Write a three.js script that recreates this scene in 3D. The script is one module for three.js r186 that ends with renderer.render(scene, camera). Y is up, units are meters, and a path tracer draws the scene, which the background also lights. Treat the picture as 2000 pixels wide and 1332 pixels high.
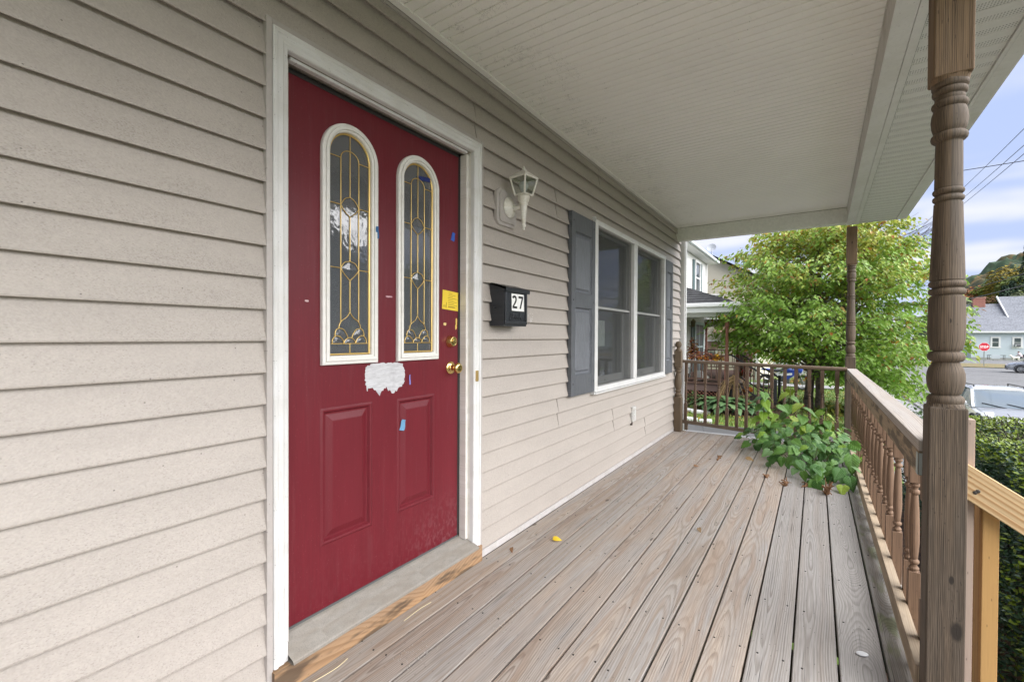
import * as THREE from 'three';
import { RoundedBoxGeometry } from 'three/addons/geometries/RoundedBoxGeometry.js';
import { mergeGeometries } from 'three/addons/utils/BufferGeometryUtils.js';
import { MarchingCubes } from 'three/addons/objects/MarchingCubes.js';

// ---------------------------------------------------------------- camera, sky, sun, exposure
// x: out from the house wall towards the street; y: up, 0 = porch boards; -z: along the porch. Metres.
const W = 1024, H = 681;
const scene = new THREE.Scene();
const camera = new THREE.PerspectiveCamera(73.87, W / H, 0.05, 3000);
camera.position.set(1.5285, 1.2172, 0);
camera.rotation.order = 'YXZ';
camera.rotation.set(THREE.MathUtils.degToRad(-0.631), THREE.MathUtils.degToRad(33.815), THREE.MathUtils.degToRad(0.273));
scene.add(camera);

const renderer = new THREE.WebGLRenderer({ antialias: true });
renderer.setSize(W, H);
renderer.toneMapping = THREE.LinearToneMapping;
renderer.toneMappingExposure = 7.3;
renderer.shadowMap.enabled = true;

const SUN_AZ = -4, SUN_EL = 31;                       // degrees: azimuth from +x towards -z, height above the horizon
const sunDir = new THREE.Vector3(Math.cos(SUN_EL * Math.PI / 180) * Math.cos(SUN_AZ * Math.PI / 180), Math.sin(SUN_EL * Math.PI / 180), -Math.cos(SUN_EL * Math.PI / 180) * Math.sin(SUN_AZ * Math.PI / 180));
const sun = new THREE.DirectionalLight(new THREE.Color(1.0, 0.985, 0.985), 1.5);
sun.position.copy(sunDir).multiplyScalar(60);
sun.castShadow = true; sun.shadow.radius = 165; sun.shadow.mapSize.set(4096, 4096);
Object.assign(sun.shadow.camera, { left: -45, right: 45, top: 45, bottom: -45, near: 1, far: 180 });
scene.add(sun, sun.target);

// ---------------------------------------------------------------- noise
function rng(seed) { let a = seed >>> 0; return () => { a = (a + 0x6d2b79f5) | 0; let t = Math.imul(a ^ (a >>> 15), 1 | a); t = (t + Math.imul(t ^ (t >>> 7), 61 | t)) ^ t; return ((t ^ (t >>> 14)) >>> 0) / 4294967296; }; }
const hash2 = (x, y, s) => { let h = Math.imul(x | 0, 374761393) + Math.imul(y | 0, 668265263) + Math.imul(s | 0, 2147483647 ^ 0x5bd1e995); h = Math.imul(h ^ (h >>> 13), 1274126177); return ((h ^ (h >>> 16)) >>> 0) / 4294967296; };
function vnoise(x, y, s = 0) { const ix = Math.floor(x), iy = Math.floor(y), fx = x - ix, fy = y - iy, u = fx * fx * (3 - 2 * fx), v = fy * fy * (3 - 2 * fy); const a = hash2(ix, iy, s), b = hash2(ix + 1, iy, s), c = hash2(ix, iy + 1, s), d = hash2(ix + 1, iy + 1, s); return a + (b - a) * u + (c - a) * v + (a - b - c + d) * u * v; }
function fbm(x, y, s = 0, n = 4) { let a = 0.5, t = 0, w = 0; for (let i = 0; i < n; i++) { t += a * vnoise(x, y, s + i * 17); w += a; a *= 0.5; x *= 2.03; y *= 2.03; } return t / w; }
const sstep = (a, b, x) => { const t = Math.min(1, Math.max(0, (x - a) / (b - a))); return t * t * (3 - 2 * t); };
const lerp = (a, b, t) => a + (b - a) * t;
const clamp01 = (x) => Math.min(1, Math.max(0, x));
const toS = (l) => { l = clamp01(l); return Math.round(255 * (l <= 0.0031308 ? 12.92 * l : 1.055 * Math.pow(l, 1 / 2.4) - 0.055)); };

// sky: pale lavender blue with long soft cloud streaks, a little brighter round the veiled sun
{
  const SW = 1024, SH = 512, d = new Float32Array(SW * SH * 4);
  for (let j = 0; j < SH; j++) {
    const el = ((j + 0.5) / SH - 0.5) * Math.PI, y = Math.sin(el), c = Math.cos(el);
    for (let i = 0; i < SW; i++) {
      const ph = ((i + 0.5) / SW - 0.5) * 2 * Math.PI, x = Math.cos(ph) * c, z = Math.sin(ph) * c, k = 1 / (Math.max(y, 0) + 0.16);
      const n = fbm(x * k * 1.1 + 7, z * k * 2.6 + 3, 5, 5), n2 = fbm(x * k * 3.4, z * k * 9, 31, 4);
      const cl = sstep(0.42, 0.66, n * 0.75 + n2 * 0.25 + 0.03);
      const up = clamp01(y);
      const glow = Math.pow(clamp01(x * sunDir.x + y * sunDir.y + z * sunDir.z), 6) * 0.07;
      const blue = [lerp(0.08, 0.061, up), lerp(0.096, 0.08, up), lerp(0.14, 0.132, up)], white = [0.134, 0.136, 0.147];
      const o = (j * SW + i) * 4;
      for (let q = 0; q < 3; q++) d[o + q] = (lerp(blue[q], white[q], cl * 0.9) + glow) * (y < 0 ? 0.85 : 1);
      d[o + 3] = 1;
    }
  }
  const t = new THREE.DataTexture(d, SW, SH, THREE.RGBAFormat, THREE.FloatType);
  t.mapping = THREE.EquirectangularReflectionMapping; t.magFilter = THREE.LinearFilter; t.minFilter = THREE.LinearFilter; t.needsUpdate = true;
  scene.background = t; scene.environment = t;
}

// ---------------------------------------------------------------- naming helpers
const taken = new Map();
function numbered(name) { const n = taken.get(name) ?? 0; taken.set(name, n + 1); return n ? name + '_' + String(n).padStart(3, '0') : name; }
function thing(name, label, category, pos = [0, 0, 0], turn = 0, group) {
  const o = new THREE.Group(); o.name = numbered(name); o.position.set(...pos); o.rotation.y = turn;
  o.userData = { label, category }; if (group) o.userData.group = group;
  scene.add(o); return o;
}
function part(name, geo, mat, parent, label) {
  const m = new THREE.Mesh(geo, mat); m.name = name; m.castShadow = m.receiveShadow = true; parent.add(m);
  if (label) m.userData.label = label;
  return m;
}
function solo(name, geo, mat, label, category, group) {            // a thing that is one mesh
  const m = part(numbered(name), geo, mat, scene); m.userData = { label, category }; if (group) m.userData.group = group; return m;
}
function struct(name, geo, mat) { const m = part(numbered(name), geo, mat, scene); m.userData.kind = 'structure'; return m; }
const stuff = (m) => { m.userData.kind = 'stuff'; return m; };

// ---------------------------------------------------------------- geometry helpers
const flat = (g) => (g.index ? g.toNonIndexed() : g);
const keep = (g) => { for (const k of Object.keys(g.attributes)) if (!['position', 'normal', 'uv'].includes(k)) g.deleteAttribute(k); return flat(g); };
const merge = (list) => mergeGeometries(list.map(keep), false);
function box(x0, x1, y0, y1, z0, z1, r = 0) {
  const w = Math.abs(x1 - x0), h = Math.abs(y1 - y0), d = Math.abs(z1 - z0);
  const g = r ? new RoundedBoxGeometry(w, h, d, 1, Math.min(r, w / 2.01, h / 2.01, d / 2.01)) : new THREE.BoxGeometry(w, h, d);
  g.translate((x0 + x1) / 2, (y0 + y1) / 2, (z0 + z1) / 2); return flat(g);
}
// uv in metres; the grain (v) runs along the given axis
function grainUV(g, axis, du = 0, dv = 0) {
  g = flat(g); g.computeBoundingBox();
  const p = g.attributes.position, n = g.attributes.normal, uv = new Float32Array(p.count * 2), A = [0, 1, 2], P = [p.array, n.array];
  for (let i = 0; i < p.count; i++) {
    const q = [0, 1, 2].map((k) => P[0][i * 3 + k]), m = [0, 1, 2].map((k) => Math.abs(P[1][i * 3 + k]));
    const dom = m[0] >= m[1] && m[0] >= m[2] ? 0 : m[1] >= m[2] ? 1 : 2, rest = A.filter((k) => k !== dom);
    let u, v; if (dom === axis) { u = q[rest[0]]; v = q[rest[1]] * 0.15; } else { v = q[axis]; u = q[rest[0] === axis ? rest[1] : rest[0]]; if (axis === 1 ? dom === 0 : dom !== 1) u += 0.37; }
    uv[i * 2] = u + du; uv[i * 2 + 1] = v + dv;
  }
  g.setAttribute('uv', new THREE.BufferAttribute(uv, 2)); return g;
}
const planeUV = (g, iu, iv, su = 1, sv = 1, ou = 0, ov = 0) => { g = flat(g); const p = g.attributes.position.array, n = p.length / 3, uv = new Float32Array(n * 2); for (let i = 0; i < n; i++) { uv[i * 2] = p[i * 3 + iu] * su + ou; uv[i * 2 + 1] = p[i * 3 + iv] * sv + ov; } g.setAttribute('uv', new THREE.BufferAttribute(uv, 2)); return g; };
// strip of a 2-D profile [[a,b],...] swept straight along an axis from t0 to t1; put(a, b, t) -> [x, y, z]
function sweep(profile, t0, t1, put, closed = false, uvf = (a, b, t, s) => [t, s]) {
  const pos = [], uv = []; let s = 0; const n = closed ? profile.length : profile.length - 1;
  for (let i = 0; i < n; i++) {
    const [a, b] = profile[i], [c, d] = profile[(i + 1) % profile.length], l = Math.hypot(c - a, d - b);
    const q = [[a, b, t0, s], [c, d, t0, s + l], [c, d, t1, s + l], [a, b, t0, s], [c, d, t1, s + l], [a, b, t1, s]];
    for (const e of q) { pos.push(...put(e[0], e[1], e[2])); uv.push(...uvf(...e)); }
    s += l;
  }
  const g = new THREE.BufferGeometry(); g.setAttribute('position', new THREE.Float32BufferAttribute(pos, 3)); g.setAttribute('uv', new THREE.Float32BufferAttribute(uv, 2)); g.computeVertexNormals(); return g;
}
function tube(points, r, radial = 6, seg) { const c = new THREE.CatmullRomCurve3(points.map((p) => new THREE.Vector3(...p)), false, 'centripetal'); return flat(new THREE.TubeGeometry(c, seg ?? Math.max(1, (points.length - 1) * 4), r, radial, false)); }
function rod(a, b, r0, r1 = r0, radial = 7) { const A = new THREE.Vector3(...a), B = new THREE.Vector3(...b), d = B.clone().sub(A), g = new THREE.CylinderGeometry(r1, r0, d.length(), radial, 1); g.applyQuaternion(new THREE.Quaternion().setFromUnitVectors(new THREE.Vector3(0, 1, 0), d.normalize())); g.translate((a[0] + b[0]) / 2, (a[1] + b[1]) / 2, (a[2] + b[2]) / 2); return flat(g); }
function lathe(pts, radial = 24) { return flat(new THREE.LatheGeometry(pts.map(([r, y]) => new THREE.Vector2(Math.max(r, 1e-4), y)), radial)); }
function beam(a, b, w, h) { const A = new THREE.Vector3(...a), B = new THREE.Vector3(...b), d = B.clone().sub(A), g = new THREE.BoxGeometry(w, h, d.length()); const m = new THREE.Matrix4().lookAt(B, A, new THREE.Vector3(0, 1, 0)); g.applyMatrix4(m); g.translate((a[0] + b[0]) / 2, (a[1] + b[1]) / 2, (a[2] + b[2]) / 2); return flat(g); }
const moved = (g, x, y, z) => g.clone().translate(x, y, z);

// ---------------------------------------------------------------- textures
function dataTex(w, h, fn, { srgb = true, rep = [1, 1], wrap = THREE.RepeatWrapping } = {}) {
  const d = new Uint8Array(w * h * 4);
  for (let y = 0, o = 0; y < h; y++) for (let x = 0; x < w; x++, o += 4) { const c = fn(x, y); if (srgb) { d[o] = toS(c[0]); d[o + 1] = toS(c[1]); d[o + 2] = toS(c[2]); } else { d[o] = d[o + 1] = d[o + 2] = Math.round(255 * clamp01(c)); } d[o + 3] = 255; }
  const t = new THREE.DataTexture(d, w, h, THREE.RGBAFormat, THREE.UnsignedByteType);
  t.magFilter = THREE.LinearFilter; t.minFilter = THREE.LinearMipmapLinearFilter; t.generateMipmaps = true; t.wrapS = t.wrapT = wrap; t.repeat.set(...rep); if (srgb) t.colorSpace = THREE.SRGBColorSpace; t.needsUpdate = true; return t;
}
// sawn wood: rings of a log cut by the board face; u across, v along, in metres
function woodMat(seed, o = {}) {
  const { w = 256, h = 2048, wm = 0.28, lm = 2.8, ring = 0.0065, depth = 0.03, early = [0.36, 0.29, 0.23], late = [0.24, 0.185, 0.14], grey = [0.31, 0.295, 0.27], greyAmt = 0.5, contrast = 1, fibre = 0.22, checks = 1, knots = 2, stains = 0, algae = 0, rough = 0.82, bump = 0.0012, wob = 0.05, heart = 0, knotsAt = [], straight = 0 } = o;
  const R = rng(seed), kn = Array.from({ length: knots }, () => [(R() - 0.5) * wm * 0.7, R() * lm, 0.006 + R() * 0.009]).concat(knotsAt);
  const B = new Float32Array(w * h), C = new Uint8Array(w * h * 4);
  for (let y = 0; y < h; y++) {
    const v = y / h * lm, u0 = straight ? straight + (fbm(v * 0.5, 3.1, seed, 2) - 0.5) * 0.02 : (fbm(v * 0.55, 3.1, seed, 3) - 0.5) * wob * 3, dp = straight ? 0.03 : depth * (2.8 * fbm(v * 0.95 + 9, 1.7, seed + 5, 3) - 0.9), sway = (fbm(v * 2.2, 8, seed + 9, 3) - 0.5) * 0.006;
    for (let x = 0; x < w; x++) {
      let u = (x / w - 0.5) * wm; const uu = u; let kd = 9, kw = 0;
      for (const k of kn) { const dx = (u - k[0]) / k[2], dy = (v - k[1]) / (k[2] * 2.2), q = Math.hypot(dx, dy); if (q < 5) { u += (dx > 0 ? -1 : 1) * k[2] * 0.55 * Math.exp(-q * 0.8); } if (q < kd) { kd = q; kw = k[2]; } }
      const r = Math.hypot(u - u0, dp) + sway + (vnoise(uu * 120, v * 7, seed + 2) - 0.5) * 0.0018 + (vnoise(uu * 28, v * 1.7, seed + 3) - 0.5) * 0.006;
      const ph = r / ring, t = ph - Math.floor(ph), str = 0.35 + 0.65 * hash2(Math.floor(ph), 7, seed);
      const lt = Math.min(1, sstep(0.3, 0.82, t) * (1 - sstep(0.88, 1, t)) * str * contrast);
      const f1 = vnoise(uu * 900, v * 22, seed + 11), f2 = vnoise(uu * 380, v * 5, seed + 12), ck = sstep(0.86, 0.95, vnoise(uu * 620, v * 2.6, seed + 13)) * checks * sstep(0.45, 0.7, vnoise(uu * 40, v * 3, seed + 14));
      const g = clamp01(greyAmt + (fbm(uu * 18, v * 2.3, seed + 20, 3) - 0.5) * 1.5);
      const st = stains ? Math.min(0.95, sstep(0.6 - 0.16 * Math.min(1, stains), 0.76 - 0.14 * stains, fbm(uu * 26 + 3, v * 6, seed + 30, 4)) * stains) : 0;
      const al = algae ? sstep(0.5, 0.72, fbm(uu * 22, v * 6, seed + 40, 4)) * algae : 0;
      const spot = hash2(x >> 1, y >> 2, seed + 50) > 0.9975 ? 0.55 : 1;
      const o4 = (y * w + x) * 4, mul = (1 - fibre * 0.5 + fibre * (f1 * 0.6 + f2 * 0.4)) * (1 - 0.5 * ck) * spot;
      const kk = 1 - sstep(0.6, 1.15, kd), hb = heart ? heart * sstep(0.5, 0.78, vnoise(r * 75, 3.3, seed + 60) * 0.7 + 0.3 * vnoise(uu * 60, v * 3, seed + 61)) : 0;
      for (let c = 0; c < 3; c++) {
        let q = lerp(lerp(early[c], grey[c], g), late[c] * (1 - 0.15 * g) + grey[c] * 0.15 * g, lt);
        q = lerp(q, late[c] * [1.25, 1.1, 0.95][c], hb); q *= mul; q = lerp(q, [0.045, 0.032, 0.022][c], st); q = lerp(q, q * [0.62, 0.74, 0.42][c], al); q = lerp(q, late[c] * 0.45 * (0.75 + 0.5 * ((kd * 3.5) % 1)), kk * 0.85);
        C[o4 + c] = toS(q);
      }
      C[o4 + 3] = 255;
      B[y * w + x] = 0.5 + 0.28 * lt - 0.45 * ck + 0.18 * (f1 - 0.5) + 0.1 * (f2 - 0.5) - 0.15 * kk;
    }
  }
  const map = new THREE.DataTexture(C, w, h, THREE.RGBAFormat, THREE.UnsignedByteType), bw = w, bh = h;
  const bt = dataTex(bw, bh, (x, y) => B[y * w + x], { srgb: false });
  for (const t of [map, bt]) { t.wrapS = t.wrapT = THREE.MirroredRepeatWrapping; t.repeat.set(1 / wm, 1 / lm); t.offset.set(0.5, 0); t.magFilter = THREE.LinearFilter; t.minFilter = THREE.LinearMipmapLinearFilter; t.generateMipmaps = true; t.needsUpdate = true; }
  map.colorSpace = THREE.SRGBColorSpace;
  return new THREE.MeshStandardMaterial({ map, bumpMap: bt, bumpScale: bump, roughness: rough });
}
const plain = (r, g, b, rough = 0.7, extra = {}) => new THREE.MeshStandardMaterial({ color: new THREE.Color().setRGB(r, g, b), roughness: rough, ...extra });
const grainBump = dataTex(512, 512, (x, y) => fbm(x / 512 * 90, y / 512 * 90, 20, 2), { srgb: false }), streakBump = dataTex(512, 512, (x, y) => fbm(x / 512 * 90, y / 512 * 14, 21, 2), { srgb: false });
// painted / moulded surface: fine mottling and specks of dirt, uv in metres
function paintMat(seed, rgb, { size = 0.6, px = 512, speck = 0.004, speckCol = 0.45, mottle = 0.1, tint = [1, 0.97, 0.9], patch = 0.2, rough = 0.55, bump = 0.0003, streak = [1, 1] } = {}) {
  const f = (x, y) => {
    const a = x / px, b = y / px, m = fbm(a * 40 * streak[0], b * 40 * streak[1], seed, 3) - 0.5, p = sstep(0.5, 0.75, fbm(a * 6, b * 6, seed + 3, 4)) * patch, s = hash2(x, y, seed + 9) < speck ? speckCol : hash2(x >> 1, y >> 1, seed + 8) < speck * 0.5 ? speckCol * 1.1 : 1;
    return rgb.map((c, i) => c * (1 + m * mottle * 2) * lerp(1, tint[i] * 0.86, p) * s);
  };
  const map = dataTex(px, px, f, { rep: [1 / size, 1 / size] });
  const bt = (streak[1] < 0.5 ? streakBump : grainBump).clone(); bt.repeat.set(1 / size, 1 / size); bt.needsUpdate = true;
  return new THREE.MeshStandardMaterial({ map, bumpMap: bt, bumpScale: bump, roughness: rough });
}
// ---------------------------------------------------------------- materials of the setting
const groundY = (x, z) => {
  const drop = -1.2 - 0.8 * sstep(2.6, 5.4, x);
  const lot = sstep(-26, -44, z);                              // the lot falls to the level of the cross street
  let y = lerp(drop, -2.0, lot * 0.9 + 0.1 * sstep(2.6, 5.4, x));
  y += (fbm(x * 0.35, z * 0.35, 77, 3) - 0.5) * 0.07 * (1 - sstep(3.5, 5.3, x));
  const far = Math.hypot(x, z);
  return y - 0.02 * sstep(300, 900, far);
};
function patch(x0, x1, z0, z1, nx, nz, off, uvs = 1, noisy = true) {
  const g = new THREE.PlaneGeometry(1, 1, nx, nz), p = g.attributes.position, uv = g.attributes.uv;
  for (let i = 0; i < p.count; i++) { const x = lerp(x0, x1, p.getX(i) + 0.5), z = lerp(z1, z0, p.getY(i) + 0.5); p.setXYZ(i, x, groundY(x, z) + off, z); uv.setXY(i, x * uvs, z * uvs); }
  g.computeVertexNormals(); return flat(g);
}
const grassTex = dataTex(1024, 1024, (x, y) => {
  const a = x / 1024, b = y / 1024, n = fbm(a * 14, b * 14, 3, 5), f = hash2(x, y, 4), f2 = vnoise(a * 260, b * 260, 6), d = sstep(0.52, 0.7, fbm(a * 7 + 5, b * 7, 9, 4)), lf = hash2(x >> 1, y >> 1, 8) > 0.992 ? 1 : 0;
  const g = [lerp(0.09, 0.15, n), lerp(0.15, 0.23, n), lerp(0.025, 0.045, n)], s = 0.6 + 0.5 * f2 + 0.3 * f;
  return [0, 1, 2].map((c) => lerp(lerp(g[c], [0.19, 0.165, 0.075][c], d * 0.6) * s, [0.32, 0.17, 0.04][c], lf * 0.8));
}, { rep: [1 / 5, 1 / 5] });
const grassMat = new THREE.MeshStandardMaterial({ map: grassTex, roughness: 0.95 });
const asphaltTex = (seed, base, crack) => dataTex(1024, 1024, (x, y) => { const a = x / 1024, b = y / 1024, m = fbm(a * 9, b * 9, seed, 5), s = hash2(x, y, seed + 1), c = Math.abs(fbm(a * 5 + 2, b * 5, seed + 4, 4) - 0.5) < 0.006 ? crack : 1; const k = base * (0.72 + 0.35 * m + 0.4 * (s - 0.5)) * c; return [k, k * 0.99, k * 0.97]; }, { rep: [1 / 6, 1 / 6] });
const roadMat = new THREE.MeshStandardMaterial({ map: asphaltTex(21, 0.17, 0.5), roughness: 0.85 });
const driveMat = new THREE.MeshStandardMaterial({ map: asphaltTex(41, 0.1, 0.45), roughness: 0.85 });
const concreteMat = new THREE.MeshStandardMaterial({ map: asphaltTex(61, 0.34, 0.6), roughness: 0.9 });
const litterMat = new THREE.MeshStandardMaterial({ roughness: 0.95, map: dataTex(512, 512, (x, y) => { const a = x / 512, b = y / 512, n = fbm(a * 30, b * 30, 5, 4), q = hash2(x >> 1, y >> 1, 15), g = sstep(0.45, 0.65, fbm(a * 9, b * 9, 25, 3)); return q > 0.75 ? [0.34 * n + 0.08, 0.2 * n + 0.04, 0.05] : [lerp(0.2, 0.1, g) * (0.6 + n * 0.7), lerp(0.155, 0.13, g) * (0.6 + n * 0.7), lerp(0.07, 0.035, g)]; }, { rep: [1 / 3, 1 / 3] }) });
const mulchMat = new THREE.MeshStandardMaterial({ roughness: 0.95, map: dataTex(512, 512, (x, y) => { const a = x / 512, b = y / 512, n = fbm(a * 50, b * 22, 5, 3), q = hash2(x >> 1, y >> 2, 15); return [0.11 * n + 0.07 * q * n, 0.06 * n + 0.035 * q * n, 0.03 * n + 0.012 * q]; }, { rep: [1 / 1.5, 1 / 1.5] }) });

// ---------------------------------------------------------------- ground, streets, drive
{
  const g = new THREE.PlaneGeometry(2, 2, 220, 220), p = g.attributes.position, uv = g.attributes.uv;
  const warp = (t) => Math.sign(t) * (Math.abs(t) * 42 + Math.pow(Math.abs(t), 5) * 1400);
  for (let i = 0; i < p.count; i++) { const x = warp(p.getX(i)) + 2, z = warp(p.getY(i)) - 18; p.setXYZ(i, x, groundY(x, z), z); uv.setXY(i, x, z); }
  const idx = g.index.array; for (let i = 0; i < idx.length; i += 3) { const t = idx[i]; idx[i] = idx[i + 1]; idx[i + 1] = t; }   // face up
  g.computeVertexNormals(); struct('ground', flat(g), grassMat);
  struct('road', merge([patch(5.6, 14.2, 40, -44, 16, 60, 0.03)]), roadMat);
  struct('road', patch(-60, 120, -44, -69, 60, 14, 0.035), roadMat);
  struct('road', patch(-60, 140, -79, -92, 60, 10, 0.035), roadMat);
  struct('verge', patch(-60, 140, -69, -79, 60, 8, 0.09), litterMat);
  struct('driveway', patch(-9, 5.6, -6.9, -12.15, 24, 12, 0.02), new THREE.MeshStandardMaterial({ map: asphaltTex(43, 0.2, 0.6), roughness: 0.88 }));
  struct('driveway_edge', patch(-9, 5.6, -12.15, -13.3, 24, 4, 0.02), driveMat);
  struct('pavement', patch(4.2, 5.45, 40, -44, 3, 60, 0.05), concreteMat);
  struct('footpath', patch(-2, 4.2, -25.6, -27.0, 14, 4, 0.05), concreteMat);
  struct('flower_bed', patch(-5, 1.2, -15.15, -17.6, 18, 10, 0.03), mulchMat);
  struct('flower_bed', patch(1.95, 4.1, 1.5, -9.6, 8, 24, 0.03), mulchMat);
  const kerb = []; for (let z = 38; z > -43; z -= 3) kerb.push(box(5.45, 5.6, -2.1, groundY(5.5, z) + 0.13, z, z - 2.985, 0.02));
  struct('kerb', planeUV(merge(kerb), 0, 2), concreteMat);
  struct('kerb', planeUV(box(-60, 140, -2.1, -1.84, -92.2, -92.0), 0, 2), concreteMat);
}

// ---------------------------------------------------------------- own house: wall with lap siding
const EXP = 0.1045, SY = 1.1963, ZN = 1.7, ZF = -6.31;
// vinyl siding: warm grey with embossed grain; specks of dirt sit thickest towards the butt of each course, most near the eaves on the left
const SIDE_H = 26 * EXP, SIDE_L = 3.4;
const sidingMap = dataTex(2048, 2048, (x, y) => {
  const z = x / 2048 * SIDE_L, v = y / 2048 * 26, in1 = v - Math.floor(v), hi = sstep(9, 20, v);
  const cloud = vnoise(z * 1.7, v * 0.45, 3) * 0.6 + vnoise(z * 7, v * 1.9, 4) * 0.4, low = 1 - in1, d = sstep(0.35, 0.8, cloud) * (0.15 + 0.85 * low * low) * (0.25 + 0.75 * hi);
  const sp = hash2(x >> 1, y, 11) < 0.5 * d ? 0.68 + 0.22 * hash2(x >> 1, y, 12) : 1, sp3 = hash2(x >> 1, y >> 1, 19) < 0.00018 ? 0.3 : 1;
  const m = 1 + (vnoise(z * 90, v * 12, 17) - 0.5) * 0.05 + (vnoise(z * 310, v * 34, 27) - 0.5) * 0.13 + (vnoise(z * 5, v * 2.4, 23) - 0.5) * 0.07;
  return [0.402 * m * sp3 * sp, 0.36 * m * sp3 * sp, 0.326 * m * sp3 * sp * 0.98];
}, { rep: [1 / SIDE_L, 1 / SIDE_H] });
const sidingBump = dataTex(1024, 1024, (x, y) => { const a = x / 1024, b = y / 1024; return 0.5 + 0.6 * (vnoise(a * 230 + b * 60, b * 420, 3) - 0.5) + 0.35 * (vnoise(a * 480, b * 700, 5) - 0.5); }, { srgb: false, rep: [1 / 1.05, 1 / 1.05] });
const sidingMat = new THREE.MeshStandardMaterial({ map: sidingMap, bumpMap: sidingBump, bumpScale: 0.0009, roughness: 0.5 });
const trimTan = paintMat(5, [0.42, 0.385, 0.36], { speck: 0.002, mottle: 0.06, rough: 0.5 });
const whiteTrim = paintMat(7, [0.655, 0.65, 0.635], { speck: 0.0025, speckCol: 0.4, mottle: 0.07, patch: 0.25, tint: [0.97, 0.94, 0.86], rough: 0.42, size: 0.5, streak: [1, 0.15] });
const darkCore = plain(0.16, 0.14, 0.12, 0.9);
const roomMat = plain(0.2, 0.19, 0.18, 0.9);

const wall = thing('house_wall', 'beige lap-sided house wall running the length of the porch', 'wall');
{
  const prof = [[0.0015, EXP + 0.012], [0.003, EXP * 0.93], [0.0074, EXP * 0.74], [0.0145, EXP * 0.42], [0.0228, 0.011], [0.024, 0.0055], [0.0233, 0.0012], [0.0212, 0.0], [0.019, 0.0018], [0.0178, 0.008], [0.001, 0.0095]];
  const gap = 0.004;
  const joints = { 10: -1.905, 11: -1.9, 8: -2.81, 9: -2.8, 12: -3.56, 13: -3.53, '-6': -2.85, '-5': -2.845, '-8': -3.92, '-7': -3.9, '-10': -4.845, '-9': -4.83, 3: 0.7, 5: 0.72 };
  const course = (k, z0, z1, dx) => {
    const y0 = SY + k * EXP;
    const g = sweep(prof, z0, z1, (a, b, t) => [a + dx, y0 + b, t], false, (a, b, t) => [-t, (y0 + b) - (SY - 12 * EXP)]);
    // butt end cap so that a joint shows an edge
    const cap = (z, s) => { const c = new THREE.BufferGeometry(), q = []; for (let i = 1; i < prof.length - 1; i++) { const t = s > 0 ? [0, i, i + 1] : [0, i + 1, i]; for (const j of t) q.push(prof[j][0] + dx, y0 + prof[j][1], z); } c.setAttribute('position', new THREE.Float32BufferAttribute(q, 3)); c.setAttribute('uv', new THREE.Float32BufferAttribute(new Float32Array(q.length / 3 * 2), 2)); c.computeVertexNormals(); return c; };
    part('siding_board', merge([g, cap(z1, 1), cap(z0, -1)]), sidingMat, wall);
  };
  for (let k = -11; k <= 13; k++) {
    const y0 = SY + k * EXP; let runs = [[ZN, ZF]];
    if (y0 < 2.23) runs = [[ZN, -0.795], [-1.95, ZF]];
    if (k >= -4 && k <= 8) runs = [[ZN, -0.795], [-1.95, -3.445], [-5.49, ZF]];
    const j = joints[k];
    for (const [a, b] of runs) {
      if (j !== undefined && j < a && j > b) { course(k, a, j - 0.012, 0); course(k, j, b, 0.0014); } else course(k, a, b, 0);
    }
  }
  // sheathing behind the siding, with the openings of the door and the window
  part('wall_core', merge([
    box(-0.16, 0, -0.02, 2.72, -0.80, ZN), box(-0.16, 0, 2.21, 2.72, -1.95, -0.80), box(-0.16, 0, -0.02, 2.72, -3.44, -1.95),
    box(-0.16, 0, -0.02, 0.775, -5.49, -3.44), box(-0.16, 0, 2.15, 2.72, -5.49, -3.44), box(-0.16, 0, -1.3, 2.72, -6.3, -5.49), box(-0.16, 0, -1.3, -0.02, -5.49, ZN), box(-0.16, 0, 2.72, 5.2, -6.3, ZN)]), darkCore, wall);
  part('base_trim', planeUV(merge([box(0, 0.022, 0.002, 0.041, -1.957, ZF, 0.003), box(0, 0.026, 0.041, 0.046, -1.957, ZF), box(0, 0.022, 0.002, 0.041, -0.79, ZN)]), 2, 1), paintMat(6, [0.5, 0.475, 0.46], { speck: 0.004, mottle: 0.1, patch: 0.4, size: 0.7 }), wall, 'pale starter strip along the foot of the siding');
  part('top_trim', planeUV(merge([box(0.002, 0.008, 2.585, 2.63, ZN, -6.2), box(0.008, 0.02, 2.607, 2.622, ZN, -6.2)]), 2, 1), trimTan, wall);
  part('corner_board', planeUV(merge([box(-0.05, 0.066, -1.25, 5.2, -6.34, -6.42, 0.006), box(0.066, 0.078, -1.25, 2.7, -6.36, -6.405, 0.004)]), 2, 1), whiteTrim, wall, 'white corner board at the far end of the siding');
  const scuff = [], SR = rng(61); for (let i = 0; i < 26; i++) { const z = -2.36 - SR() * 0.13, y = 1.29 + SR() * 0.075, fr = (y - SY) / EXP, x = 0.0045 + 0.0195 * (1 - (fr - Math.floor(fr))); scuff.push(box(x, x + 0.0016, y, y + 0.003 + SR() * 0.004, z, z - 0.004 - SR() * 0.012)); }
  stuff(part('scuff_mark', merge(scuff), plain(0.6, 0.58, 0.55, 0.9), wall, 'pale scuff on the siding right of the mailbox'));
  part('foundation', planeUV(box(-0.12, -0.01, -2.0, -1.3, -6.3, ZN), 2, 1), concreteMat, wall);
}
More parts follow.
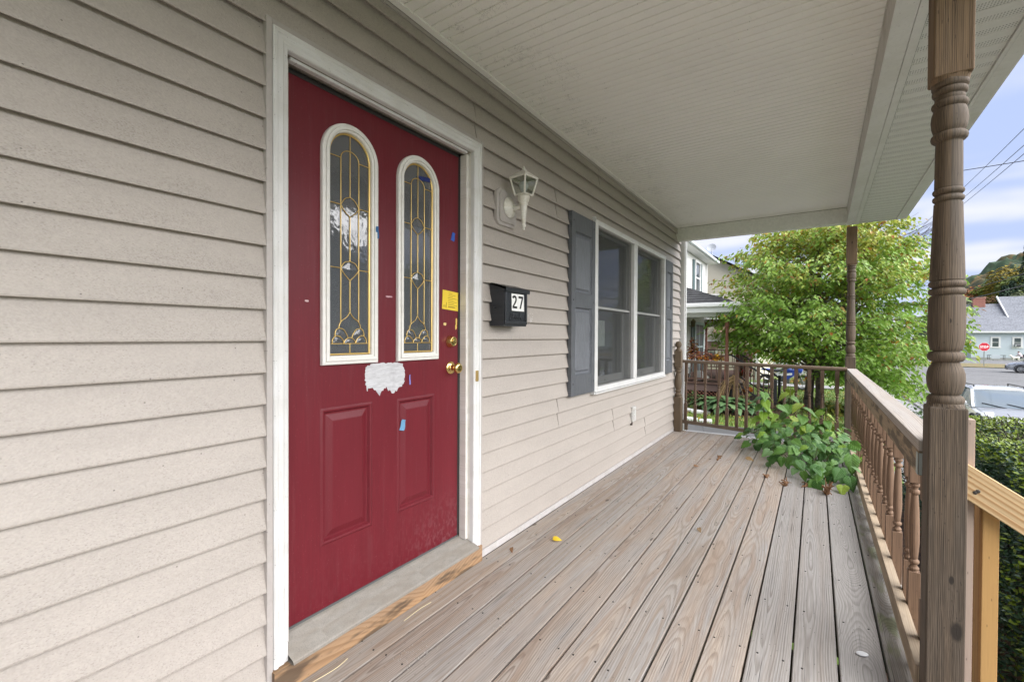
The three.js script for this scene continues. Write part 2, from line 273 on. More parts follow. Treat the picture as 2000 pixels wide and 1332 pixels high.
// the rooms behind the door and the window: closed, unlit
{
  const r = [], x0 = -3.6, z0 = -6.3, z1 = ZN, t = 0.1;
  r.push(box(x0, -0.16, -0.06, 0.03, z0, z1), box(x0, -0.16, 2.5, 2.6, z0, z1), box(x0 - t, x0, -0.06, 2.6, z0, z1), box(x0, -0.16, 0.03, 2.5, z0 + t, z0 + 0.005), box(x0, -0.16, 0.03, 2.5, z1 - t, z1 - 0.005), box(x0, -0.17, 0.03, 2.5, -2.75, -2.65));
  struct('room_shell', merge(r), roomMat);
  struct('house_body', planeUV(merge([box(-9, -0.165, -2, -0.07, -6.28, ZN), box(-9, x0 - t - 0.005, -0.07, 5.2, -6.28, ZN), box(-9, -0.165, 2.605, 5.2, -6.28, ZN)]), 2, 1), trimTan);
}

// ---------------------------------------------------------------- porch floor
const deckWood = [101, 102, 103, 104, 105, 106, 107].map((s, i) => woodMat(s, {
  early: [[0.395, 0.325, 0.262], [0.38, 0.315, 0.257], [0.39, 0.322, 0.262], [0.36, 0.312, 0.264], [0.345, 0.318, 0.29], [0.335, 0.316, 0.293], [0.33, 0.314, 0.287]][i], late: [[0.215, 0.16, 0.12], [0.19, 0.142, 0.108], [0.205, 0.155, 0.117], [0.195, 0.155, 0.121], [0.18, 0.155, 0.132], [0.17, 0.154, 0.135], [0.168, 0.15, 0.128]][i],
  grey: [0.338, 0.32, 0.3], greyAmt: [0.42, 0.48, 0.48, 0.58, 0.75, 0.85, 0.8][i], ring: [0.0085, 0.008, 0.007, 0.009, 0.0078, 0.006, 0.0055][i], depth: [0.055, 0.035, 0.065, 0.045, 0.03, 0.12, 0.14][i], wob: [0.03, 0.05, 0.03, 0.04, 0.02, 0.08, 0.1][i], knots: [1, 2, 1, 1, 0, 1, 1][i], algae: i === 6 ? 0.75 : 0, contrast: [0.72, 0.85, 0.66, 0.8, 0.95, 0.72, 0.72][i], heart: [0.5, 0.45, 0.4, 0.5, 0.2, 0.15, 0.2][i], fibre: 0.45, checks: 1.6, bump: 0.0018, lm: 4, h: 2048 }));
const deck = thing('porch_deck', 'weathered wooden porch floor of long boards in front of the door', 'porch floor');
{
  const order = [0, 1, 3, 2, 1, 0, 3, 2, 0, 4, 4, 5, 6, 5], nails = [], R = rng(8), bw = 0.146, x00 = 0.5897 - 4 * bw;
  for (let i = 0; i < 13; i++) {
    const a = i === 0 ? 0.0205 : x00 + i * bw + 0.0035 + (R() - 0.5) * 0.002, b = x00 + (i + 1) * bw - 0.0035, c = Math.min(b, 1.868), end = -6.13 + (R() - 0.5) * 0.03, dy = (R() - 0.5) * 0.003;
    const g = box(a, c, -0.032, dy, ZN, end, 0.0045);
    part('deck_board', grainUV(g, 2, -(a + c) / 2 + (order[i] > 3 ? 0.005 : 0) + (R() - 0.5) * 0.09, R() * 8), deckWood[order[i]], deck);
    for (let z = -0.75; z > -6.1; z -= 0.41) for (const f of [0.2, 0.8]) if (R() > 0.22) nails.push(moved(new THREE.CylinderGeometry(0.0038, 0.0038, 0.002, 7), lerp(a, c, f) + (R() - 0.5) * 0.012, dy + 0.0004, z + (R() - 0.5) * 0.02));
  }
  stuff(part('nail', merge(nails), plain(0.05, 0.045, 0.042, 0.6, { metalness: 0.5 }), deck));
  part('joist', merge([...Array.from({ length: 19 }, (_, i) => box(0.02, 1.85, -0.22, -0.035, 1.6 - i * 0.41, 1.56 - i * 0.41))]), plain(0.1, 0.08, 0.06, 0.9), deck);
  part('rim_board', grainUV(box(1.872, 1.91, -0.24, -0.006, ZN, -6.12, 0.003), 2), deckWood[6], deck);
  part('rim_board', grainUV(box(0.02, 1.872, -0.24, -0.036, -6.06, -6.1, 0.003), 0), deckWood[6], deck);
  for (const [x, z] of [[1.8, -1.97], [1.8, -5.96], [0.05, -5.96]]) part('support_post', box(x, x + 0.09, -2.2, -0.24, z - 0.09, z), darkCore, deck);
}

// ---------------------------------------------------------------- porch ceiling, beams, soffit
const ceilingMat = (() => {
  const f = (x, y) => { const a = x / 1024 * 2, b = y / 1024 * 1.6, near = 1 - sstep(0.1, 0.62, a), n = fbm(a * 9, b * 9, 4, 5), n2 = fbm(a * 42, b * 30, 14, 3); const m = sstep(0.52, 0.7, n * 0.6 + n2 * 0.4) * near; const sp = hash2(x, y, 6) < 0.2 * m ? 0.5 : hash2(x, y, 9) < 0.0012 ? 0.5 : 1; const t = 1 + (fbm(a * 3, b * 3, 44, 3) - 0.5) * 0.07; return [0.89, 0.875, 0.83].map((c) => c * sp * t); };
  return new THREE.MeshStandardMaterial({ map: dataTex(1024, 1024, f, { rep: [1 / 2, 1 / 1.6] }), roughness: 0.45 });
})();
const ceiling = thing('porch_ceiling', 'off-white beadboard ceiling over the porch with specks of mildew', 'ceiling');
{
  const pitch = 0.0547, variants = [];
  const prof = [[-0.0005, 0.006], [0.0008, 0.0006], [0.0025, 0], [pitch - 0.0095, 0], [pitch - 0.0085, 0.0035], [pitch - 0.003, 0.0035], [pitch - 0.0005, 0.006]];
  for (let v = 0; v < 29; v++) variants.push(sweep(prof, 0.04, 1.815, (a, b, t) => [t, b, -a], false, (a, b, t) => [t, a + v * pitch]));
  for (let i = 0; i < 143; i++) { const m = part('ceiling_plank', variants[i % 29], ceilingMat, ceiling); m.position.set(0, 2.63, ZN - i * pitch); }
  part('ceiling_backing', box(0.0, 1.9, 2.637, 2.66, ZN, -6.25), darkCore, ceiling);
  part('edge_trim', planeUV(merge([box(0.021, 0.052, 2.6235, 2.629, ZN, -6.11, 0.001), box(0.0495, 0.052, 2.629, 2.634, ZN, -6.11)]), 2, 0), ceilingMat, ceiling);
}
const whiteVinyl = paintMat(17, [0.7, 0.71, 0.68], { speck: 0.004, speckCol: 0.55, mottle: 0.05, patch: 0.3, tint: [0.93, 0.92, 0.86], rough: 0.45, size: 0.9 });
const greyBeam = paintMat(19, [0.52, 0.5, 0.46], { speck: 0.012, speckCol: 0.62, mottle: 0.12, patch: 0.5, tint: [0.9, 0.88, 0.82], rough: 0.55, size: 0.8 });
const eaves = thing('porch_roof_beam', 'white clad beam and vented soffit along the street edge of the porch roof', 'beam', [1.8, 0, -6.2], -0.009);
{   // local: x from the beam's inner face outward, z from the far end (0) towards the camera
  const L = 7.9;
  part('beam_face', planeUV(merge([box(0, 0.012, 2.463, 2.606, 0.012, L), box(-0.004, 0.002, 2.606, 2.628, 0.012, L, 0.001)]), 2, 1), greyBeam, eaves, 'grey specked inner face of the beam');  // inner face in a darker grey than the far beam
  part('beam_soffit', planeUV(merge([box(0.0, 0.072, 2.452, 2.462, -0.0, L), box(0.074, 0.108, 2.4505, 2.463, -0.0, L, 0.001)]), 2, 0), whiteVinyl, eaves);
  part('beam_core', box(0.013, 0.1, 2.464, 2.7, 0.0, L), darkCore, eaves);
  // vented panels across the overhang
  const hole = (px, py) => { const a = px % 16, b = py % 12, band = Math.floor(px / 64) % 2; return band === 0 && Math.hypot((a - 8), (b - 6) * 1.0) < 3.1; };
  const vent = new THREE.MeshStandardMaterial({ roughness: 0.45, map: dataTex(384, 384, (x, y) => { const k = hole(x, y) ? 0.12 : 1 + (vnoise(x / 30, y / 30, 3) - 0.5) * 0.06; return [0.7 * k, 0.71 * k, 0.68 * k]; }, { rep: [1 / 0.3, 1 / 0.3] }) });
  for (let z = 0.02; z < L - 0.3; z += 0.312) {
    const pr = [[0.0, 0.008], [0.002, 0.001], [0.008, 0], [0.098, 0], [0.102, 0.004], [0.106, 0.004], [0.11, 0], [0.2, 0], [0.204, 0.004], [0.208, 0.004], [0.212, 0], [0.304, 0], [0.309, 0.002], [0.3095, 0.008]];
    part('soffit_panel', sweep(pr, 0.112, 0.418, (a, b, t) => [t, 2.462 + b, z + a], false, (a, b, t) => [a * 0.98, t]), vent, eaves);
  }
  part('fascia', planeUV(merge([box(0.42, 0.436, 2.452, 2.47, 0, L, 0.002), box(0.425, 0.432, 2.47, 2.66, 0, L), box(0.437, 0.5, 2.454, 2.458, 0, L), box(0.494, 0.5, 2.458, 2.62, 0, L), box(0.5, 0.53, 2.6, 2.625, 0, L)]), 2, 0), whiteVinyl, eaves);
  part('soffit_end', planeUV(merge([box(0.11, 0.432, 2.462, 2.49, -0.03, 0.0), box(0, 0.43, 2.49, 2.72, -0.02, 0)]), 0, 1), whiteVinyl, eaves);
}
const paleBeam = paintMat(20, [0.74, 0.74, 0.7], { speck: 0.006, speckCol: 0.62, mottle: 0.08, patch: 0.3, tint: [0.93, 0.91, 0.85], rough: 0.5, size: 0.8 });
const farBeam = thing('porch_roof_beam', 'pale clad beam spanning the far end of the porch above the side railing', 'beam', [0, 0, -6.12]);
part('beam_cladding', planeUV(merge([box(0.0, 1.812, 2.462, 2.6295, -0.09, 0.0, 0.003)]), 0, 1), paleBeam, farBeam);
part('beam_core', box(-0.0, 1.8, 2.64, 2.72, -0.1, -0.0), darkCore, farBeam);
struct('porch_roof', merge([sweep([[-0.3, 3.45], [2.285, 2.7], [2.285, 2.67], [-0.3, 3.4]], ZN, -6.4, (a, b, t) => [a, b, t], true)]), plain(0.05, 0.05, 0.052, 0.95));
// ---------------------------------------------------------------- front door
const doorRed = (() => {
  const px = 768, py = 1536;
  const f = (x, y) => {
    const z = x / px, v = y / py * 2.3, n = fbm(z * 20, v * 5, 3, 4), g = vnoise(z * 420, v * 26, 5), w = vnoise(z * 160, v * 12, 8);
    let c = [0.135, 0.0105, 0.018].map((q, i) => q * (0.9 + 0.14 * n + 0.1 * (g - 0.5) + 0.05 * (w - 0.5)));
    // chalky scuffs: thin scratches and a worn, dusty film near the sill on the latch side
    const dust = sstep(0.42, 0.75, fbm(z * 90, v * 60, 30, 4)) * sstep(0.5, 0.1, v) * (0.1 + 0.6 * sstep(0.4, 0.95, z)) + 0.1 * sstep(0.6, 0.8, fbm(z * 60, v * 3.5, 33, 4));
    const sp = hash2(x, y, 9) > 0.9988 ? 1 : 0;
    return c.map((q, i) => lerp(q, [0.42, 0.3, 0.31][i], clamp01(dust * 0.2 + sp * 0.45)));
  };
  const map = dataTex(px, py, f, { rep: [1, 1 / 2.3] });
  const bt = dataTex(512, 1024, (x, y) => { const z = x / 512, v = y / 1024 * 2; return 0.5 + 0.5 * (fbm(z * 190, v * 9, 13, 3) - 0.5); }, { srgb: false, rep: [1, 0.5] });
  return new THREE.MeshPhysicalMaterial({ map, bumpMap: bt, bumpScale: 0.0007, roughness: 0.43, specularIntensity: 0.8 });
})();
const brass = plain(0.82, 0.6, 0.24, 0.16, { metalness: 1 });
const brassDull = plain(0.62, 0.45, 0.19, 0.38, { metalness: 0.9 });
const came = plain(0.78, 0.55, 0.2, 0.32, { metalness: 0.85 });
const blackRubber = plain(0.03, 0.028, 0.026, 0.8);
const door = thing('front_door', 'dark red front door with two arched leaded glass lights and white frame', 'door');
const SX = -0.06;                                                 // front face of the slab
{
  const zL = -0.905, zR = -1.849, yB = 0.149, yT = 2.163;
  const arch = (zc, hw, y0, spring) => { const s = new THREE.Shape(); s.moveTo(zc - hw, y0); s.lineTo(zc + hw, y0); s.lineTo(zc + hw, spring); s.absarc(zc, spring, hw, 0, Math.PI, false); s.lineTo(zc - hw, y0); return s; };
  const archHole = (zc, hw, y0, spring) => { const p = new THREE.Path(); p.moveTo(zc - hw, y0); p.lineTo(zc - hw, spring); p.absarc(zc, spring, hw, Math.PI, 0, true); p.lineTo(zc + hw, y0); p.lineTo(zc - hw, y0); return p; };
  const rectHole = (a, b, c, d) => { const p = new THREE.Path(); p.moveTo(a, c); p.lineTo(a, d); p.lineTo(b, d); p.lineTo(b, c); p.lineTo(a, c); return p; };
  // shapes are drawn in (s = -z, y) and stood up against the wall: x = depth, z = -s
  const stand = (g, x) => { g.rotateY(Math.PI / 2); g.translate(x, 0, 0); return flat(g); };
  const C = [1.1725, 1.5525], panels = [[1.041, 1.289, 0.395, 0.932], [1.428, 1.672, 0.402, 0.927]];
  const slab = new THREE.Shape(); slab.moveTo(-zL, yB); slab.lineTo(-zR, yB); slab.lineTo(-zR, yT); slab.lineTo(-zL, yT); slab.lineTo(-zL, yB);
  for (const c of C) slab.holes.push(archHole(c, 0.112, 1.122, 1.934));
  for (const p of panels) slab.holes.push(rectHole(...p));
  const slabG = stand(new THREE.ExtrudeGeometry(slab, { depth: 0.042, bevelEnabled: false, curveSegments: 20 }), SX - 0.042);
  const slabM = part('slab', planeUV(slabG, 2, 1, -1, 1, -0.9, 0), doorRed, door);
  for (const [a, b, c, d] of panels) {                              // pressed panels: a raised rim, a valley and a fielded middle
    const rings = [[0, 0], [0.008, 0.0035], [0.015, 0.002], [0.022, -0.0085], [0.028, -0.009], [0.052, -0.0005], [0.056, 0.0002]], pos = [];
    const rect = ([i, x]) => [[x, c + i, -(a + i)], [x, c + i, -(b - i)], [x, d - i, -(b - i)], [x, d - i, -(a + i)]];
    for (let k = 0; k < rings.length - 1; k++) { const A = rect(rings[k]), B = rect(rings[k + 1]); for (let q = 0; q < 4; q++) { const r = (q + 1) % 4; pos.push(...A[q], ...A[r], ...B[r], ...A[q], ...B[r], ...B[q]); } }
    const I = rect(rings[rings.length - 1]); pos.push(...I[0], ...I[1], ...I[2], ...I[0], ...I[2], ...I[3]);
    const g = new THREE.BufferGeometry(); g.setAttribute('position', new THREE.Float32BufferAttribute(pos, 3)); g.computeVertexNormals(); g.translate(SX, 0, 0);
    part('panel', planeUV(g, 2, 1, -1, 1, -0.9, 0), doorRed, slabM);
    part('panel_back', box(SX - 0.042, SX - 0.02, c - 0.005, d + 0.005, -a + 0.005, -b - 0.005), doorRed, slabM);
  }
  const insertWhite = paintMat(23, [0.74, 0.725, 0.68], { speck: 0.001, mottle: 0.05, patch: 0.2, rough: 0.4, size: 0.5 });
  const glass = new THREE.MeshPhysicalMaterial({ color: new THREE.Color().setRGB(0.33, 0.35, 0.37), transmission: 0.74, thickness: 0, roughness: 0.06, ior: 1.78, specularIntensity: 1,
    bumpMap: dataTex(512, 1024, (x, y) => 0.5 + 0.5 * (fbm(x / 512 * 15, y / 1024 * 34, 8, 3) - 0.5) + 0.2 * (vnoise(x / 512 * 40, y / 1024 * 90, 4) - 0.5), { srgb: false, rep: [1 / 0.4, 1 / 1] }), bumpScale: 0.0006 });
  const bevelGlass = new THREE.MeshPhysicalMaterial({ color: 0xffffff, transmission: 1, thickness: 0, roughness: 0.08, ior: 1.6 });
  for (const c of C) {
    const hw = 0.1335;
    const ring = arch(c, hw, 1.1, 1.934); ring.holes.push(archHole(c, 0.0995, 1.136, 1.934));
    const outer = stand(new THREE.ExtrudeGeometry(ring, { depth: 0.012, bevelEnabled: true, bevelSize: 0.006, bevelThickness: 0.006, bevelSegments: 2, bevelOffset: -0.006, curveSegments: 24 }), SX + 0.002);
    const ring2 = arch(c, 0.121, 1.114, 1.934); ring2.holes.push(archHole(c, 0.108, 1.128, 1.934));
    const inner = stand(new THREE.ExtrudeGeometry(ring2, { depth: 0.004, bevelEnabled: true, bevelSize: 0.003, bevelThickness: 0.003, bevelSegments: 2, bevelOffset: -0.003, curveSegments: 24 }), SX + 0.021);
    const fr = part('insert_frame', planeUV(merge([outer, inner]), 2, 1), insertWhite, slabM);
    const gl = stand(new THREE.ShapeGeometry(arch(c, 0.109, 1.126, 1.934), 24), SX + 0.0005);
    part('pane', planeUV(gl, 2, 1), glass, slabM);
    // leaded pattern
    const T = [], P = (s, y) => [SX + 0.0035, y, -(c + s)], line = (pts, r = 0.0018) => T.push(tube(pts.map(([s, y]) => P(s, y)), r, 6));
    const L = (x0, y0, x1, y1, r = 0.0018) => T.push(rod(P(x0, y0), P(x1, y1), r, r, 6));
    const e = 0.0955, iw = 0.043, s0 = 1.928;
    L(-e, 1.141, e, 1.141, 0.004); L(-e, 1.141, -e, 1.934, 0.003); L(e, 1.141, e, 1.934, 0.0042);
    line(Array.from({ length: 19 }, (_, i) => [Math.cos(i / 18 * Math.PI) * e, 1.934 + Math.sin(i / 18 * Math.PI) * e]), 0.004);
    line(Array.from({ length: 13 }, (_, i) => [Math.cos(i / 12 * Math.PI) * iw, s0 + Math.sin(i / 12 * Math.PI) * iw * 0.85]));
    L(-iw, s0, -iw, 1.272); L(iw, s0, iw, 1.272); L(0, 2.03, 0, 1.779); L(0, 1.698, 0, 1.519); L(0, 1.44, 0, 1.311); L(0, 1.183, 0, 1.141);
    for (const m of [-1, 1]) {
      L(m * iw, s0, m * e, s0); L(m * iw, 1.741, m * e, 1.741); L(m * iw, 1.487, m * e, 1.487);
      line([[0, 1.779], [m * 0.024, 1.768], [m * iw, 1.741]]); line([[m * iw, 1.741], [m * 0.03, 1.722], [0, 1.698]]);
      line([[0, 1.519], [m * 0.026, 1.511], [m * iw, 1.487]]); line([[m * iw, 1.487], [m * 0.028, 1.466], [0, 1.44]]);
      line([[0, 1.311], [m * 0.016, 1.29], [m * 0.04, 1.274], [m * 0.05, 1.257], [m * 0.052, 1.246]]);
      line([[m * 0.052, 1.246], [m * 0.064, 1.238], [m * 0.069, 1.222], [m * 0.069, 1.215]]); line([[m * 0.052, 1.246], [m * 0.03, 1.24], [m * 0.016, 1.222], [m * 0.008, 1.206]]);
      line([[m * 0.082, 1.183], [m * 0.08, 1.2], [m * 0.067, 1.214], [m * 0.05, 1.213], [m * 0.034, 1.2], [m * 0.028, 1.183]]);
    }
    line([[-0.028, 1.183], [-0.024, 1.195], [-0.008, 1.206], [0.008, 1.206], [0.024, 1.195], [0.028, 1.183]]); L(-0.088, 1.183, 0.088, 1.183);
    part('came', merge(T), came, slabM);
    // bevelled clusters: small domed facets inside the came outlines
    const facet = (pts, lift) => { const q = [], cy = pts.reduce((a, p) => a + p[1], 0) / pts.length, cs = pts.reduce((a, p) => a + p[0], 0) / pts.length; pts.forEach((p, i) => { const n = pts[(i + 1) % pts.length]; q.push(...[[p[0], p[1], 0.0015], [n[0], n[1], 0.0015], [cs, cy, lift]].flatMap(([s, y, x]) => [SX + x, y, -(c + s)])); }); const g = new THREE.BufferGeometry(); g.setAttribute('position', new THREE.Float32BufferAttribute(q, 3)); g.computeVertexNormals(); return planeUV(g, 2, 1); };
    const F = [facet([[0, 1.777], [0.038, 1.741], [0, 1.702], [-0.038, 1.741]], 0.0045), facet([[0, 1.516], [0.039, 1.487], [0, 1.444], [-0.039, 1.487]], 0.0045), facet([[0, 1.305], [0.045, 1.26], [0.046, 1.248], [0, 1.225], [-0.046, 1.248], [-0.045, 1.26]], 0.004)];
    for (const m of [-1, 0, 1]) F.push(facet(Array.from({ length: 9 }, (_, i) => [m * 0.055 + Math.cos(i / 8 * Math.PI) * 0.023, 1.185 + Math.sin(i / 8 * Math.PI) * (m ? 0.027 : 0.02)]), 0.005));
    for (const m of [-1, 1]) F.push(facet([[m * 0.05, 1.243], [m * 0.064, 1.234], [m * 0.066, 1.218], [m * 0.04, 1.214], [m * 0.018, 1.216], [m * 0.03, 1.234]], 0.005));
    part('bevel_glass', merge(F), bevelGlass, slabM);
  }
  // frame: brickmould casing mitred at the head, jambs with stops, weatherstrip
  const mould = [[0.0, 0], [0.03, 0], [0.034, 0.004], [0.034, 0.013], [0.029, 0.017], [0.0295, 0.034], [0.026, 0.039], [0.024, 0.052], [0.019, 0.055], [0, 0.055]];
  const zo = -0.811, zi = -1.938, yt = 2.244;                       // outer edges of the casing
  const side = (z0, dir, y0) => sweep(mould, y0, 0, (a, b, t) => [a, t === 0 ? yt - b : t, z0 - dir * b], false, (a, b, t) => [b, t === 0 ? yt - b : t]);
  part('casing', side(zo, 1, 0.093), whiteTrim, door); part('casing', side(zi, -1, 0.088), whiteTrim, door, 'white side casing with flaking paint low on its edge');
  part('casing', sweep(mould, 0, 1, (a, b, t) => [a, yt - b, t ? zi + b : zo - b], false, (a, b, t) => [b, t]), whiteTrim, door);
  const jambMat = paintMat(29, [0.7, 0.675, 0.63], { speck: 0.006, speckCol: 0.5, mottle: 0.1, patch: 0.35, rough: 0.5, size: 0.4, streak: [1, 0.2] });
  const headMat = paintMat(31, [0.36, 0.32, 0.27], { speck: 0.09, speckCol: 0.55, mottle: 0.3, patch: 0.5, rough: 0.8, size: 0.3 });
  part('jamb', planeUV(merge([box(-0.14, 0.0005, 0.12, 2.189, -1.883, -1.905), box(-0.058, -0.012, 0.13, 2.178, -1.862, -1.883, 0.004), box(-0.14, 0.0005, 0.12, 2.189, -0.845, -0.866), box(-0.058, -0.012, 0.13, 2.178, -0.866, -0.888, 0.004)]), 2, 1), jambMat, door);
  part('jamb', planeUV(box(-0.14, 0.0005, 2.1895, 2.2105, -0.846, -1.904), 2, 0), headMat, door, 'grey weathered underside of the head jamb');
  part('head_stop', planeUV(box(-0.03, -0.004, 2.176, 2.189, -0.889, -1.861, 0.004), 2, 1), whiteTrim, door);
  part('weatherstrip', merge([box(-0.075, -0.0585, 0.15, 2.18, -1.8495, -1.866), box(-0.075, -0.0585, 0.15, 2.18, -0.888, -0.904), box(-0.075, -0.0585, 2.1635, 2.181, -0.889, -1.861)]), blackRubber, door);
  part('trim_channel', planeUV(merge([box(0.002, 0.027, 0.02, 2.265, -0.79, -0.8105, 0.002), box(0.002, 0.027, 0.02, 2.265, -1.9385, -1.957, 0.002), box(0.002, 0.0265, 2.2445, 2.264, -0.8105, -1.9385, 0.002)]), 2, 1), trimTan, door);
  const sillMat = new THREE.MeshStandardMaterial({ roughness: 0.55, metalness: 0.25, map: dataTex(512, 512, (x, y) => { const a = x / 512, b = y / 512, n = fbm(a * 16, b * 40, 3, 4), d = sstep(0.4, 0.75, fbm(a * 5, b * 12, 13, 5)), s = hash2(x, y, 5) < 0.01 ? 0.6 : 1, q = hash2(x >> 1, y, 15); return [0.285, 0.262, 0.228].map((c, i) => lerp(c * (0.7 + 0.3 * n + 0.25 * q), [0.24, 0.205, 0.165][i], d * 0.5) * s); }, { rep: [2, 2] }) });
  const sp = [[-0.11, 0.141], [-0.058, 0.141], [-0.05, 0.136]]; for (let i = 0; i < 26; i++) { const t = i / 26, x = -0.05 + t * 0.108, y = 0.136 - t * 0.034; sp.push([x, y], [x + 0.0018, y + 0.0018], [x + 0.0032, y - 0.001]); } sp.push([0.06, 0.099], [0.062, 0.091], [0.052, 0.089], [-0.11, 0.09]);
  part('threshold', sweep(sp, -0.862, -1.888, (a, b, t) => [a, b, t], false, (a, b, t) => [t, a]), sillMat, door, 'worn ribbed aluminium threshold');
  part('door_sweep', box(-0.088, -0.057, 0.1415, 0.15, -0.905, -1.849), plain(0.1, 0.1, 0.1, 0.7), door);
  const burnt = woodMat(301, { w: 512, h: 1024, wm: 0.4, lm: 1.3, early: [0.4, 0.24, 0.12], late: [0.2, 0.105, 0.045], grey: [0.3, 0.2, 0.125], greyAmt: 0.45, stains: 0.75, contrast: 0.7, ring: 0.016, depth: 0.06, wob: 0.3, knots: 5, rough: 0.75 });
  part('riser_board', grainUV(box(0.005, 0.043, 0.003, 0.088, -0.806, -1.94, 0.002), 2, 0.03, 0.2), burnt, door, 'stained bare board under the threshold');
  // hardware
  const at = (g, z, y) => { g.rotateZ(-Math.PI / 2); g.translate(SX, y, z); return g; };
  part('deadbolt', merge([at(lathe([[0, 0], [0.032, 0], [0.032, 0.004], [0.0295, 0.007], [0.025, 0.026], [0.0235, 0.028], [0.0185, 0.028], [0.0175, 0.0265], [0, 0.0265]], 28), -1.789, 1.187), box(SX + 0.0265, SX + 0.0275, 1.18, 1.194, -1.7885, -1.7895), at(lathe([[0.0, 0.0268], [0.0105, 0.0268], [0.0105, 0.0285], [0.0, 0.0285]], 18), -1.789, 1.187)]), brass, slabM);
  part('knob', merge([at(lathe([[0, 0], [0.0335, 0], [0.0335, 0.003], [0.031, 0.007], [0.018, 0.0115], [0.0125, 0.013], [0.011, 0.03], [0.0145, 0.035], [0.0235, 0.041], [0.0275, 0.05], [0.027, 0.058], [0.022, 0.064], [0.013, 0.0655], [0.012, 0.0645], [0, 0.064]], 30), -1.792, 1.05)]), brass, slabM);
  part('strike_plate', merge([box(-0.001, 0.0355, 0.975, 1.032, -1.8965, -1.912, 0.002), box(0.0355, 0.037, 0.99, 1.016, -1.903, -1.906)]), brassDull, door);
  // bare primer where a sticker was torn off, chips of yellow paint by the lock
  const blob = (cs, cy, w, h, seed, nib = 0.3) => { const s = new THREE.Shape(), n = 110; for (let i = 0; i < n; i++) { const t = i / n * Math.PI * 2, c = Math.cos(t), q = Math.sin(t), k = Math.pow(Math.pow(Math.abs(c), 5) + Math.pow(Math.abs(q), 5), -0.2), low = sstep(0.1, -0.7, q), e = 0.06 * hash2(i, 1, seed) + 0.05 * vnoise(i * 0.5, 2, seed), d = low * nib * (vnoise(c * 6, 3, seed + 4) * 1.5 - 0.25 + 0.35 * hash2(i, 5, seed)); s[i ? 'lineTo' : 'moveTo'](cs + c * k * w * (1 - e - 0.15 * low * vnoise(q * 7, 4, seed)), cy + q * k * h * (1 - e - d)); } s.closePath(); return s; };
  const chip = (name, shape, rgb, label) => part(name, stand(new THREE.ExtrudeGeometry(shape, { depth: 0.0007, bevelEnabled: false }), SX + 0.0001), Array.isArray(rgb) ? plain(...rgb, 0.8) : rgb, slabM, label);
  chip('bare_patch', blob(1.362, 1.022, 0.118, 0.077, 5, 0.5), paintMat(71, [0.52, 0.52, 0.53], { speck: 0.02, speckCol: 0.6, mottle: 0.22, patch: 0.6, tint: [0.85, 0.82, 0.84], rough: 0.8, size: 0.3, streak: [0.3, 2] }), 'ragged whitish patch where a sticker was torn off');
  chip('paint_chip', blob(1.748, 1.276, 0.011, 0.008, 6), [0.72, 0.55, 0.22]); chip('paint_chip', blob(1.838, 1.29, 0.006, 0.02, 9), [0.7, 0.5, 0.12]);
  chip('paint_chip', blob(1.835, 1.262, 0.007, 0.014, 12), [0.7, 0.5, 0.12]); chip('paint_chip', blob(1.38, 1.39, 0.02, 0.004, 14), [0.5, 0.3, 0.33]); chip('paint_chip', blob(0.985, 1.345, 0.008, 0.004, 15), [0.6, 0.45, 0.45]);
}
const tapeBlue = (r, g, b) => plain(r, g, b, 0.75);
function tape(label, z, y, w, h, turn, mat, x = SX + 0.001) {     // a curled scrap of tape stuck on the door
  const g = new THREE.PlaneGeometry(w, h, 3, 6), p = g.attributes.position; for (let i = 0; i < p.count; i++) { const t = (p.getY(i) / h + 0.5); p.setX(i, p.getX(i) * (1 - 0.25 * t * t) + 0.12 * w * Math.sin(t * 5)); p.setZ(i, 0.0006 + 0.006 * Math.pow(t, 3)); }
  g.rotateZ(turn); g.rotateY(Math.PI / 2); g.translate(x, y, z); g.computeVertexNormals(); solo('tape_scrap', flat(g), mat, label, 'tape');
}
tape('blue tape scrap on the white frame of the left door light', -1.291, 1.656, 0.017, 0.05, 0.05, tapeBlue(0.03, 0.13, 0.3), SX + 0.0265);
tape('small blue tape scrap high on the door near the latch edge', -1.807, 1.735, 0.028, 0.042, -0.25, tapeBlue(0.03, 0.1, 0.42));
tape('light blue tape scrap on the lower right door panel', -1.459, 0.803, 0.03, 0.05, -0.25, tapeBlue(0.13, 0.3, 0.47), SX + 0.0025);
tape('dark blue tape strip across the top of the right door light', -1.6, 1.975, 0.1, 0.018, 0.12, tapeBlue(0.015, 0.03, 0.16), SX + 0.004);
tape('thin violet tape sliver beside the bare patch on the door', -1.504, 1.01, 0.009, 0.048, 0.12, tapeBlue(0.2, 0.2, 0.52));
{ // yellow notice by the lock: printed lines
  const cv = document.createElement('canvas'); cv.width = 256; cv.height = 192; const c = cv.getContext('2d'); c.fillStyle = '#e3c53a'; c.fillRect(0, 0, 256, 192); c.fillStyle = '#8a7420'; c.fillRect(80, 70, 170, 3); for (let i = 0; i < 9; i++) c.fillRect(92, 20 + i * 17, 60 + ((i * 53) % 95), 4); c.fillRect(92, 160, 120, 6); for (let i = 0; i < 3; i++) c.fillRect(16, 150 + i * 8, 40, 3); c.fillRect(60, 120, 8, 55);
  const t = new THREE.CanvasTexture(cv); t.colorSpace = THREE.SRGBColorSpace;
  const g = new THREE.PlaneGeometry(0.125, 0.098); g.rotateZ(-0.06); g.rotateY(Math.PI / 2); g.translate(SX + 0.0015, 1.4, -1.79);
  solo('door_notice', g, new THREE.MeshStandardMaterial({ map: t, roughness: 0.7 }), 'yellow printed notice stuck to the door above the deadbolt', 'notice');
}

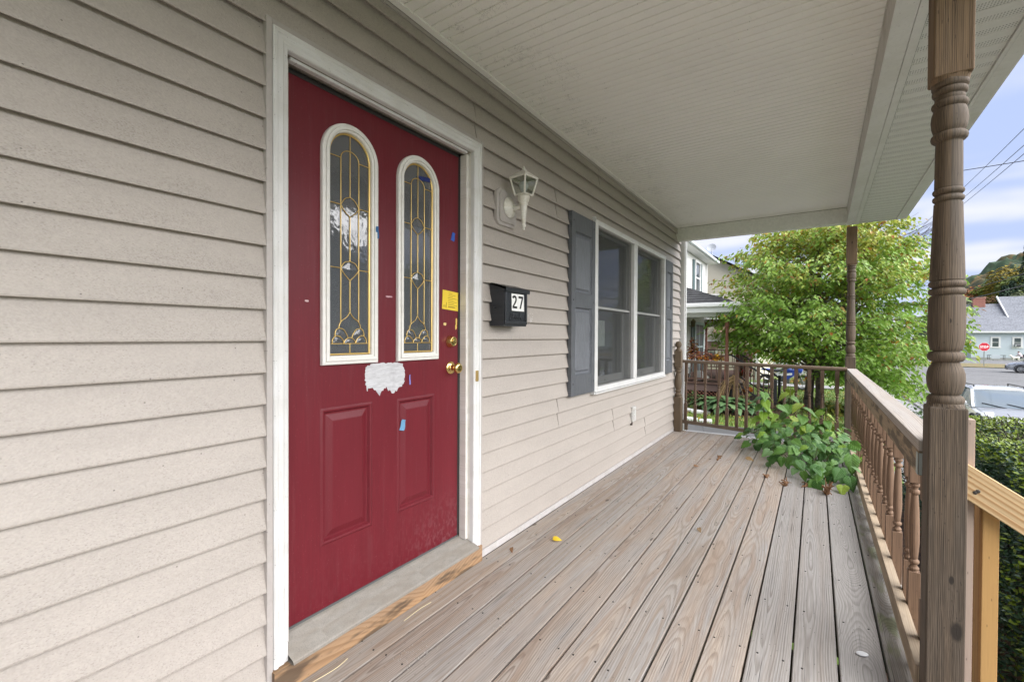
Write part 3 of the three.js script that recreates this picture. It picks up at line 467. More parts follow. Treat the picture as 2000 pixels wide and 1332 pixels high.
// ---------------------------------------------------------------- window and shutters
const screenMat = new THREE.MeshStandardMaterial({ color: new THREE.Color().setRGB(0.05, 0.054, 0.052), roughness: 0.9, transparent: true, opacity: 0.55 });
const sashGrey = paintMat(37, [0.36, 0.36, 0.345], { speck: 0.004, mottle: 0.08, rough: 0.5, size: 0.5 });
const windowGlass = new THREE.MeshPhysicalMaterial({ color: 0xffffff, transmission: 1, thickness: 0, roughness: 0.0, ior: 1.8, bumpMap: dataTex(256, 256, (x, y) => fbm(x / 256 * 5, y / 256 * 5, 7, 3), { srgb: false, rep: [0.8, 0.8] }), bumpScale: 0.0012 });
const win = thing('porch_window', 'white double window with dark screens between two grey shutters', 'window');
{
  const z0 = -3.425, z1 = -5.492, y0 = 0.757, y1 = 2.168, zm = -4.43;
  const fr = merge([box(0.004, 0.045, y0, y1, z0, z0 - 0.062, 0.006), box(0.004, 0.045, y0, y1, z1 + 0.05, z1, 0.006), box(0.004, 0.0445, y1 - 0.042, y1, z0 - 0.0622, z1 + 0.0502, 0.006), box(0.004, 0.0445, y0, y0 + 0.046, z0 - 0.0622, z1 + 0.0502, 0.006), box(0.004, 0.043, y0 + 0.0462, y1 - 0.0422, zm + 0.048, zm - 0.048, 0.006),
    box(0.0, 0.05, y1 - 0.004, y1 + 0.012, z0 + 0.018, z0, 0.002), box(0.0, 0.05, y0 - 0.012, y0 + 0.004, z0 + 0.018, z0, 0.002), box(0.0, 0.058, y0 - 0.012, y0 - 0.001, z0 + 0.002, z1 - 0.01, 0.003), box(0.0445, 0.049, y1 - 0.014, y1 - 0.003, z0 - 0.002, z1, 0.001), box(0.0445, 0.05, y0 + 0.004, y0 + 0.014, z0 - 0.002, z1, 0.001)]);
  part('frame', planeUV(fr, 2, 1), whiteTrim, win);
  part('reveal', planeUV(merge([box(-0.1, 0.004, y0, y0 + 0.04, z0 - 0.03, z1 + 0.03), box(-0.1, 0.004, y1 - 0.035, y1, z0 - 0.03, z1 + 0.03), box(-0.1, 0.004, y0 + 0.04, y1 - 0.035, z0 - 0.01, z0 - 0.055), box(-0.1, 0.004, y0 + 0.04, y1 - 0.035, z1 + 0.045, z1 + 0.01), box(-0.1, 0.004, y0 + 0.04, y1 - 0.035, zm + 0.04, zm - 0.04)]), 2, 1), sashGrey, win);
  for (const [a, b] of [[z0 - 0.055, zm + 0.04], [zm - 0.04, z1 + 0.045]]) {
    const ym = 1.462;
    for (const [c, d, x, n] of [[ym - 0.012, y1 - 0.036, -0.03, 'upper_sash'], [y0 + 0.041, ym + 0.016, -0.062, 'lower_sash']]) {
      const w = n === 'lower_sash' ? 0.05 : 0.034, s = part(n, planeUV(merge([box(x - 0.022, x, c, d, a, a - w, 0.003), box(x - 0.022, x, c, d, b + w, b, 0.003), box(x - 0.022, x - 0.0005, c, c + (n === 'lower_sash' ? 0.066 : 0.034), a - w, b + w, 0.003), box(x - 0.022, x - 0.0005, d - 0.034, d, a - w, b + w, 0.003)]), 2, 1), sashGrey, win);
      part('pane', planeUV(box(x - 0.012, x - 0.009, c + 0.03, d - 0.03, a - 0.03, b + 0.03), 2, 1), windowGlass, s);
      if (n === 'lower_sash') part('sash_lock', box(x, x + 0.012, c + 0.02, c + 0.032, (a + b) / 2 - 0.05, (a + b) / 2 + 0.05, 0.003), sashGrey, s);
    }
    part('screen', merge([new THREE.PlaneGeometry(a - b - 0.02, y1 - y0 - 0.1).rotateY(Math.PI / 2).translate(-0.008, (y0 + y1) / 2, (a + b) / 2)]), screenMat, win, 'fine grey insect screen');
    part('screen_bar', box(-0.011, -0.005, ym - 0.008, ym + 0.008, a, b), sashGrey, win);
  }
  part('taped_paper', box(-0.08, -0.079, 1.13, 1.36, -3.66, -3.93), plain(0.5, 0.56, 0.5, 0.9), win, 'sheet of paper behind the lower left pane');
}
const shutterMat = (() => { const m = paintMat(43, [0.098, 0.104, 0.113], { speck: 0.004, speckCol: 1.7, mottle: 0.25, patch: 0.5, tint: [1.25, 1.25, 1.25], rough: 0.55, size: 0.4, streak: [2.4, 0.2] }); m.bumpMap = dataTex(512, 512, (x, y) => { const u = x / 512 * 0.4, v = y / 512 * 0.8, r = Math.hypot((u - 0.2) * 1.0, 0.05 + 0.06 * Math.sin(v * 7)) + 0.02 * fbm(u * 20, v * 5, 2, 3); return 0.5 + 0.5 * Math.sin(r * 900); }, { srgb: false, rep: [2.5, 1.25] }); m.bumpScale = 0.0007; return m; })();
const screwMat = plain(0.03, 0.03, 0.033, 0.5);
const shutterPanel = shutterMat.clone(); shutterPanel.color.setRGB(1.5, 1.5, 1.52); shutterPanel.bumpScale = 0.0013;
function shutter(label, z0, z1) {
  const t = thing('shutter', label, 'shutter', [0.014, 0.772, (z0 + z1) / 2], 0, 'grey shutters beside the porch window'), w = Math.abs(z1 - z0) / 2, h = 1.365, T = 0.034;
  part('stile', planeUV(box(0, T, 0, h, w, w - 0.062, 0.003), 2, 1), shutterMat, t); part('stile', planeUV(box(0, T, 0, h, -w + 0.062, -w, 0.003), 2, 1), shutterMat, t);
  for (const [a, b] of [[0, 0.155], [0.66, 0.775], [1.225, h]]) part('rail', planeUV(box(0, T - 0.001, a, b, w - 0.062, -w + 0.062, 0.003), 2, 1), shutterMat, t);
  for (const [a, b] of [[0.155, 0.66], [0.775, 1.225]]) {
    const R2 = [[0, T - 0.003], [0.004, T - 0.016], [0.011, T - 0.022], [0.02, T - 0.021], [0.032, T - 0.01], [0.036, T - 0.0095]], pos = [], ww = w - 0.062;
    const rect = ([i, x]) => [[x, a + i, ww - i], [x, a + i, -ww + i], [x, b - i, -ww + i], [x, b - i, ww - i]];
    for (let k = 0; k < R2.length - 1; k++) { const A = rect(R2[k]), B = rect(R2[k + 1]); for (let q = 0; q < 4; q++) { const r = (q + 1) % 4; pos.push(...A[q], ...A[r], ...B[r], ...A[q], ...B[r], ...B[q]); } }
    const I = rect(R2[R2.length - 1]); pos.push(...I[0], ...I[1], ...I[2], ...I[0], ...I[2], ...I[3]);
    const gg = new THREE.BufferGeometry(); gg.setAttribute('position', new THREE.Float32BufferAttribute(pos, 3)); gg.computeVertexNormals();
    part('panel', planeUV(gg, 2, 1), shutterPanel, t, 'faded grained panel');
  }
  for (const y of [0.09, 0.715, 1.3]) for (const z of [w - 0.03, -w + 0.03]) part('screw', moved(lathe([[0, 0.003], [0.006, 0.002], [0.007, 0]], 10).rotateZ(-Math.PI / 2), T, y, z), screwMat, t);
}
shutter('grey plastic shutter between the mailbox and the window', -2.992, -3.415);
shutter('grey plastic shutter at the far side of the window near the railing', -5.50, -5.815);

// ---------------------------------------------------------------- lantern, mailbox, outlet
const lampCream = paintMat(47, [0.68, 0.655, 0.59], { speck: 0.008, speckCol: 0.5, mottle: 0.12, patch: 0.5, tint: [0.95, 0.9, 0.78], rough: 0.45, size: 0.25 });
{
  const t = thing('wall_lantern', 'cream metal coach lantern with clear bulb on the wall between door and window', 'lantern', [0.012, 1.955, -2.175]);
  const plate = (w, h, c, d, x) => { const s = new THREE.Shape(); s.moveTo(-w + c, -h); s.lineTo(w - c, -h); s.lineTo(w - c * 0.45, -h + c * 0.45); s.lineTo(w, -h + c); s.lineTo(w, h - c); s.lineTo(w - c * 0.45, h - c * 0.45); s.lineTo(w - c, h); s.lineTo(-w + c, h); s.lineTo(-w + c * 0.45, h - c * 0.45); s.lineTo(-w, h - c); s.lineTo(-w, -h + c); s.lineTo(-w + c * 0.45, -h + c * 0.45); s.closePath(); const g = new THREE.ExtrudeGeometry(s, { depth: d, bevelEnabled: true, bevelSize: 0.004, bevelThickness: 0.004, bevelSegments: 2 }); g.rotateY(Math.PI / 2); g.translate(x, 0, 0); return flat(g); };
  part('mounting_block', planeUV(merge([plate(0.096, 0.1, 0.022, 0.016, 0.002), plate(0.078, 0.082, 0.012, 0.006, 0.022)]), 2, 1), trimTan, t, 'tan mounting block');
  part('backplate', planeUV(lathe([[0, 0], [0.058, 0], [0.06, 0.004], [0.054, 0.011], [0.05, 0.012], [0.046, 0.017], [0.03, 0.028], [0.02, 0.032], [0.0, 0.033]], 28).rotateZ(-Math.PI / 2).translate(0.032, 0.005, -0.005), 2, 1), lampCream, t);
  const ax = 0.135, by = 0.012;                                     // axis of the lantern body, out from the wall
  part('arm', planeUV(merge([tube([[0.05, 0.005, -0.005], [0.085, -0.006, -0.003], [0.118, 0.0, 0], [ax, 0.01, 0]], 0.0135, 10, 14)]), 2, 1), lampCream, t);
  part('stem', planeUV(merge([lathe([[0, -0.15], [0.006, -0.149], [0.008, -0.143], [0.004, -0.137], [0.0125, -0.13], [0.014, -0.122], [0.01, -0.114], [0.0115, -0.1], [0.015, -0.06], [0.0195, -0.022], [0.02, -0.01], [0.024, -0.006], [0.026, 0.0], [0.024, 0.004], [0.026, 0.008], [0.0335, 0.026], [0.0345, 0.042], [0.032, 0.045], [0, 0.045]], 26).translate(ax, by, 0)]), 2, 1), lampCream, t);
  // flaring four-sided body: 35 mm wide at the foot, 62 mm at the eaves, turned edge-on like in the photograph
  const lo = 0.046, hi = 0.072, h0 = by + 0.046, h1 = by + 0.142, q = 0.13, body = (k, y, r) => { const a = q + Math.PI / 4 + k * Math.PI / 2; return [ax + Math.cos(a) * r * 1.08, y, Math.sin(a) * r * 1.08]; };
  const bars = []; for (let k = 0; k < 4; k++) { bars.push(rod(body(k, h0, lo), body(k, h1, hi), 0.0066, 0.0066, 4), rod(body(k, h0, lo), body(k + 1, h0, lo), 0.0065, 0.0065, 4), rod(body(k, h1, hi), body(k + 1, h1, hi), 0.007, 0.007, 4)); }
  bars.push(new THREE.CylinderGeometry(lo * 1.05, lo * 0.8, 0.004, 4).rotateY(-q).translate(ax, h0 - 0.003, 0));
  part('cage', planeUV(merge(bars), 2, 1), lampCream, t);
  const lampGlass = new THREE.MeshPhysicalMaterial({ transmission: 1, thickness: 0, roughness: 0.03, ior: 1.6, color: new THREE.Color().setRGB(0.82, 0.85, 0.82) });
  for (let k = 0; k < 4; k++) { const a = body(k, h0, lo * 0.985), b = body(k + 1, h0, lo * 0.985), c = body(k + 1, h1, hi * 0.985), d = body(k, h1, hi * 0.985), g = new THREE.BufferGeometry(); g.setAttribute('position', new THREE.Float32BufferAttribute([...a, ...b, ...c, ...a, ...c, ...d], 3)); g.setAttribute('uv', new THREE.Float32BufferAttribute([0, 0, 1, 0, 1, 1, 0, 0, 1, 1, 0, 1], 2)); g.computeVertexNormals(); part('pane', g, lampGlass, t); }
  const roof = []; const rr = [[0.08, 0], [0.074, 0.007], [0.05, 0.022], [0.026, 0.038], [0.014, 0.044]], rp = []; for (let i = 0; i < rr.length - 1; i++) for (let k = 0; k < 4; k++) { const a = body(k, h1 + rr[i][1], rr[i][0]), b = body(k + 1, h1 + rr[i][1], rr[i][0]), c = body(k + 1, h1 + rr[i + 1][1], rr[i + 1][0]), d = body(k, h1 + rr[i + 1][1], rr[i + 1][0]); rp.push(...a, ...b, ...c, ...a, ...c, ...d); }
  const rg = new THREE.BufferGeometry(); rg.setAttribute('position', new THREE.Float32BufferAttribute(rp, 3)); rg.setAttribute('uv', new THREE.Float32BufferAttribute(new Float32Array(rp.length / 3 * 2), 2)); rg.computeVertexNormals();
  part('roof', planeUV(merge([rg, lathe([[0.013, 0], [0.016, 0.004], [0.012, 0.009], [0.007, 0.012], [0.0085, 0.016], [0.005, 0.021], [0.002, 0.028], [0, 0.029]], 14).translate(ax, h1 + 0.042, 0)]), 2, 1), lampCream, t);
  const bulbMat = new THREE.MeshPhysicalMaterial({ color: new THREE.Color().setRGB(0.72, 0.73, 0.72), roughness: 0.25, transmission: 0.35, thickness: 0 });
  part('bulb', lathe([[0, 0], [0.012, 0.002], [0.013, 0.02], [0.018, 0.03], [0.027, 0.045], [0.0285, 0.056], [0.024, 0.07], [0.012, 0.079], [0, 0.081]], 20).translate(ax, h0, 0), bulbMat, t);
}
{
  const t = thing('mailbox', 'black metal wall mailbox numbered 27 beside the door frame', 'mailbox', [0.014, 1.275, -2.155]);
  const black = paintMat(53, [0.022, 0.024, 0.028], { speck: 0.01, speckCol: 3.2, mottle: 0.3, patch: 0.3, tint: [1.6, 1.6, 1.6], rough: 0.34, size: 0.3, bump: 0.0005 });
  const w = 0.116, prof = [[0, -0.002], [0.094, -0.002], [0.1, 0.2], [0, 0.235]];
  part('body', planeUV(merge([sweep(prof, w, -w, (a, b, z) => [a, b, z], true), ...[w, -w].map((z) => { const g = new THREE.BufferGeometry(), q = prof.map(([a, b]) => [a, b, z]); g.setAttribute('position', new THREE.Float32BufferAttribute([...q[0], ...q[1], ...q[2], ...q[0], ...q[2], ...q[3]], 3)); g.setAttribute('uv', new THREE.Float32BufferAttribute(new Float32Array(12), 2)); g.computeVertexNormals(); return g; })]), 2, 1), black, t);
  const fw = w - 0.018; part('face_rim', planeUV(merge([box(0.096, 0.1035, 0.008, 0.026, w - 0.004, -w + 0.004, 0.003), box(0.097, 0.1045, 0.026, 0.19, w - 0.004, fw, 0.003), box(0.097, 0.1045, 0.026, 0.19, -fw, -w + 0.004, 0.003)]), 2, 1), black, t);
  part('lid', planeUV(merge([sweep([[-0.0, 0.243], [0.108, 0.213], [0.114, 0.206], [0.112, 0.186], [0.106, 0.187], [0.105, 0.203], [0, 0.233]], w + 0.008, -w - 0.008, (a, b, z) => [a, b, z], true)]), 2, 1), black, t);
  const cv = document.createElement('canvas'); cv.width = 256; cv.height = 256; const c = cv.getContext('2d'); c.fillStyle = '#e9e9e4'; c.fillRect(0, 0, 256, 256); c.fillStyle = '#8d8d88'; c.fillRect(127, 0, 3, 256); c.fillStyle = '#161616'; c.textAlign = 'center'; c.font = 'bold 250px sans-serif';
  for (const [s, x] of [['2', 62], ['7', 193]]) { c.save(); c.translate(x, 222); c.scale(0.8, 1.02); c.fillText(s, 0, 0); c.restore(); }
  const nt = new THREE.CanvasTexture(cv); nt.colorSpace = THREE.SRGBColorSpace;
  const ng = new THREE.PlaneGeometry(0.128, 0.102); ng.rotateY(Math.PI / 2); ng.rotateZ(0.03); ng.translate(0.1008, 0.135, -0.014); part('number_plate', ng, new THREE.MeshStandardMaterial({ map: nt, roughness: 0.6 }), t);
  // raised script lettering
  const S = (pts) => tube(pts.map(([s, y]) => [0.0995 + y * 0.01, y, -s]), 0.0022, 6), L = [];
  L.push(S([[-0.066, 0.036], [-0.058, 0.05], [-0.052, 0.072], [-0.046, 0.058], [-0.04, 0.042], [-0.033, 0.058], [-0.026, 0.073], [-0.024, 0.055], [-0.019, 0.04]]), S([[0.008, 0.056], [-0.004, 0.06], [-0.01, 0.05], [-0.004, 0.04], [0.006, 0.048], [0.009, 0.058], [0.01, 0.044], [0.018, 0.041]]), S([[0.02, 0.057], [0.022, 0.044], [0.03, 0.041]]), S([[0.034, 0.044], [0.042, 0.066], [0.046, 0.076], [0.04, 0.07], [0.04, 0.05], [0.05, 0.04], [0.062, 0.05]]), S([[-0.06, 0.031], [-0.02, 0.027], [0.03, 0.028], [0.07, 0.036]]));
  part('raised_lettering', merge(L), black, t, 'raised script word Mail');
  part('side_hook', rod([0.03, 0.098, w], [0.034, 0.1, w + 0.018], 0.003), black, t);
}
{
  const t = thing('wall_outlet', 'small white outlet box with flaking paint low on the siding below the window', 'outlet', [0.012, 0.45, -4.425]);
  const m = paintMat(59, [0.6, 0.59, 0.56], { speck: 0.12, speckCol: 0.45, mottle: 0.35, patch: 0.6, rough: 0.6, size: 0.12 });
  part('plate', planeUV(merge([box(0, 0.026, -0.075, 0.07, -0.052, 0.052, 0.004)]), 2, 1), m, t); part('cover', planeUV(merge([box(0.026, 0.034, -0.055, 0.0, -0.03, 0.03, 0.004), box(0.026, 0.034, 0.004, 0.056, -0.03, 0.03, 0.004)]), 2, 1), m, t);
  part('bracket', box(0, 0.02, -0.11, -0.078, 0.03, 0.052, 0.003), plain(0.06, 0.045, 0.035, 0.7), t, 'rusty dark bracket');
}

// ---------------------------------------------------------------- posts, railings, stair rail
const postWood = woodMat(401, { wm: 0.3, lm: 2.9, early: [0.145, 0.1, 0.062], late: [0.028, 0.019, 0.012], grey: [0.105, 0.082, 0.06], greyAmt: 0.4, ring: 0.0042, straight: 0.16, knots: 0, knotsAt: [[0.045, 0.305, 0.015], [0.032, 0.462, 0.007], [0.05, 1.27, 0.004]], contrast: 1.1, fibre: 1.0, checks: 1.7, checks: 1.2, rough: 0.78, bump: 0.0016 });
const postTop = woodMat(403, { wm: 0.3, lm: 2.9, h: 1024, early: [0.2, 0.125, 0.065], late: [0.06, 0.036, 0.02], grey: [0.15, 0.105, 0.064], greyAmt: 0.25, ring: 0.005, straight: -0.14, knots: 0, knotsAt: [[0.1, 2.27, 0.008]], contrast: 0.9, fibre: 0.75, checks: 1.4, rough: 0.8 });
const newelWood = woodMat(405, { wm: 0.3, lm: 1.5, h: 1024, early: [0.144, 0.101, 0.059], late: [0.072, 0.048, 0.027], grey: [0.137, 0.108, 0.076], greyAmt: 0.3, ring: 0.005, straight: 0.12, knots: 1, rough: 0.8 });
const railOld = woodMat(407, { wm: 0.3, lm: 2.4, h: 1024, early: [0.173, 0.119, 0.076], late: [0.094, 0.060, 0.036], grey: [0.158, 0.122, 0.094], greyAmt: 0.35, ring: 0.006, straight: 0.1, knots: 1, rough: 0.72 });
const balusterOld = woodMat(409, { w: 128, wm: 0.15, lm: 1.2, h: 1024, early: [0.137, 0.083, 0.049], late: [0.072, 0.042, 0.024], grey: [0.108, 0.072, 0.050], greyAmt: 0.3, ring: 0.0045, straight: 0.1, knots: 0, rough: 0.7 });
const railTan = woodMat(411, { wm: 0.3, lm: 3.0, early: [0.44, 0.345, 0.235], late: [0.26, 0.185, 0.115], grey: [0.34, 0.275, 0.2], greyAmt: 0.4, ring: 0.007, depth: 0.03, knots: 4, stains: 0.25, rough: 0.8 });
const capGrey = woodMat(413, { wm: 0.3, lm: 3.0, early: [0.42, 0.36, 0.3], late: [0.27, 0.22, 0.18], grey: [0.42, 0.39, 0.36], greyAmt: 0.6, ring: 0.008, depth: 0.03, knots: 3, rough: 0.85 });
const railFace = woodMat(415, { wm: 0.3, lm: 3.0, early: [0.4, 0.3, 0.19], late: [0.24, 0.165, 0.1], grey: [0.3, 0.24, 0.17], greyAmt: 0.4, ring: 0.008, depth: 0.03, knots: 3, stains: 0.7, rough: 0.8 });
const cedar = woodMat(417, { w: 128, wm: 0.15, lm: 1.2, h: 1024, early: [0.235, 0.145, 0.088], late: [0.095, 0.055, 0.034], grey: [0.185, 0.128, 0.088], greyAmt: 0.3, ring: 0.005, straight: 0.09, knots: 0, rough: 0.75, fibre: 0.45 });
const newWood = woodMat(419, { wm: 0.3, lm: 2.0, h: 1024, early: [0.6, 0.42, 0.22], late: [0.38, 0.21, 0.085], grey: [0.56, 0.4, 0.22], greyAmt: 0.3, ring: 0.014, straight: -0.1, knots: 4, contrast: 1.2, checks: 0.6, fibre: 0.12, rough: 0.7 });
const goldWood = woodMat(421, { wm: 0.3, lm: 2.0, h: 1024, early: [0.52, 0.3, 0.105], late: [0.4, 0.21, 0.07], grey: [0.5, 0.3, 0.11], greyAmt: 0.3, ring: 0.026, straight: 0.12, knots: 1, checks: 0.3, fibre: 0.12, rough: 0.7 });
const pinkWood = woodMat(423, { wm: 0.3, lm: 2.0, h: 1024, early: [0.46, 0.345, 0.27], late: [0.3, 0.17, 0.12], grey: [0.42, 0.33, 0.27], greyAmt: 0.3, ring: 0.013, straight: 0.08, knots: 1, checks: 0.4, fibre: 0.12, rough: 0.72 });
// turned section: pts are [radius, height]; uv wraps the texture once in metres
function turned(pts, radial, mat, name, parent, du = 0) { const g = lathe(pts, radial), p = g.attributes.position.array, n = p.length / 3, uv = new Float32Array(n * 2), u0 = g.attributes.uv.array, R = Math.max(...pts.map((q) => q[0])); for (let i = 0; i < n; i++) { uv[i * 2] = u0[i * 2] * 2 * Math.PI * R + du; uv[i * 2 + 1] = p[i * 3 + 1]; } g.setAttribute('uv', new THREE.BufferAttribute(uv, 2)); return part(name, g, mat, parent); }
const bead = (y, r, h) => Array.from({ length: 7 }, (_, i) => { const t = -Math.PI / 2 + i / 6 * Math.PI; return [r - h * 0.45 + Math.cos(t) * h * 0.45, y + Math.sin(t) * h / 2]; });
// the square ends are coved into the round where the lathe began
function squareEnd(y0, y1, half, coveTop, coveBottom, mat, parent, du) {
  const rd = [];
  rd.push(grainUV(box(-half, half, y0, y1, -half, half, 0.006), 1, du, 0));
  const cove = (y, s) => { const a = half - 0.0015, q = [], N = 24; for (let i = 0; i < N; i++) { const t0 = i / N * 2 * Math.PI, t1 = (i + 1) / N * 2 * Math.PI, sq = (t) => { const m = Math.max(Math.abs(Math.cos(t)), Math.abs(Math.sin(t))); return [Math.cos(t) / m * a, Math.sin(t) / m * a]; }, dr = (t) => { const [x, z] = sq(t); return Math.hypot(x, z) - a; }; const A = sq(t0), B = sq(t1), C = [Math.cos(t0) * half * 0.93, Math.sin(t0) * half * 0.93], D = [Math.cos(t1) * half * 0.93, Math.sin(t1) * half * 0.93], ya = y - s * dr(t0) * 0.9, yb = y - s * dr(t1) * 0.9; q.push(A[0], ya, A[1], B[0], yb, B[1], D[0], y + s * 0.012, D[1], A[0], ya, A[1], D[0], y + s * 0.012, D[1], C[0], y + s * 0.012, C[1]); q.push(0, y + s * 0.012, 0, C[0], y + s * 0.012, C[1], D[0], y + s * 0.012, D[1]); } const g = new THREE.BufferGeometry(); g.setAttribute('position', new THREE.Float32BufferAttribute(q, 3)); g.computeVertexNormals(); return planeUV(g, 0, 1, 1, 1, du, 0); };
  if (coveTop) rd.push(cove(y1, 1)); if (coveBottom) rd.push(cove(y0, -1));
  return part('square_end', merge(rd), mat, parent);
}
function porchPost(label, x, z, foot) {
  const t = thing('porch_post', label, 'post', [x, 0, z], 0), h = 0.0465;
  squareEnd(foot, 1.0, h, true, false, postWood, t, 0.02); squareEnd(2.035, 2.452, h + 0.001, false, true, postTop, t, 0.1);
  const p = [[0.03, 1.0], [0.042, 1.003], ...bead(1.02, 0.046, 0.034), [0.036, 1.039], [0.0405, 1.05], [0.045, 1.068], [0.0465, 1.085], [0.0455, 1.105], [0.041, 1.122], [0.034, 1.134], [0.035, 1.138], ...bead(1.158, 0.046, 0.034), [0.038, 1.178], [0.0405, 1.19], [0.0445, 1.21], [0.0455, 1.24], [0.044, 1.345], ...bead(1.365, 0.0455, 0.022), ...bead(1.389, 0.0455, 0.022), [0.0425, 1.402], [0.0345, 1.645], ...bead(1.66, 0.0385, 0.02), ...bead(1.683, 0.0385, 0.02), [0.034, 1.695], [0.0325, 1.835], ...bead(1.855, 0.045, 0.03), [0.0385, 1.873], [0.0425, 1.888], [0.0445, 1.908], [0.043, 1.928], [0.0385, 1.944], ...bead(1.958, 0.044, 0.024), [0.036, 1.973], [0.0365, 1.982], ...bead(1.997, 0.043, 0.024), [0.044, 2.012], [0.045, 2.03], [0.03, 2.037]];
  turned(p, 40, postWood, 'turned_shaft', t, 0.05);
  return t;
}
porchPost('near turned porch post, tall and grey-brown, beside the stair rail', 1.876, -1.977, -0.02);
porchPost('far turned porch post at the corner where the two railings meet', 1.856, -6.33, -0.02);
{
  const t = thing('newel_post', 'short brown newel post with ball finial against the wall at the side railing', 'newel post', [0.063, 0, -6.05]), h = 0.046;
  squareEnd(0.0, 0.44, h, true, false, newelWood, t, 0); squareEnd(0.83, 1.035, h * 0.93, true, true, newelWood, t, 0.07);
  turned([[0.03, 0.44], [0.04, 0.452], ...bead(0.47, 0.044, 0.02), [0.03, 0.486], [0.028, 0.5], ...bead(0.52, 0.038, 0.026), [0.032, 0.54], [0.041, 0.58], [0.044, 0.62], [0.041, 0.67], [0.033, 0.72], [0.027, 0.75], ...bead(0.772, 0.04, 0.026), [0.028, 0.792], ...bead(0.81, 0.042, 0.02), [0.03, 0.83]], 28, newelWood, 'turned_shaft', t);
  turned([[0.038, 1.035], [0.036, 1.055], [0.022, 1.066], [0.02, 1.075], [0.031, 1.088], [0.0375, 1.106], [0.0385, 1.118], [0.036, 1.136], [0.026, 1.152], [0.012, 1.159], [0, 1.16]], 24, newelWood, 'ball_finial', t);
}
// turned baluster of length 1, square ends; scaled copies would change the beads, so each railing has its own
function balusterGeo(y0, y1, half, square, squareTop, radial = 12) {
  const a = y0 + square, b = y1 - squareTop, c = (a + b) / 2, r = half * 0.92, L = b - a;
  const pts = [[half * 0.8, a], ...bead(a + 0.012, r, 0.014), [r * 0.72, a + 0.022], ...bead(a + 0.04, r * 1.02, 0.022), [r * 0.72, a + 0.054], [r * 0.8, a + 0.07], [r * 1.0, a + L * 0.32], [r * 0.98, c], [r * 0.85, a + L * 0.7], [r * 0.7, b - 0.07], [r * 0.66, b - 0.054], ...bead(b - 0.04, r * 1.02, 0.022), [r * 0.72, b - 0.022], ...bead(b - 0.012, r, 0.014), [half * 0.8, b]];
  const g = lathe(pts, radial); const p = g.attributes.position.array, uv = new Float32Array(p.length / 3 * 2), u0 = g.attributes.uv.array; for (let i = 0; i < uv.length / 2; i++) { uv[i * 2] = u0[i * 2] * 0.11; uv[i * 2 + 1] = p[i * 3 + 1]; }
  g.setAttribute('uv', new THREE.BufferAttribute(uv, 2));
  return merge([g, grainUV(box(-half, half, y0, a + 0.001, -half, half, 0.002), 1), grainUV(box(-half, half, b - 0.001, y1, -half, half, 0.002), 1)]);
}
{
  const t = thing('side_railing', 'dark brown wooden railing closing the far end of the porch', 'railing', [0, 0, -6.2]);
  const slope = -0.018, x0 = 0.1, x1 = 1.812, yT = (x) => 0.916 - 0.9 * (-slope) * (x - x0), yB = (x) => 0.126 - 0.045 * (x - x0);
  const tp = [[-0.022, -0.04], [0.022, -0.04], [0.026, -0.034], [0.03, -0.026], [0.031, -0.012], [0.026, -0.004], [0.014, 0], [-0.014, 0], [-0.026, -0.004], [-0.031, -0.012], [-0.03, -0.026], [-0.026, -0.034]];
  part('top_rail', sweep(tp, x0 - 0.05, x1 + 0.01, (a, b, x) => [x, yT(x) + b, a], true, (a, b, x, s) => [s, x]), railOld, t);
  part('bottom_rail', grainUV(sweep([[-0.02, -0.04], [0.02, -0.04], [0.02, 0], [-0.02, 0]], x0 - 0.05, x1 + 0.01, (a, b, x) => [x, yB(x) + b, a], true), 0), railOld, t);
  const bg = balusterGeo(0, 0.77, 0.0185, 0.225, 0.25), X = [0.121, 0.24, 0.364, 0.512, 0.616, 0.728, 0.832, 0.96, 1.108, 1.23, 1.347, 1.481, 1.592, 1.735];
  X.forEach((x, i) => { const b = part('baluster', bg, balusterOld, t); const lo = yB(x) - 0.004, hi = yT(x) - 0.036; b.position.set(x - (i === 3 ? 0.012 : 0), lo, 0); b.scale.set(1, (hi - lo) / 0.77, 1); b.rotation.z = i === 3 ? -0.045 : (i % 3 - 1) * 0.008; b.rotation.y = 0.06 * (i % 2); });
  part('foot_block', grainUV(box(0.113, 0.15, 0.0, 0.088, 0.02, -0.02, 0.002), 1), railOld, t);
}
{
  const t = thing('front_railing', 'weathered tan railing with turned balusters along the street side', 'railing', [1.82, 0, 0]);
  const z0 = -2.027, z1 = -6.28, cap = grainUV(box(0, 0.09, 0.836, 0.873, z0, z1, 0.004), 2, 0.02, 0.4);
  part('cap_rail', cap, capGrey, t, 'grey weathered cap rail');
  part('upper_rail', grainUV(box(0.001, 0.038, 0.752, 0.8355, z0 - 0.004, z1, 0.003), 2, -0.03, 0.9), railFace, t, 'stained tan rail under the cap');
  part('bottom_rail', grainUV(box(0.0, 0.037, 0.03, 0.112, z0 + 0.0, z1, 0.003), 2, 0.05, 2.2), railTan, t);
  const bg = balusterGeo(-0.06, 0.815, 0.0195, 0.29, 0.215, 16), R = rng(5);
  [-2.22, -2.487, -2.62, -2.955, -3.21, -3.4, -3.62, -3.85, -4.06, -4.27, -4.48, -4.69, -4.9, -5.11, -5.32, -5.53, -5.74, -5.95, -6.14].forEach((z, i) => { const b = part('baluster', bg, cedar, t); b.position.set(0.0578, 0.02, z + (R() - 0.5) * 0.01); b.rotation.y = (R() - 0.5) * 0.1; b.rotation.x = (R() - 0.5) * 0.014 + (i === 2 ? 0.03 : 0); b.rotation.z = (R() - 0.5) * 0.01; });
  part('metal_bracket', merge([box(0.002, 0.036, 0.757, 0.83, z0, z0 + 0.0025), box(-0.0015, 0.0005, 0.757, 0.83, z0, z0 - 0.03)]), plain(0.42, 0.44, 0.43, 0.45, { metalness: 0.7 }), t);
}
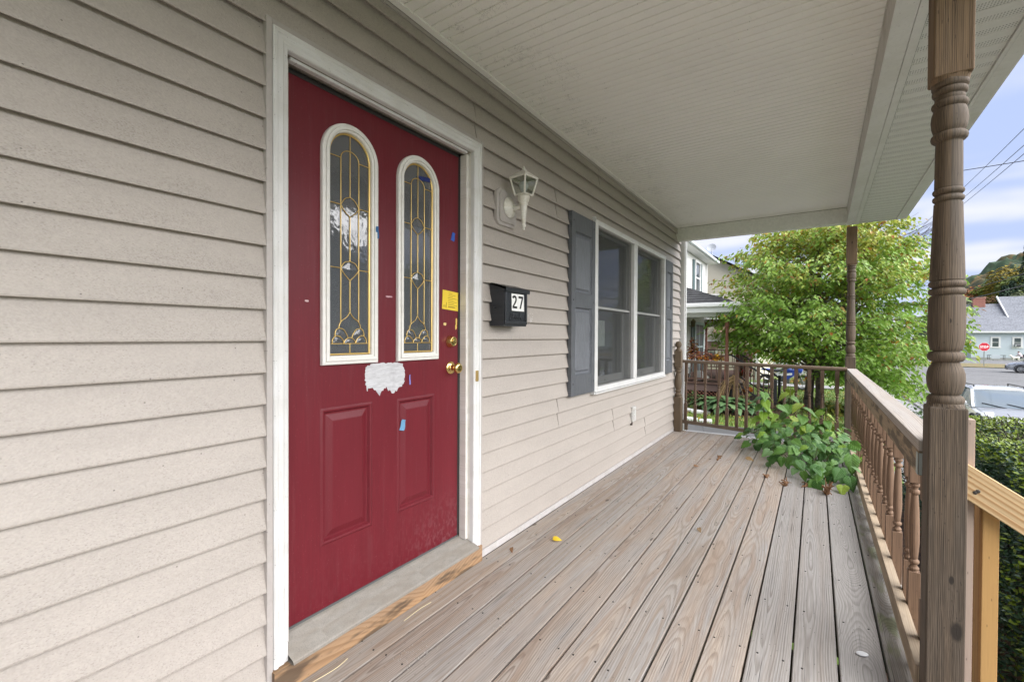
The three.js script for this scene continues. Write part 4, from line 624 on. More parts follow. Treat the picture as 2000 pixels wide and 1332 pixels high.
porchPost('added unseen porch post on the other side of the stairs, shading the wall', 1.876, -0.52, -0.02);  // post out of view, added with the near railing to shade the wall
{
  const t = thing('front_railing', 'added unseen railing on the near side of the stairs, shading the wall', 'railing', [1.82, 0, 0]), z0 = 1.68, z1 = -0.46;  // railing out of view, added to dim the lower wall by the door
  part('cap_rail', grainUV(box(0, 0.09, 0.836, 0.873, z0, z1, 0.004), 2), capGrey, t); part('upper_rail', grainUV(box(0.001, 0.038, 0.752, 0.8355, z0, z1, 0.003), 2), railFace, t); part('bottom_rail', grainUV(box(0, 0.037, 0.03, 0.112, z0, z1, 0.003), 2), railTan, t);
  const bg = balusterGeo(-0.06, 0.815, 0.0195, 0.29, 0.215, 12); for (let z = -0.36; z < 1.66; z += 0.2) part('baluster', bg, cedar, t).position.set(0.0578, 0.02, z);
}
{
  const t = thing('stair_rail', 'new golden lumber stair handrail sloping down from the near porch post', 'handrail', [1.925, 0, -2.0]), S = -0.675;
  // face board in the plane of the post, descending towards the street
  const g = new THREE.Shape(), q = (x, d) => [x, 0.823 + S * x - d]; g.moveTo(...q(0.0, 0)); g.lineTo(...q(2.1, 0)); g.lineTo(...q(2.1, 0.112)); g.lineTo(...q(0, 0.112)); g.closePath();
  const e = flat(new THREE.ExtrudeGeometry(g, { depth: 0.034, bevelEnabled: true, bevelSize: 0.002, bevelThickness: 0.002, bevelSegments: 1, bevelOffset: -0.002 })); e.translate(0, 0, -0.036);
  const p = e.attributes.position, nn = e.attributes.normal, uv = new Float32Array(p.count * 2), cs = Math.cos(Math.atan(S)), sn = Math.sin(Math.atan(S)); for (let i = 0; i < p.count; i++) { const x = p.getX(i), y = p.getY(i); uv[i * 2 + 1] = x * cs + y * sn + 0.3; uv[i * 2] = Math.abs(nn.getZ(i)) > 0.5 ? -x * sn + y * cs - 0.68 : p.getZ(i); } e.setAttribute('uv', new THREE.BufferAttribute(uv, 2));
  part('handrail', e, newWood, t);
  part('rail_post', grainUV(box(0.053, 0.0925, -1.3, 0.745, -0.0385, -0.127, 0.003), 1, 0.1), goldWood, t, 'golden square rail post');
  part('backing_board', grainUV(box(-0.055, 0.0345, -1.3, 0.955, -0.0375, -0.0755, 0.003), 1, 0.05), pinkWood, t, 'pinkish upright board bolted behind the porch post');
  part('screw', merge([[0.028, 0.73], [0.034, 0.735]].map(([x, y]) => moved(lathe([[0, 0.002], [0.005, 0.0015], [0.006, 0]], 10).rotateX(Math.PI / 2), x, y, 0.0005))), plain(0.08, 0.07, 0.06, 0.5, { metalness: 0.6 }), t);
}
{
  const t = thing('porch_stairs', 'wooden porch stairs going down towards the street', 'stairs', [1.915, 0, 0]);
  for (let i = 0; i < 6; i++) part('tread', grainUV(box(0.02 + i * 0.27, 0.3 + i * 0.27, -0.215 - i * 0.18, -0.18 - i * 0.18, -0.6, -2.04, 0.004), 2, i * 0.1, i), deckWood[3], t);
  for (const z of [-0.62, -2.03]) part('stringer', planeUV(beam([0.0, -0.27, z], [1.75, -1.44, z], 0.04, 0.24), 0, 1), deckWood[2], t);
}
// ---------------------------------------------------------------- foliage
const col = (r, g, b) => new THREE.Color().setRGB(r, g, b);
const leafMat = (r, g, b, tr = 0.35, rough = 0.6) => new THREE.MeshPhysicalMaterial({ color: col(r, g, b), roughness: rough, transmission: tr, thickness: 0, specularIntensity: 0.6 });
// a small folded leaf, tip along +z, upper face +y
function smallLeaf(len, wid, fold = 0.25, droop = 0.2) {
  const z = [0, 0.3, 0.65, 1].map((t) => t * len), w = [0.03, 1, 0.72, 0].map((t) => t * wid / 2), y = [0, -0.02, -0.08, -droop].map((t) => t * len), q = [];
  for (const s of [-1, 1]) for (let i = 0; i < 3; i++) { const a = [0, y[i], z[i]], b = [0, y[i + 1], z[i + 1]], c = [s * w[i + 1], y[i + 1] + fold * w[i + 1], z[i + 1]], d = [s * w[i], y[i] + fold * w[i], z[i]]; q.push(...a, ...b, ...c); if (w[i] > 0) q.push(...a, ...c, ...d); }
  const g = new THREE.BufferGeometry(); g.setAttribute('position', new THREE.Float32BufferAttribute(q, 3)); g.computeVertexNormals(); g.setAttribute('uv', new THREE.Float32BufferAttribute(new Float32Array(q.length / 3 * 2), 2)); return g;
}
const Q = new THREE.Quaternion(), Q2 = new THREE.Quaternion(), V = new THREE.Vector3(), S3 = new THREE.Vector3(), M4 = new THREE.Matrix4(), UP = new THREE.Vector3(0, 1, 0);
function basis(dir, up, roll) {                                     // +z along dir, +y close to up, then rolled about dir
  const z = dir.clone().normalize(), x = up.clone().cross(z); if (x.lengthSq() < 1e-6) x.set(1, 0, 0); x.normalize(); const y = z.clone().cross(x);
  return new THREE.Matrix4().makeBasis(x, y, z).multiply(new THREE.Matrix4().makeRotationZ(roll));
}
// list entries: [x,y,z, dirVec, upVec, roll, scale, color]
function leaves(name, list, geo, mat, parent) {
  const m = new THREE.InstancedMesh(geo, mat, list.length); m.name = name; m.castShadow = m.receiveShadow = true;
  list.forEach((l, i) => { const b = basis(l[3], l[4], l[5]); b.scale(S3.set(l[6], l[6], l[6])); b.setPosition(l[0], l[1], l[2]); m.setMatrixAt(i, b); m.setColorAt(i, l[7]); });
  parent.add(m); return stuff(m);
}
const barkMat = (() => { const f = (x, y) => { const a = x / 512, b = y / 512, n = fbm(a * 26, b * 7, 5, 4), c = sstep(0.5, 0.62, fbm(a * 34 + 3, b * 10, 9, 3)); return [0.17, 0.135, 0.11].map((q) => q * (0.5 + 0.8 * n) * (1 - 0.5 * c)); }; const m = new THREE.MeshStandardMaterial({ map: dataTex(512, 512, f, { rep: [1 / 0.5, 1 / 0.8] }), roughness: 0.95 }); m.bumpMap = dataTex(256, 256, (x, y) => fbm(x / 256 * 26, y / 256 * 7, 5, 4), { srgb: false, rep: [2, 1 / 0.8] }); m.bumpScale = 0.02; return m; })();
// tapered limb through points with radii
function limb(pts, radii, radial = 7) {
  const c = new THREE.CatmullRomCurve3(pts.map((p) => new THREE.Vector3(...p)), false, 'centripetal'), n = (pts.length - 1) * 3, pos = [], uv = [], fr = c.computeFrenetFrames(n, false), ring = [];
  for (let i = 0; i <= n; i++) { const t = i / n, p = c.getPoint(t), k = t * (radii.length - 1), j = Math.min(radii.length - 2, Math.floor(k)), r = lerp(radii[j], radii[j + 1], k - j); ring.push(Array.from({ length: radial + 1 }, (_, a) => { const th = a / radial * Math.PI * 2; return p.clone().addScaledVector(fr.normals[Math.min(i, n)], Math.cos(th) * r).addScaledVector(fr.binormals[Math.min(i, n)], Math.sin(th) * r); })); }
  for (let i = 0; i < n; i++) for (let a = 0; a < radial; a++) { const A = ring[i][a], B = ring[i][a + 1], C = ring[i + 1][a + 1], D = ring[i + 1][a]; for (const p of [A, B, C, A, C, D]) { pos.push(p.x, p.y, p.z); uv.push(a / radial * 0.5, p.y); } }
  const g = new THREE.BufferGeometry(); g.setAttribute('position', new THREE.Float32BufferAttribute(pos, 3)); g.setAttribute('uv', new THREE.Float32BufferAttribute(uv, 2)); g.computeVertexNormals(); return g;
}

// ---------------------------------------------------------------- the young street tree
{
  const R = rng(2024), t = thing('street_tree', 'leafy green tree with two trunks and yellowing top on the lawn beyond the porch', 'tree', [0, 0, 0]);
  const bx = 1.5, bz = -18.6, gy = groundY(bx, bz) - 0.1;
  const trunkA = [[1.34, gy, -18.6], [1.36, gy + 0.6, -18.6], [1.42, gy + 1.3, -18.62], [1.55, gy + 2.1, -18.6], [1.62, gy + 3.2, -18.5], [1.6, gy + 4.4, -18.4], [1.7, gy + 5.9, -18.3]];
  const trunkB = [[1.68, gy, -18.5], [1.67, gy + 0.7, -18.52], [1.66, gy + 1.3, -18.5], [1.95, gy + 2.0, -18.35], [2.3, gy + 2.9, -18.2], [2.6, gy + 4.0, -18.1], [2.9, gy + 5.5, -18.2]];
  part('trunk', merge([limb(trunkA, [0.17, 0.14, 0.13, 0.12, 0.09, 0.06, 0.02], 10)]), barkMat, t); part('trunk', merge([limb(trunkB, [0.15, 0.12, 0.12, 0.1, 0.075, 0.05, 0.018], 10)]), barkMat, t);
  const tr = [trunkA, trunkB].map((p) => new THREE.CatmullRomCurve3(p.map((q) => new THREE.Vector3(...q)), false, 'centripetal'));
  const wood = [], list = [], cy = 2.15, cx = 1.75, rx = 3.75, ryUp = 3.2, ryDn = 2.6;
  // how far the crown reaches in a direction: lower on the street side, trimmed on the house side
  const reach = (d) => { const ry = d.y > 0 ? ryUp : (d.x > 0.05 ? ryDn + 0.9 * sstep(0.05, 0.4, d.x) : ryDn - 0.75), rxx = d.x > 0 ? rx - 0.08 : rx - 0.2; const k = Math.sqrt((d.x / rxx) ** 2 + (d.z / 3.4) ** 2 + (d.y / ry) ** 2); return 1 / k; };
  const NB = 210;
  for (let i = 0; i < NB; i++) {
    const c = tr[i % 2], u = 0.3 + 0.68 * Math.pow((i + R()) / NB, 0.85), p0 = c.getPoint(u);
    const az = i * 2.399963 + R() * 0.8, hgt = (i + R()) / NB, el = lerp(-0.42, 1.15, Math.pow(hgt, 1.15)) + (R() - 0.5) * 0.5 - 0.75 * Math.max(0, Math.cos(az)) * (1 - hgt) * (1 - hgt);
    const d = new THREE.Vector3(Math.cos(az) * Math.cos(el), Math.sin(el), Math.sin(az) * Math.cos(el)), L = reach(d) * (0.86 + 0.2 * R());
    const end = new THREE.Vector3(cx, cy, bz).addScaledVector(d, L); end.y -= 0.25 * (1 - Math.abs(d.y));
    const mid = p0.clone().lerp(end, 0.5); mid.y += 0.28 + 0.3 * R(); mid.x += (R() - 0.5) * 0.4; mid.z += (R() - 0.5) * 0.4;
    const bc = new THREE.QuadraticBezierCurve3(p0, mid, end), pts = [0, 0.33, 0.66, 1].map((q) => bc.getPoint(q).toArray());
    wood.push(limb(pts, [0.028 + 0.015 * (1 - u), 0.017, 0.01, 0.004], 5));
    const ripe = 0.15 + 0.55 * hgt + 0.3 * (R() - 0.5);
    const NT = 15;
    for (let j = 0; j < NT; j++) {
      const s = 0.22 + 0.78 * (j + R()) / NT, q = bc.getPoint(s), tg = bc.getTangent(s), sd = (j % 2 ? 1 : -1), a = sd * (0.5 + 0.7 * R());
      const td = tg.clone().applyAxisAngle(UP, a); td.y = td.y * 0.7 - 0.1 + (R() - 0.5) * 1.3; td.normalize();
      const tl = (0.35 + 0.55 * R()) * (1.1 - 0.35 * s), te = q.clone().addScaledVector(td, tl); te.y -= 0.12 * tl;
      if (j % 2 === 0) wood.push(rod(q.toArray(), te.toArray(), 0.006, 0.002, 3));
      const nl = 11 + Math.floor(R() * 6);
      for (let k = 0; k < nl; k++) {
        const w = (k + 0.6) / nl, lp = q.clone().lerp(te, w), ls = k % 2 ? 1 : -1;
        const ld = td.clone().applyAxisAngle(UP, ls * (0.55 + 0.5 * R())); ld.y = -0.25 - 0.55 * R(); ld.normalize();
        lp.x += (R() - 0.5) * 0.14; lp.y += (R() - 0.5) * 0.22; lp.z += (R() - 0.5) * 0.14;
        const turn = sstep(0.35, 0.75, ripe + (R() - 0.5) * 0.5), v = 0.78 + 0.44 * R(), rr = R();   // how far this spray has turned for autumn
        let cc = col(lerp(0.27, 0.46, turn) * v, lerp(0.44, 0.48, turn) * v, lerp(0.065, 0.07, turn) * v);
        if (rr < 0.1 * turn + 0.012) cc = col(0.42 * v, 0.25 * v, 0.02); else if (rr < 0.13 * turn + 0.014) cc = col(0.4, 0.14, 0.02);
        list.push([lp.x, lp.y, lp.z, ld, new THREE.Vector3((R() - 0.5) * 1.3, 0.75, (R() - 0.3) * 1.3), (R() - 0.5) * 1.5, 0.8 + 0.5 * R(), cc]);
      }
    }
  }
  // bare dead twigs at the top on the street side
  for (let i = 0; i < 26; i++) { const a = new THREE.Vector3(3.2 + R() * 1.2, 3.9 + R() * 0.6, -18.4 + (R() - 0.5) * 0.8), d = new THREE.Vector3(0.5 + 0.6 * R(), 0.35 + R() * 0.75, (R() - 0.5) * 0.6).normalize(), e = a.clone().addScaledVector(d, 0.5 + R() * 0.7); wood.push(rod(a.toArray(), e.toArray(), 0.008, 0.003, 4)); }
  stuff(part('branch', merge(wood), barkMat, t));
  leaves('crown', list, smallLeaf(0.135, 0.066, 0.25, 0.22), leafMat(1, 1, 1, 0.55, 0.55), t);
}

// ---------------------------------------------------------------- hedge beside the stairs
{
  const R = rng(77), t = thing('hedge', 'dense dark green hedge with bright yellow-green top beside the stair rail', 'hedge', [0, 0, 0]);
  const x0 = 2.98, x1 = 4.5, z0 = -2.7, z1 = -8.9, list = [], top = (x, z) => 0.09 + 0.16 * (fbm(x * 1.3, z * 1.1, 8, 3) - 0.5) * 2, bulge = (y, z) => 0.14 * (fbm(y * 1.6 + 4, z * 1.3, 18, 3) - 0.5) * 2;
  const put = (x, y, z, n, young) => { young = young * 0.9 + 0.9 * sstep(0.56, 0.72, fbm(x * 3 + 7, z * 3 + y * 3, 41, 3)) * (0.35 + young); const a = R() * 6.283, d = new THREE.Vector3(Math.cos(a), 0.2 + (R() - 0.5), Math.sin(a)).addScaledVector(n, 0.55).normalize(), up = n.clone().add(new THREE.Vector3((R() - 0.5) * 1.1, 0.5 + (R() - 0.5) * 0.8, (R() - 0.5) * 1.1)); const v = 0.65 + 0.6 * R(); const c = young > R() ? col(0.19 * v, 0.26 * v, 0.014) : col(0.03 * v, 0.072 * v, 0.028 * v); list.push([x, y, z, d, up, (R() - 0.5) * 0.9, 0.75 + 0.6 * R(), c]); };  // yellow-green young shoots; their brightness is partly sky light put into the colour
  const L = z0 - z1;
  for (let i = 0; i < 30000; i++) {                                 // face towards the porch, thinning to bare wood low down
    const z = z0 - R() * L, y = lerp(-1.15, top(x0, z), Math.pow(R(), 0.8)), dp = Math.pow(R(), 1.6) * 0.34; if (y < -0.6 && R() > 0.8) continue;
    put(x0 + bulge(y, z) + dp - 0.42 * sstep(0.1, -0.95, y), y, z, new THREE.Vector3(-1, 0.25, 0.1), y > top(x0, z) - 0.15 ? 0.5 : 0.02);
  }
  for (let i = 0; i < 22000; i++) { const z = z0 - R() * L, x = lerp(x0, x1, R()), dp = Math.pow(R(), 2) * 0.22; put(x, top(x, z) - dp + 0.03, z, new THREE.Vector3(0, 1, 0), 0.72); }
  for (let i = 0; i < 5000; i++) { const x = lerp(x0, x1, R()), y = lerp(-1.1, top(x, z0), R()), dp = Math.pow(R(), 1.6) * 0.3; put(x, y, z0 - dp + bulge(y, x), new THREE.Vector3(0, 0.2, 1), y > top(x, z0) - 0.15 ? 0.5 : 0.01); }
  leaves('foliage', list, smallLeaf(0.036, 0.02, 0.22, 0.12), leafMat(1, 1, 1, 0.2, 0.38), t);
  const tw = []; for (let i = 0; i < 240; i++) { const z = z0 - R() * L, x = x0 + 0.25 + R() * 1.1, y1 = -0.3 + R() * 0.5; tw.push(rod([x, -1.3, z], [x + (R() - 0.5) * 0.5, y1, z + (R() - 0.5) * 0.5], 0.012, 0.005, 4), rod([x, -0.6 + R() * 0.5, z], [x - 0.2 - R() * 0.25, y1 + 0.15 * R(), z + (R() - 0.5) * 0.4], 0.007, 0.003, 4)); }
  stuff(part('stem', merge(tw), barkMat, t));
  // the unlit twiggy heart of the hedge
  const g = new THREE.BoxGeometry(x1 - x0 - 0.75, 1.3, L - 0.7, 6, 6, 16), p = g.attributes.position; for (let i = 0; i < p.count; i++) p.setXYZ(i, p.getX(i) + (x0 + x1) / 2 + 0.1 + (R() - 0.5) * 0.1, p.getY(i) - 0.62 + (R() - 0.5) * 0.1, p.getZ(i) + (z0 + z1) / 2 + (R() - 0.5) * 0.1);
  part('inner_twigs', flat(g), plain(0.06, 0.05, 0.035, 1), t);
  const shadeHedge = t.clone(); shadeHedge.name = numbered('hedge'); shadeHedge.position.z = 8.6; shadeHedge.userData = { label: 'added unseen hedge on the near side of the porch stairs, shading the wall', category: 'hedge' }; scene.add(shadeHedge);  // second hedge out of view, added to keep light off the near wall
}
// ---------------------------------------------------------------- the weed growing through the porch floor
const bigLeaf = (() => {
  const make = (seed, asym) => {
    const R = rng(seed), rows = 9, cols = 6, pos = [], uv = [], P = [];
    const half = (t) => Math.pow(Math.sin(Math.PI * Math.pow(t, 0.62)), 0.85) * (1 - 0.28 * t) * 0.47;
    for (let i = 0; i <= rows; i++) { const t = i / rows, w = half(Math.min(0.999, Math.max(0.02, t))), row = []; for (let j = -cols / 2; j <= cols / 2; j++) { const s = j / (cols / 2), ser = Math.abs(s) === 1 ? (i % 2 ? 1.05 : 0.95) : 1; const x = s * w * ser * (1 + asym * s), y = 0.16 * Math.abs(s) * w * 1.4 - 0.26 * t * t - 0.05 * Math.pow(Math.abs(s), 3) + 0.02 * Math.sin(i * 2.4) * Math.abs(s) + (t < 0.03 ? 0 : 0); const back = i === 0 ? -0.05 * Math.abs(s) * 2 : 0; row.push([x, y, t + back - 0.06 * Math.abs(s) * (1 - t), s * w + 0.5, t]); } P.push(row); }
    for (let i = 0; i < rows; i++) for (let j = 0; j < cols; j++) { const a = P[i][j], b = P[i][j + 1], c = P[i + 1][j + 1], d = P[i + 1][j]; for (const q of [a, d, c, a, c, b]) { pos.push(q[0], q[1], q[2]); uv.push(q[3], q[4]); } }
    const g = new THREE.BufferGeometry(); g.setAttribute('position', new THREE.Float32BufferAttribute(pos, 3)); g.setAttribute('uv', new THREE.Float32BufferAttribute(uv, 2));
    // smooth normals across the blade
    const key = new Map(), n = new Float32Array(pos.length); g.computeVertexNormals(); const fn = g.attributes.normal.array; for (let i = 0; i < pos.length; i += 3) { const k = pos[i].toFixed(4) + pos[i + 1].toFixed(4) + pos[i + 2].toFixed(4), a = key.get(k) ?? [0, 0, 0]; a[0] += fn[i]; a[1] += fn[i + 1]; a[2] += fn[i + 2]; key.set(k, a); } for (let i = 0; i < pos.length; i += 3) { const k = pos[i].toFixed(4) + pos[i + 1].toFixed(4) + pos[i + 2].toFixed(4), a = key.get(k), l = Math.hypot(...a) || 1; n[i] = a[0] / l; n[i + 1] = a[1] / l; n[i + 2] = a[2] / l; }
    g.setAttribute('normal', new THREE.BufferAttribute(n, 3)); return g;
  };
  return [make(1, 0.03), make(2, -0.06), make(3, 0.08)];
})();
const veinTex = (base, vein, seed) => dataTex(256, 256, (x, y) => { const s = (x / 256 - 0.5), t = y / 256, mid = Math.abs(s) < 0.008 + 0.01 * (1 - t) ? 1 : 0, k = (t - Math.abs(s) * 0.95) * 7.5, lat = Math.abs(k - Math.round(k)) < 0.05 && Math.abs(s) < 0.46 ? 0.8 : 0, n = fbm(x / 22, y / 22, seed, 3), f = 0.8 + 0.4 * n; const m = Math.max(mid, lat); return base.map((c, i) => lerp(c * f, vein[i], m * 0.75)); }, { wrap: THREE.ClampToEdgeWrapping });
const veinBump = dataTex(256, 256, (x, y) => { const s = (x / 256 - 0.5), t = y / 256, k = (t - Math.abs(s) * 0.95) * 7.5, d = Math.abs(k - Math.round(k)); return Math.min(sstep(0, 0.28, d), sstep(0, 0.05, Math.abs(s))) * 0.9; }, { srgb: false, wrap: THREE.ClampToEdgeWrapping });
const bigMats = [[[0.115, 0.26, 0.035], [0.16, 0.31, 0.07]], [[0.07, 0.19, 0.032], [0.11, 0.24, 0.06]], [[0.22, 0.38, 0.03], [0.28, 0.44, 0.07]], [[0.14, 0.27, 0.08], [0.19, 0.32, 0.12]], [[0.28, 0.4, 0.03], [0.33, 0.45, 0.07]]].map(([b, v], i) => new THREE.MeshPhysicalMaterial({ map: veinTex(b, v, i * 7), bumpMap: veinBump, bumpScale: 0.002, roughness: 0.5, transmission: 0.32, thickness: 0, specularIntensity: 0.7 }));
{
  const R = rng(99), t = thing('porch_weed', 'bushy broad-leaved green weed growing up through the porch boards in the corner', 'plant', [0, 0, 0]);
  const spare = bigMats.map(() => []); let made = 0;
  const put = (x, y, z, size, dir, up, mi, tuck) => { const geo = bigLeaf[Math.floor(R() * 3)], m = tuck || made++ > 294 ? null : part('leaf', geo, bigMats[mi], t); const b = basis(dir, up, (R() - 0.5) * 0.5); b.scale(S3.set(size * (0.82 + 0.2 * R()), size, size)); b.setPosition(x, y, z); if (m) m.applyMatrix4(b); else spare[mi].push(geo.clone().applyMatrix4(b)); };
  const stems = [], hgt = (x, z) => { const dx = (x - 1.45) / 0.62, dz = (z + 5.45) / 0.95; return 0.31 * Math.exp(-(dx * dx + dz * dz) * 0.95); };
  let n = 0;
  const inside = (x, z) => { const edge = lerp(-5.45, -4.45, clamp01((x - 0.88) / 0.6)) + 0.1 * Math.sin(x * 17); return z < edge && x < 1.8 && !(x > 1.6 && z > -4.62); };
  for (let i = 0; i < 6000 && n < 205; i++) {
    const x = 0.86 + R() * 1.0, z = -4.3 - R() * 1.75; if (!inside(x, z)) continue;
    const h = hgt(x, z), y = 0.05 + h * Math.pow(R(), 0.55) + 0.03 * R(), lift = clamp01((y - 0.05) / (h + 0.01));
    const out = new THREE.Vector3(x - 1.52 + (R() - 0.5) * 0.9, -0.1 - 0.45 * R(), z + 5.5 + (R() - 0.5) * 1.1); const o2 = out.clone(); o2.y = -0.25 * out.length() * (0.6 + R()); o2.normalize();
    const up = new THREE.Vector3((R() - 0.5) * 0.5 + 0.15, 0.85, 0.35 + (R() - 0.5) * 0.5), c = R(), mi = lift > 0.6 && c < 0.16 ? 2 : c < 0.36 ? 1 : c < 0.6 ? 3 : 0, sz = 0.06 + 0.05 * R();
    put(x, y, z, sz, o2, up, mi); n++;
    if (n % 4 === 0) stems.push(tube([[lerp(x, 1.5, 0.6), 0, lerp(z, -5.3, 0.5)], [lerp(x, 1.5, 0.25), y * 0.7, lerp(z, -5.3, 0.2)], [x, y, z]], 0.0022, 4, 5));
  }
  for (let i = 0, k = 0; i < 4000 && k < 170; i++) { const x = 0.9 + R() * 0.95, z = -4.35 - R() * 1.6; if (!inside(x, z)) continue; k++; put(x, 0.02 + hgt(x, z) * 0.7 * Math.pow(R(), 1.3), z, 0.06 + 0.05 * R(), new THREE.Vector3(R() - 0.5, -0.3 - 0.3 * R(), R() - 0.2).normalize(), new THREE.Vector3(R() - 0.5, 0.8, 0.5), R() < 0.5 ? 1 : R() < 0.6 ? 0 : 3, true); }
  // leggy shoots standing above the rest by the side railing
  for (const [x, z, h, k, w] of [[1.08, -5.45, 0.63, 12, 0.1], [1.18, -5.6, 0.5, 6, 0.1], [1.3, -5.75, 0.66, 8, 0.12], [1.42, -5.5, 0.55, 7, 0.14], [1.62, -5.6, 0.5, 8, 0.16]]) {
    stems.push(tube([[x + 0.04, 0, z + 0.03], [x, h * 0.5, z], [x + 0.01, h, z]], 0.0035, 5, 6));
    for (let i = 0; i < k; i++) { const a = i * 2.4 + R(), y = h * (0.55 + 0.5 * i / k), d = new THREE.Vector3(Math.cos(a), -0.35 - 0.5 * R(), Math.sin(a)).normalize(); put(x + Math.cos(a) * 0.025, y, z + Math.sin(a) * 0.025, 0.1 + 0.045 * R() * w * 8, d, new THREE.Vector3(0.1, 1, 0.25), R() < 0.3 ? 2 : R() < 0.25 ? 4 : 0); }
  }
  // large leaves spilling towards the street railing
  for (const [x, y, z, s, dx, dy, dz, mi] of [[1.79, 0.22, -4.78, 0.16, 0.05, -0.75, 0.55, 0], [1.71, 0.13, -4.62, 0.13, -0.3, -0.45, 0.8, 1], [1.77, 0.1, -4.52, 0.13, 0.1, -0.5, 0.85, 1], [1.66, 0.12, -4.68, 0.11, -0.5, -0.4, 0.7, 0], [1.87, 0.2, -4.86, 0.1, 0.8, -0.4, 0.4, 2], [1.74, 0.24, -4.95, 0.13, -0.2, -0.2, 0.9, 3], [1.8, 0.26, -5.1, 0.13, 0.5, -0.1, 0.6, 0], [1.4, 0.07, -4.66, 0.09, -0.3, -0.2, 0.9, 3], [1.72, 0.05, -4.42, 0.11, -0.1, -0.25, 0.9, 4]]) put(x, y, z, s, new THREE.Vector3(dx, dy, dz), new THREE.Vector3(-0.15, 0.7, 0.7), mi);
  for (let i = 0; i < 24; i++) { const x = 1.0 + R() * 0.95, z = -6.3 - R() * 0.35; put(x, -0.15 + R() * 0.45, z, 0.09 + 0.04 * R(), new THREE.Vector3(R() - 0.5, -0.3, R() - 0.2), new THREE.Vector3(0, 1, 0.3), R() < 0.7 ? 2 : 4); }
  spare.forEach((l, i) => { if (l.length) stuff(part('foliage', merge(l), bigMats[i], t)); });
  part('stem', merge(stems), plain(0.13, 0.12, 0.05, 0.8), t);
}
// ---------------------------------------------------------------- small things lying on the porch floor
{
  const brown = plain(0.22, 0.115, 0.055, 0.85), straw = plain(0.62, 0.52, 0.33, 0.8), R = rng(404);
  const dead = (label, x, z, s, turn, mat, grp) => { const m = solo('fallen_leaf', bigLeaf[1].clone().scale(s * 0.8, s * 1.1, s), mat, label, 'leaf', grp); m.rotation.set(0.2, turn, 0.3); m.position.set(x, 0.016, z); };
  dead('bright yellow fallen leaf on the boards in the middle of the porch', 0.245, -2.37, 0.05, 1.9, plain(0.62, 0.42, 0.02, 0.6));
  dead('curled brown leaf on the floorboards below the mailbox wall', 0.105, -2.13, 0.035, 0.6, brown); dead('small tan leaf in the middle of the boards past the yellow leaf', 0.93, -3.02, 0.04, 0.4, plain(0.3, 0.21, 0.12, 0.9));
  dead('brown leaf fragment on the near boards left of the weed', 0.6, -4.45, 0.045, 2.2, brown); dead('brown leaf lying in front of the weed at its left edge', 0.97, -5.05, 0.075, 1.2, plain(0.34, 0.22, 0.1, 0.9));
  // dry root clumps that came up through the gaps between boards
  const clump = (label, x, z, n, l, h) => { const g = []; for (let i = 0; i < n; i++) { const a = R() * 6.28, px = x + (R() - 0.5) * 0.03, pz = z + (R() - 0.5) * l; g.push(tube([[px, 0.002, pz], [px + Math.cos(a) * 0.012, 0.012 + R() * h * 0.5, pz + Math.sin(a) * 0.02], [px + Math.cos(a) * 0.035, 0.006 + R() * h, pz + Math.sin(a) * 0.05]], 0.002 + R() * 0.0035, 5, 4)); if (i % 2) g.push(moved(new THREE.DodecahedronGeometry(0.006 + R() * 0.008, 0), px, 0.006, pz)); } solo('dry_roots', merge(g), brown, label, 'roots'); };
  clump('thick broken brown root stump in a board gap in front of the weed', 1.615, -4.32, 22, 0.16, 0.09); clump('dry brown root clump in a board gap left of the thick stump', 1.335, -4.4, 12, 0.18, 0.025); clump('small knot of dry stems in a board gap left of the weed', 0.74, -4.9, 8, 0.2, 0.018); clump('small dark root knot far left in front of the weed', 1.19, -4.5, 6, 0.06, 0.02); clump('tiny root tuft in a board gap right of the dry root clump', 1.475, -4.42, 7, 0.12, 0.02);
  solo('straw', tube([[0.072, 0.006, -0.86], [0.085, 0.008, -0.93], [0.09, 0.006, -1.01], [0.083, 0.007, -1.06]], 0.0018, 5, 8), straw, 'long pale straw lying along the bare board below the door', 'straw');
  solo('straw', tube([[0.088, 0.006, -1.335], [0.084, 0.008, -1.43], [0.087, 0.006, -1.5]], 0.0016, 5, 8), straw, 'short pale straw on the boards below the door knob', 'straw');
  const pill = new THREE.SphereGeometry(0.5, 24, 14).scale(0.042, 0.009, 0.03); pill.rotateY(0.5); pill.translate(1.69, 0.0055, -2.185);
  solo('white_disc', flat(pill), plain(0.75, 0.76, 0.76, 0.4), 'small smooth white oval disc on the mossy board near the post', 'disc');
  const cr = []; for (let i = 0; i < 150; i++) { const q = i < 60; cr.push(moved(new THREE.TetrahedronGeometry(0.0012 + R() * 0.0022), (q ? 0.27 : 0.42) + (R() - 0.5) * (q ? 0.1 : 0.12), 0.002, (q ? -1.23 : -1.66) + (R() - 0.5) * (q ? 0.16 : 0.3))); }
  stuff(solo('crumbs', merge(cr), plain(0.55, 0.52, 0.47, 0.9), 'scattered pale paint crumbs on the boards before the door', 'crumbs'));
}
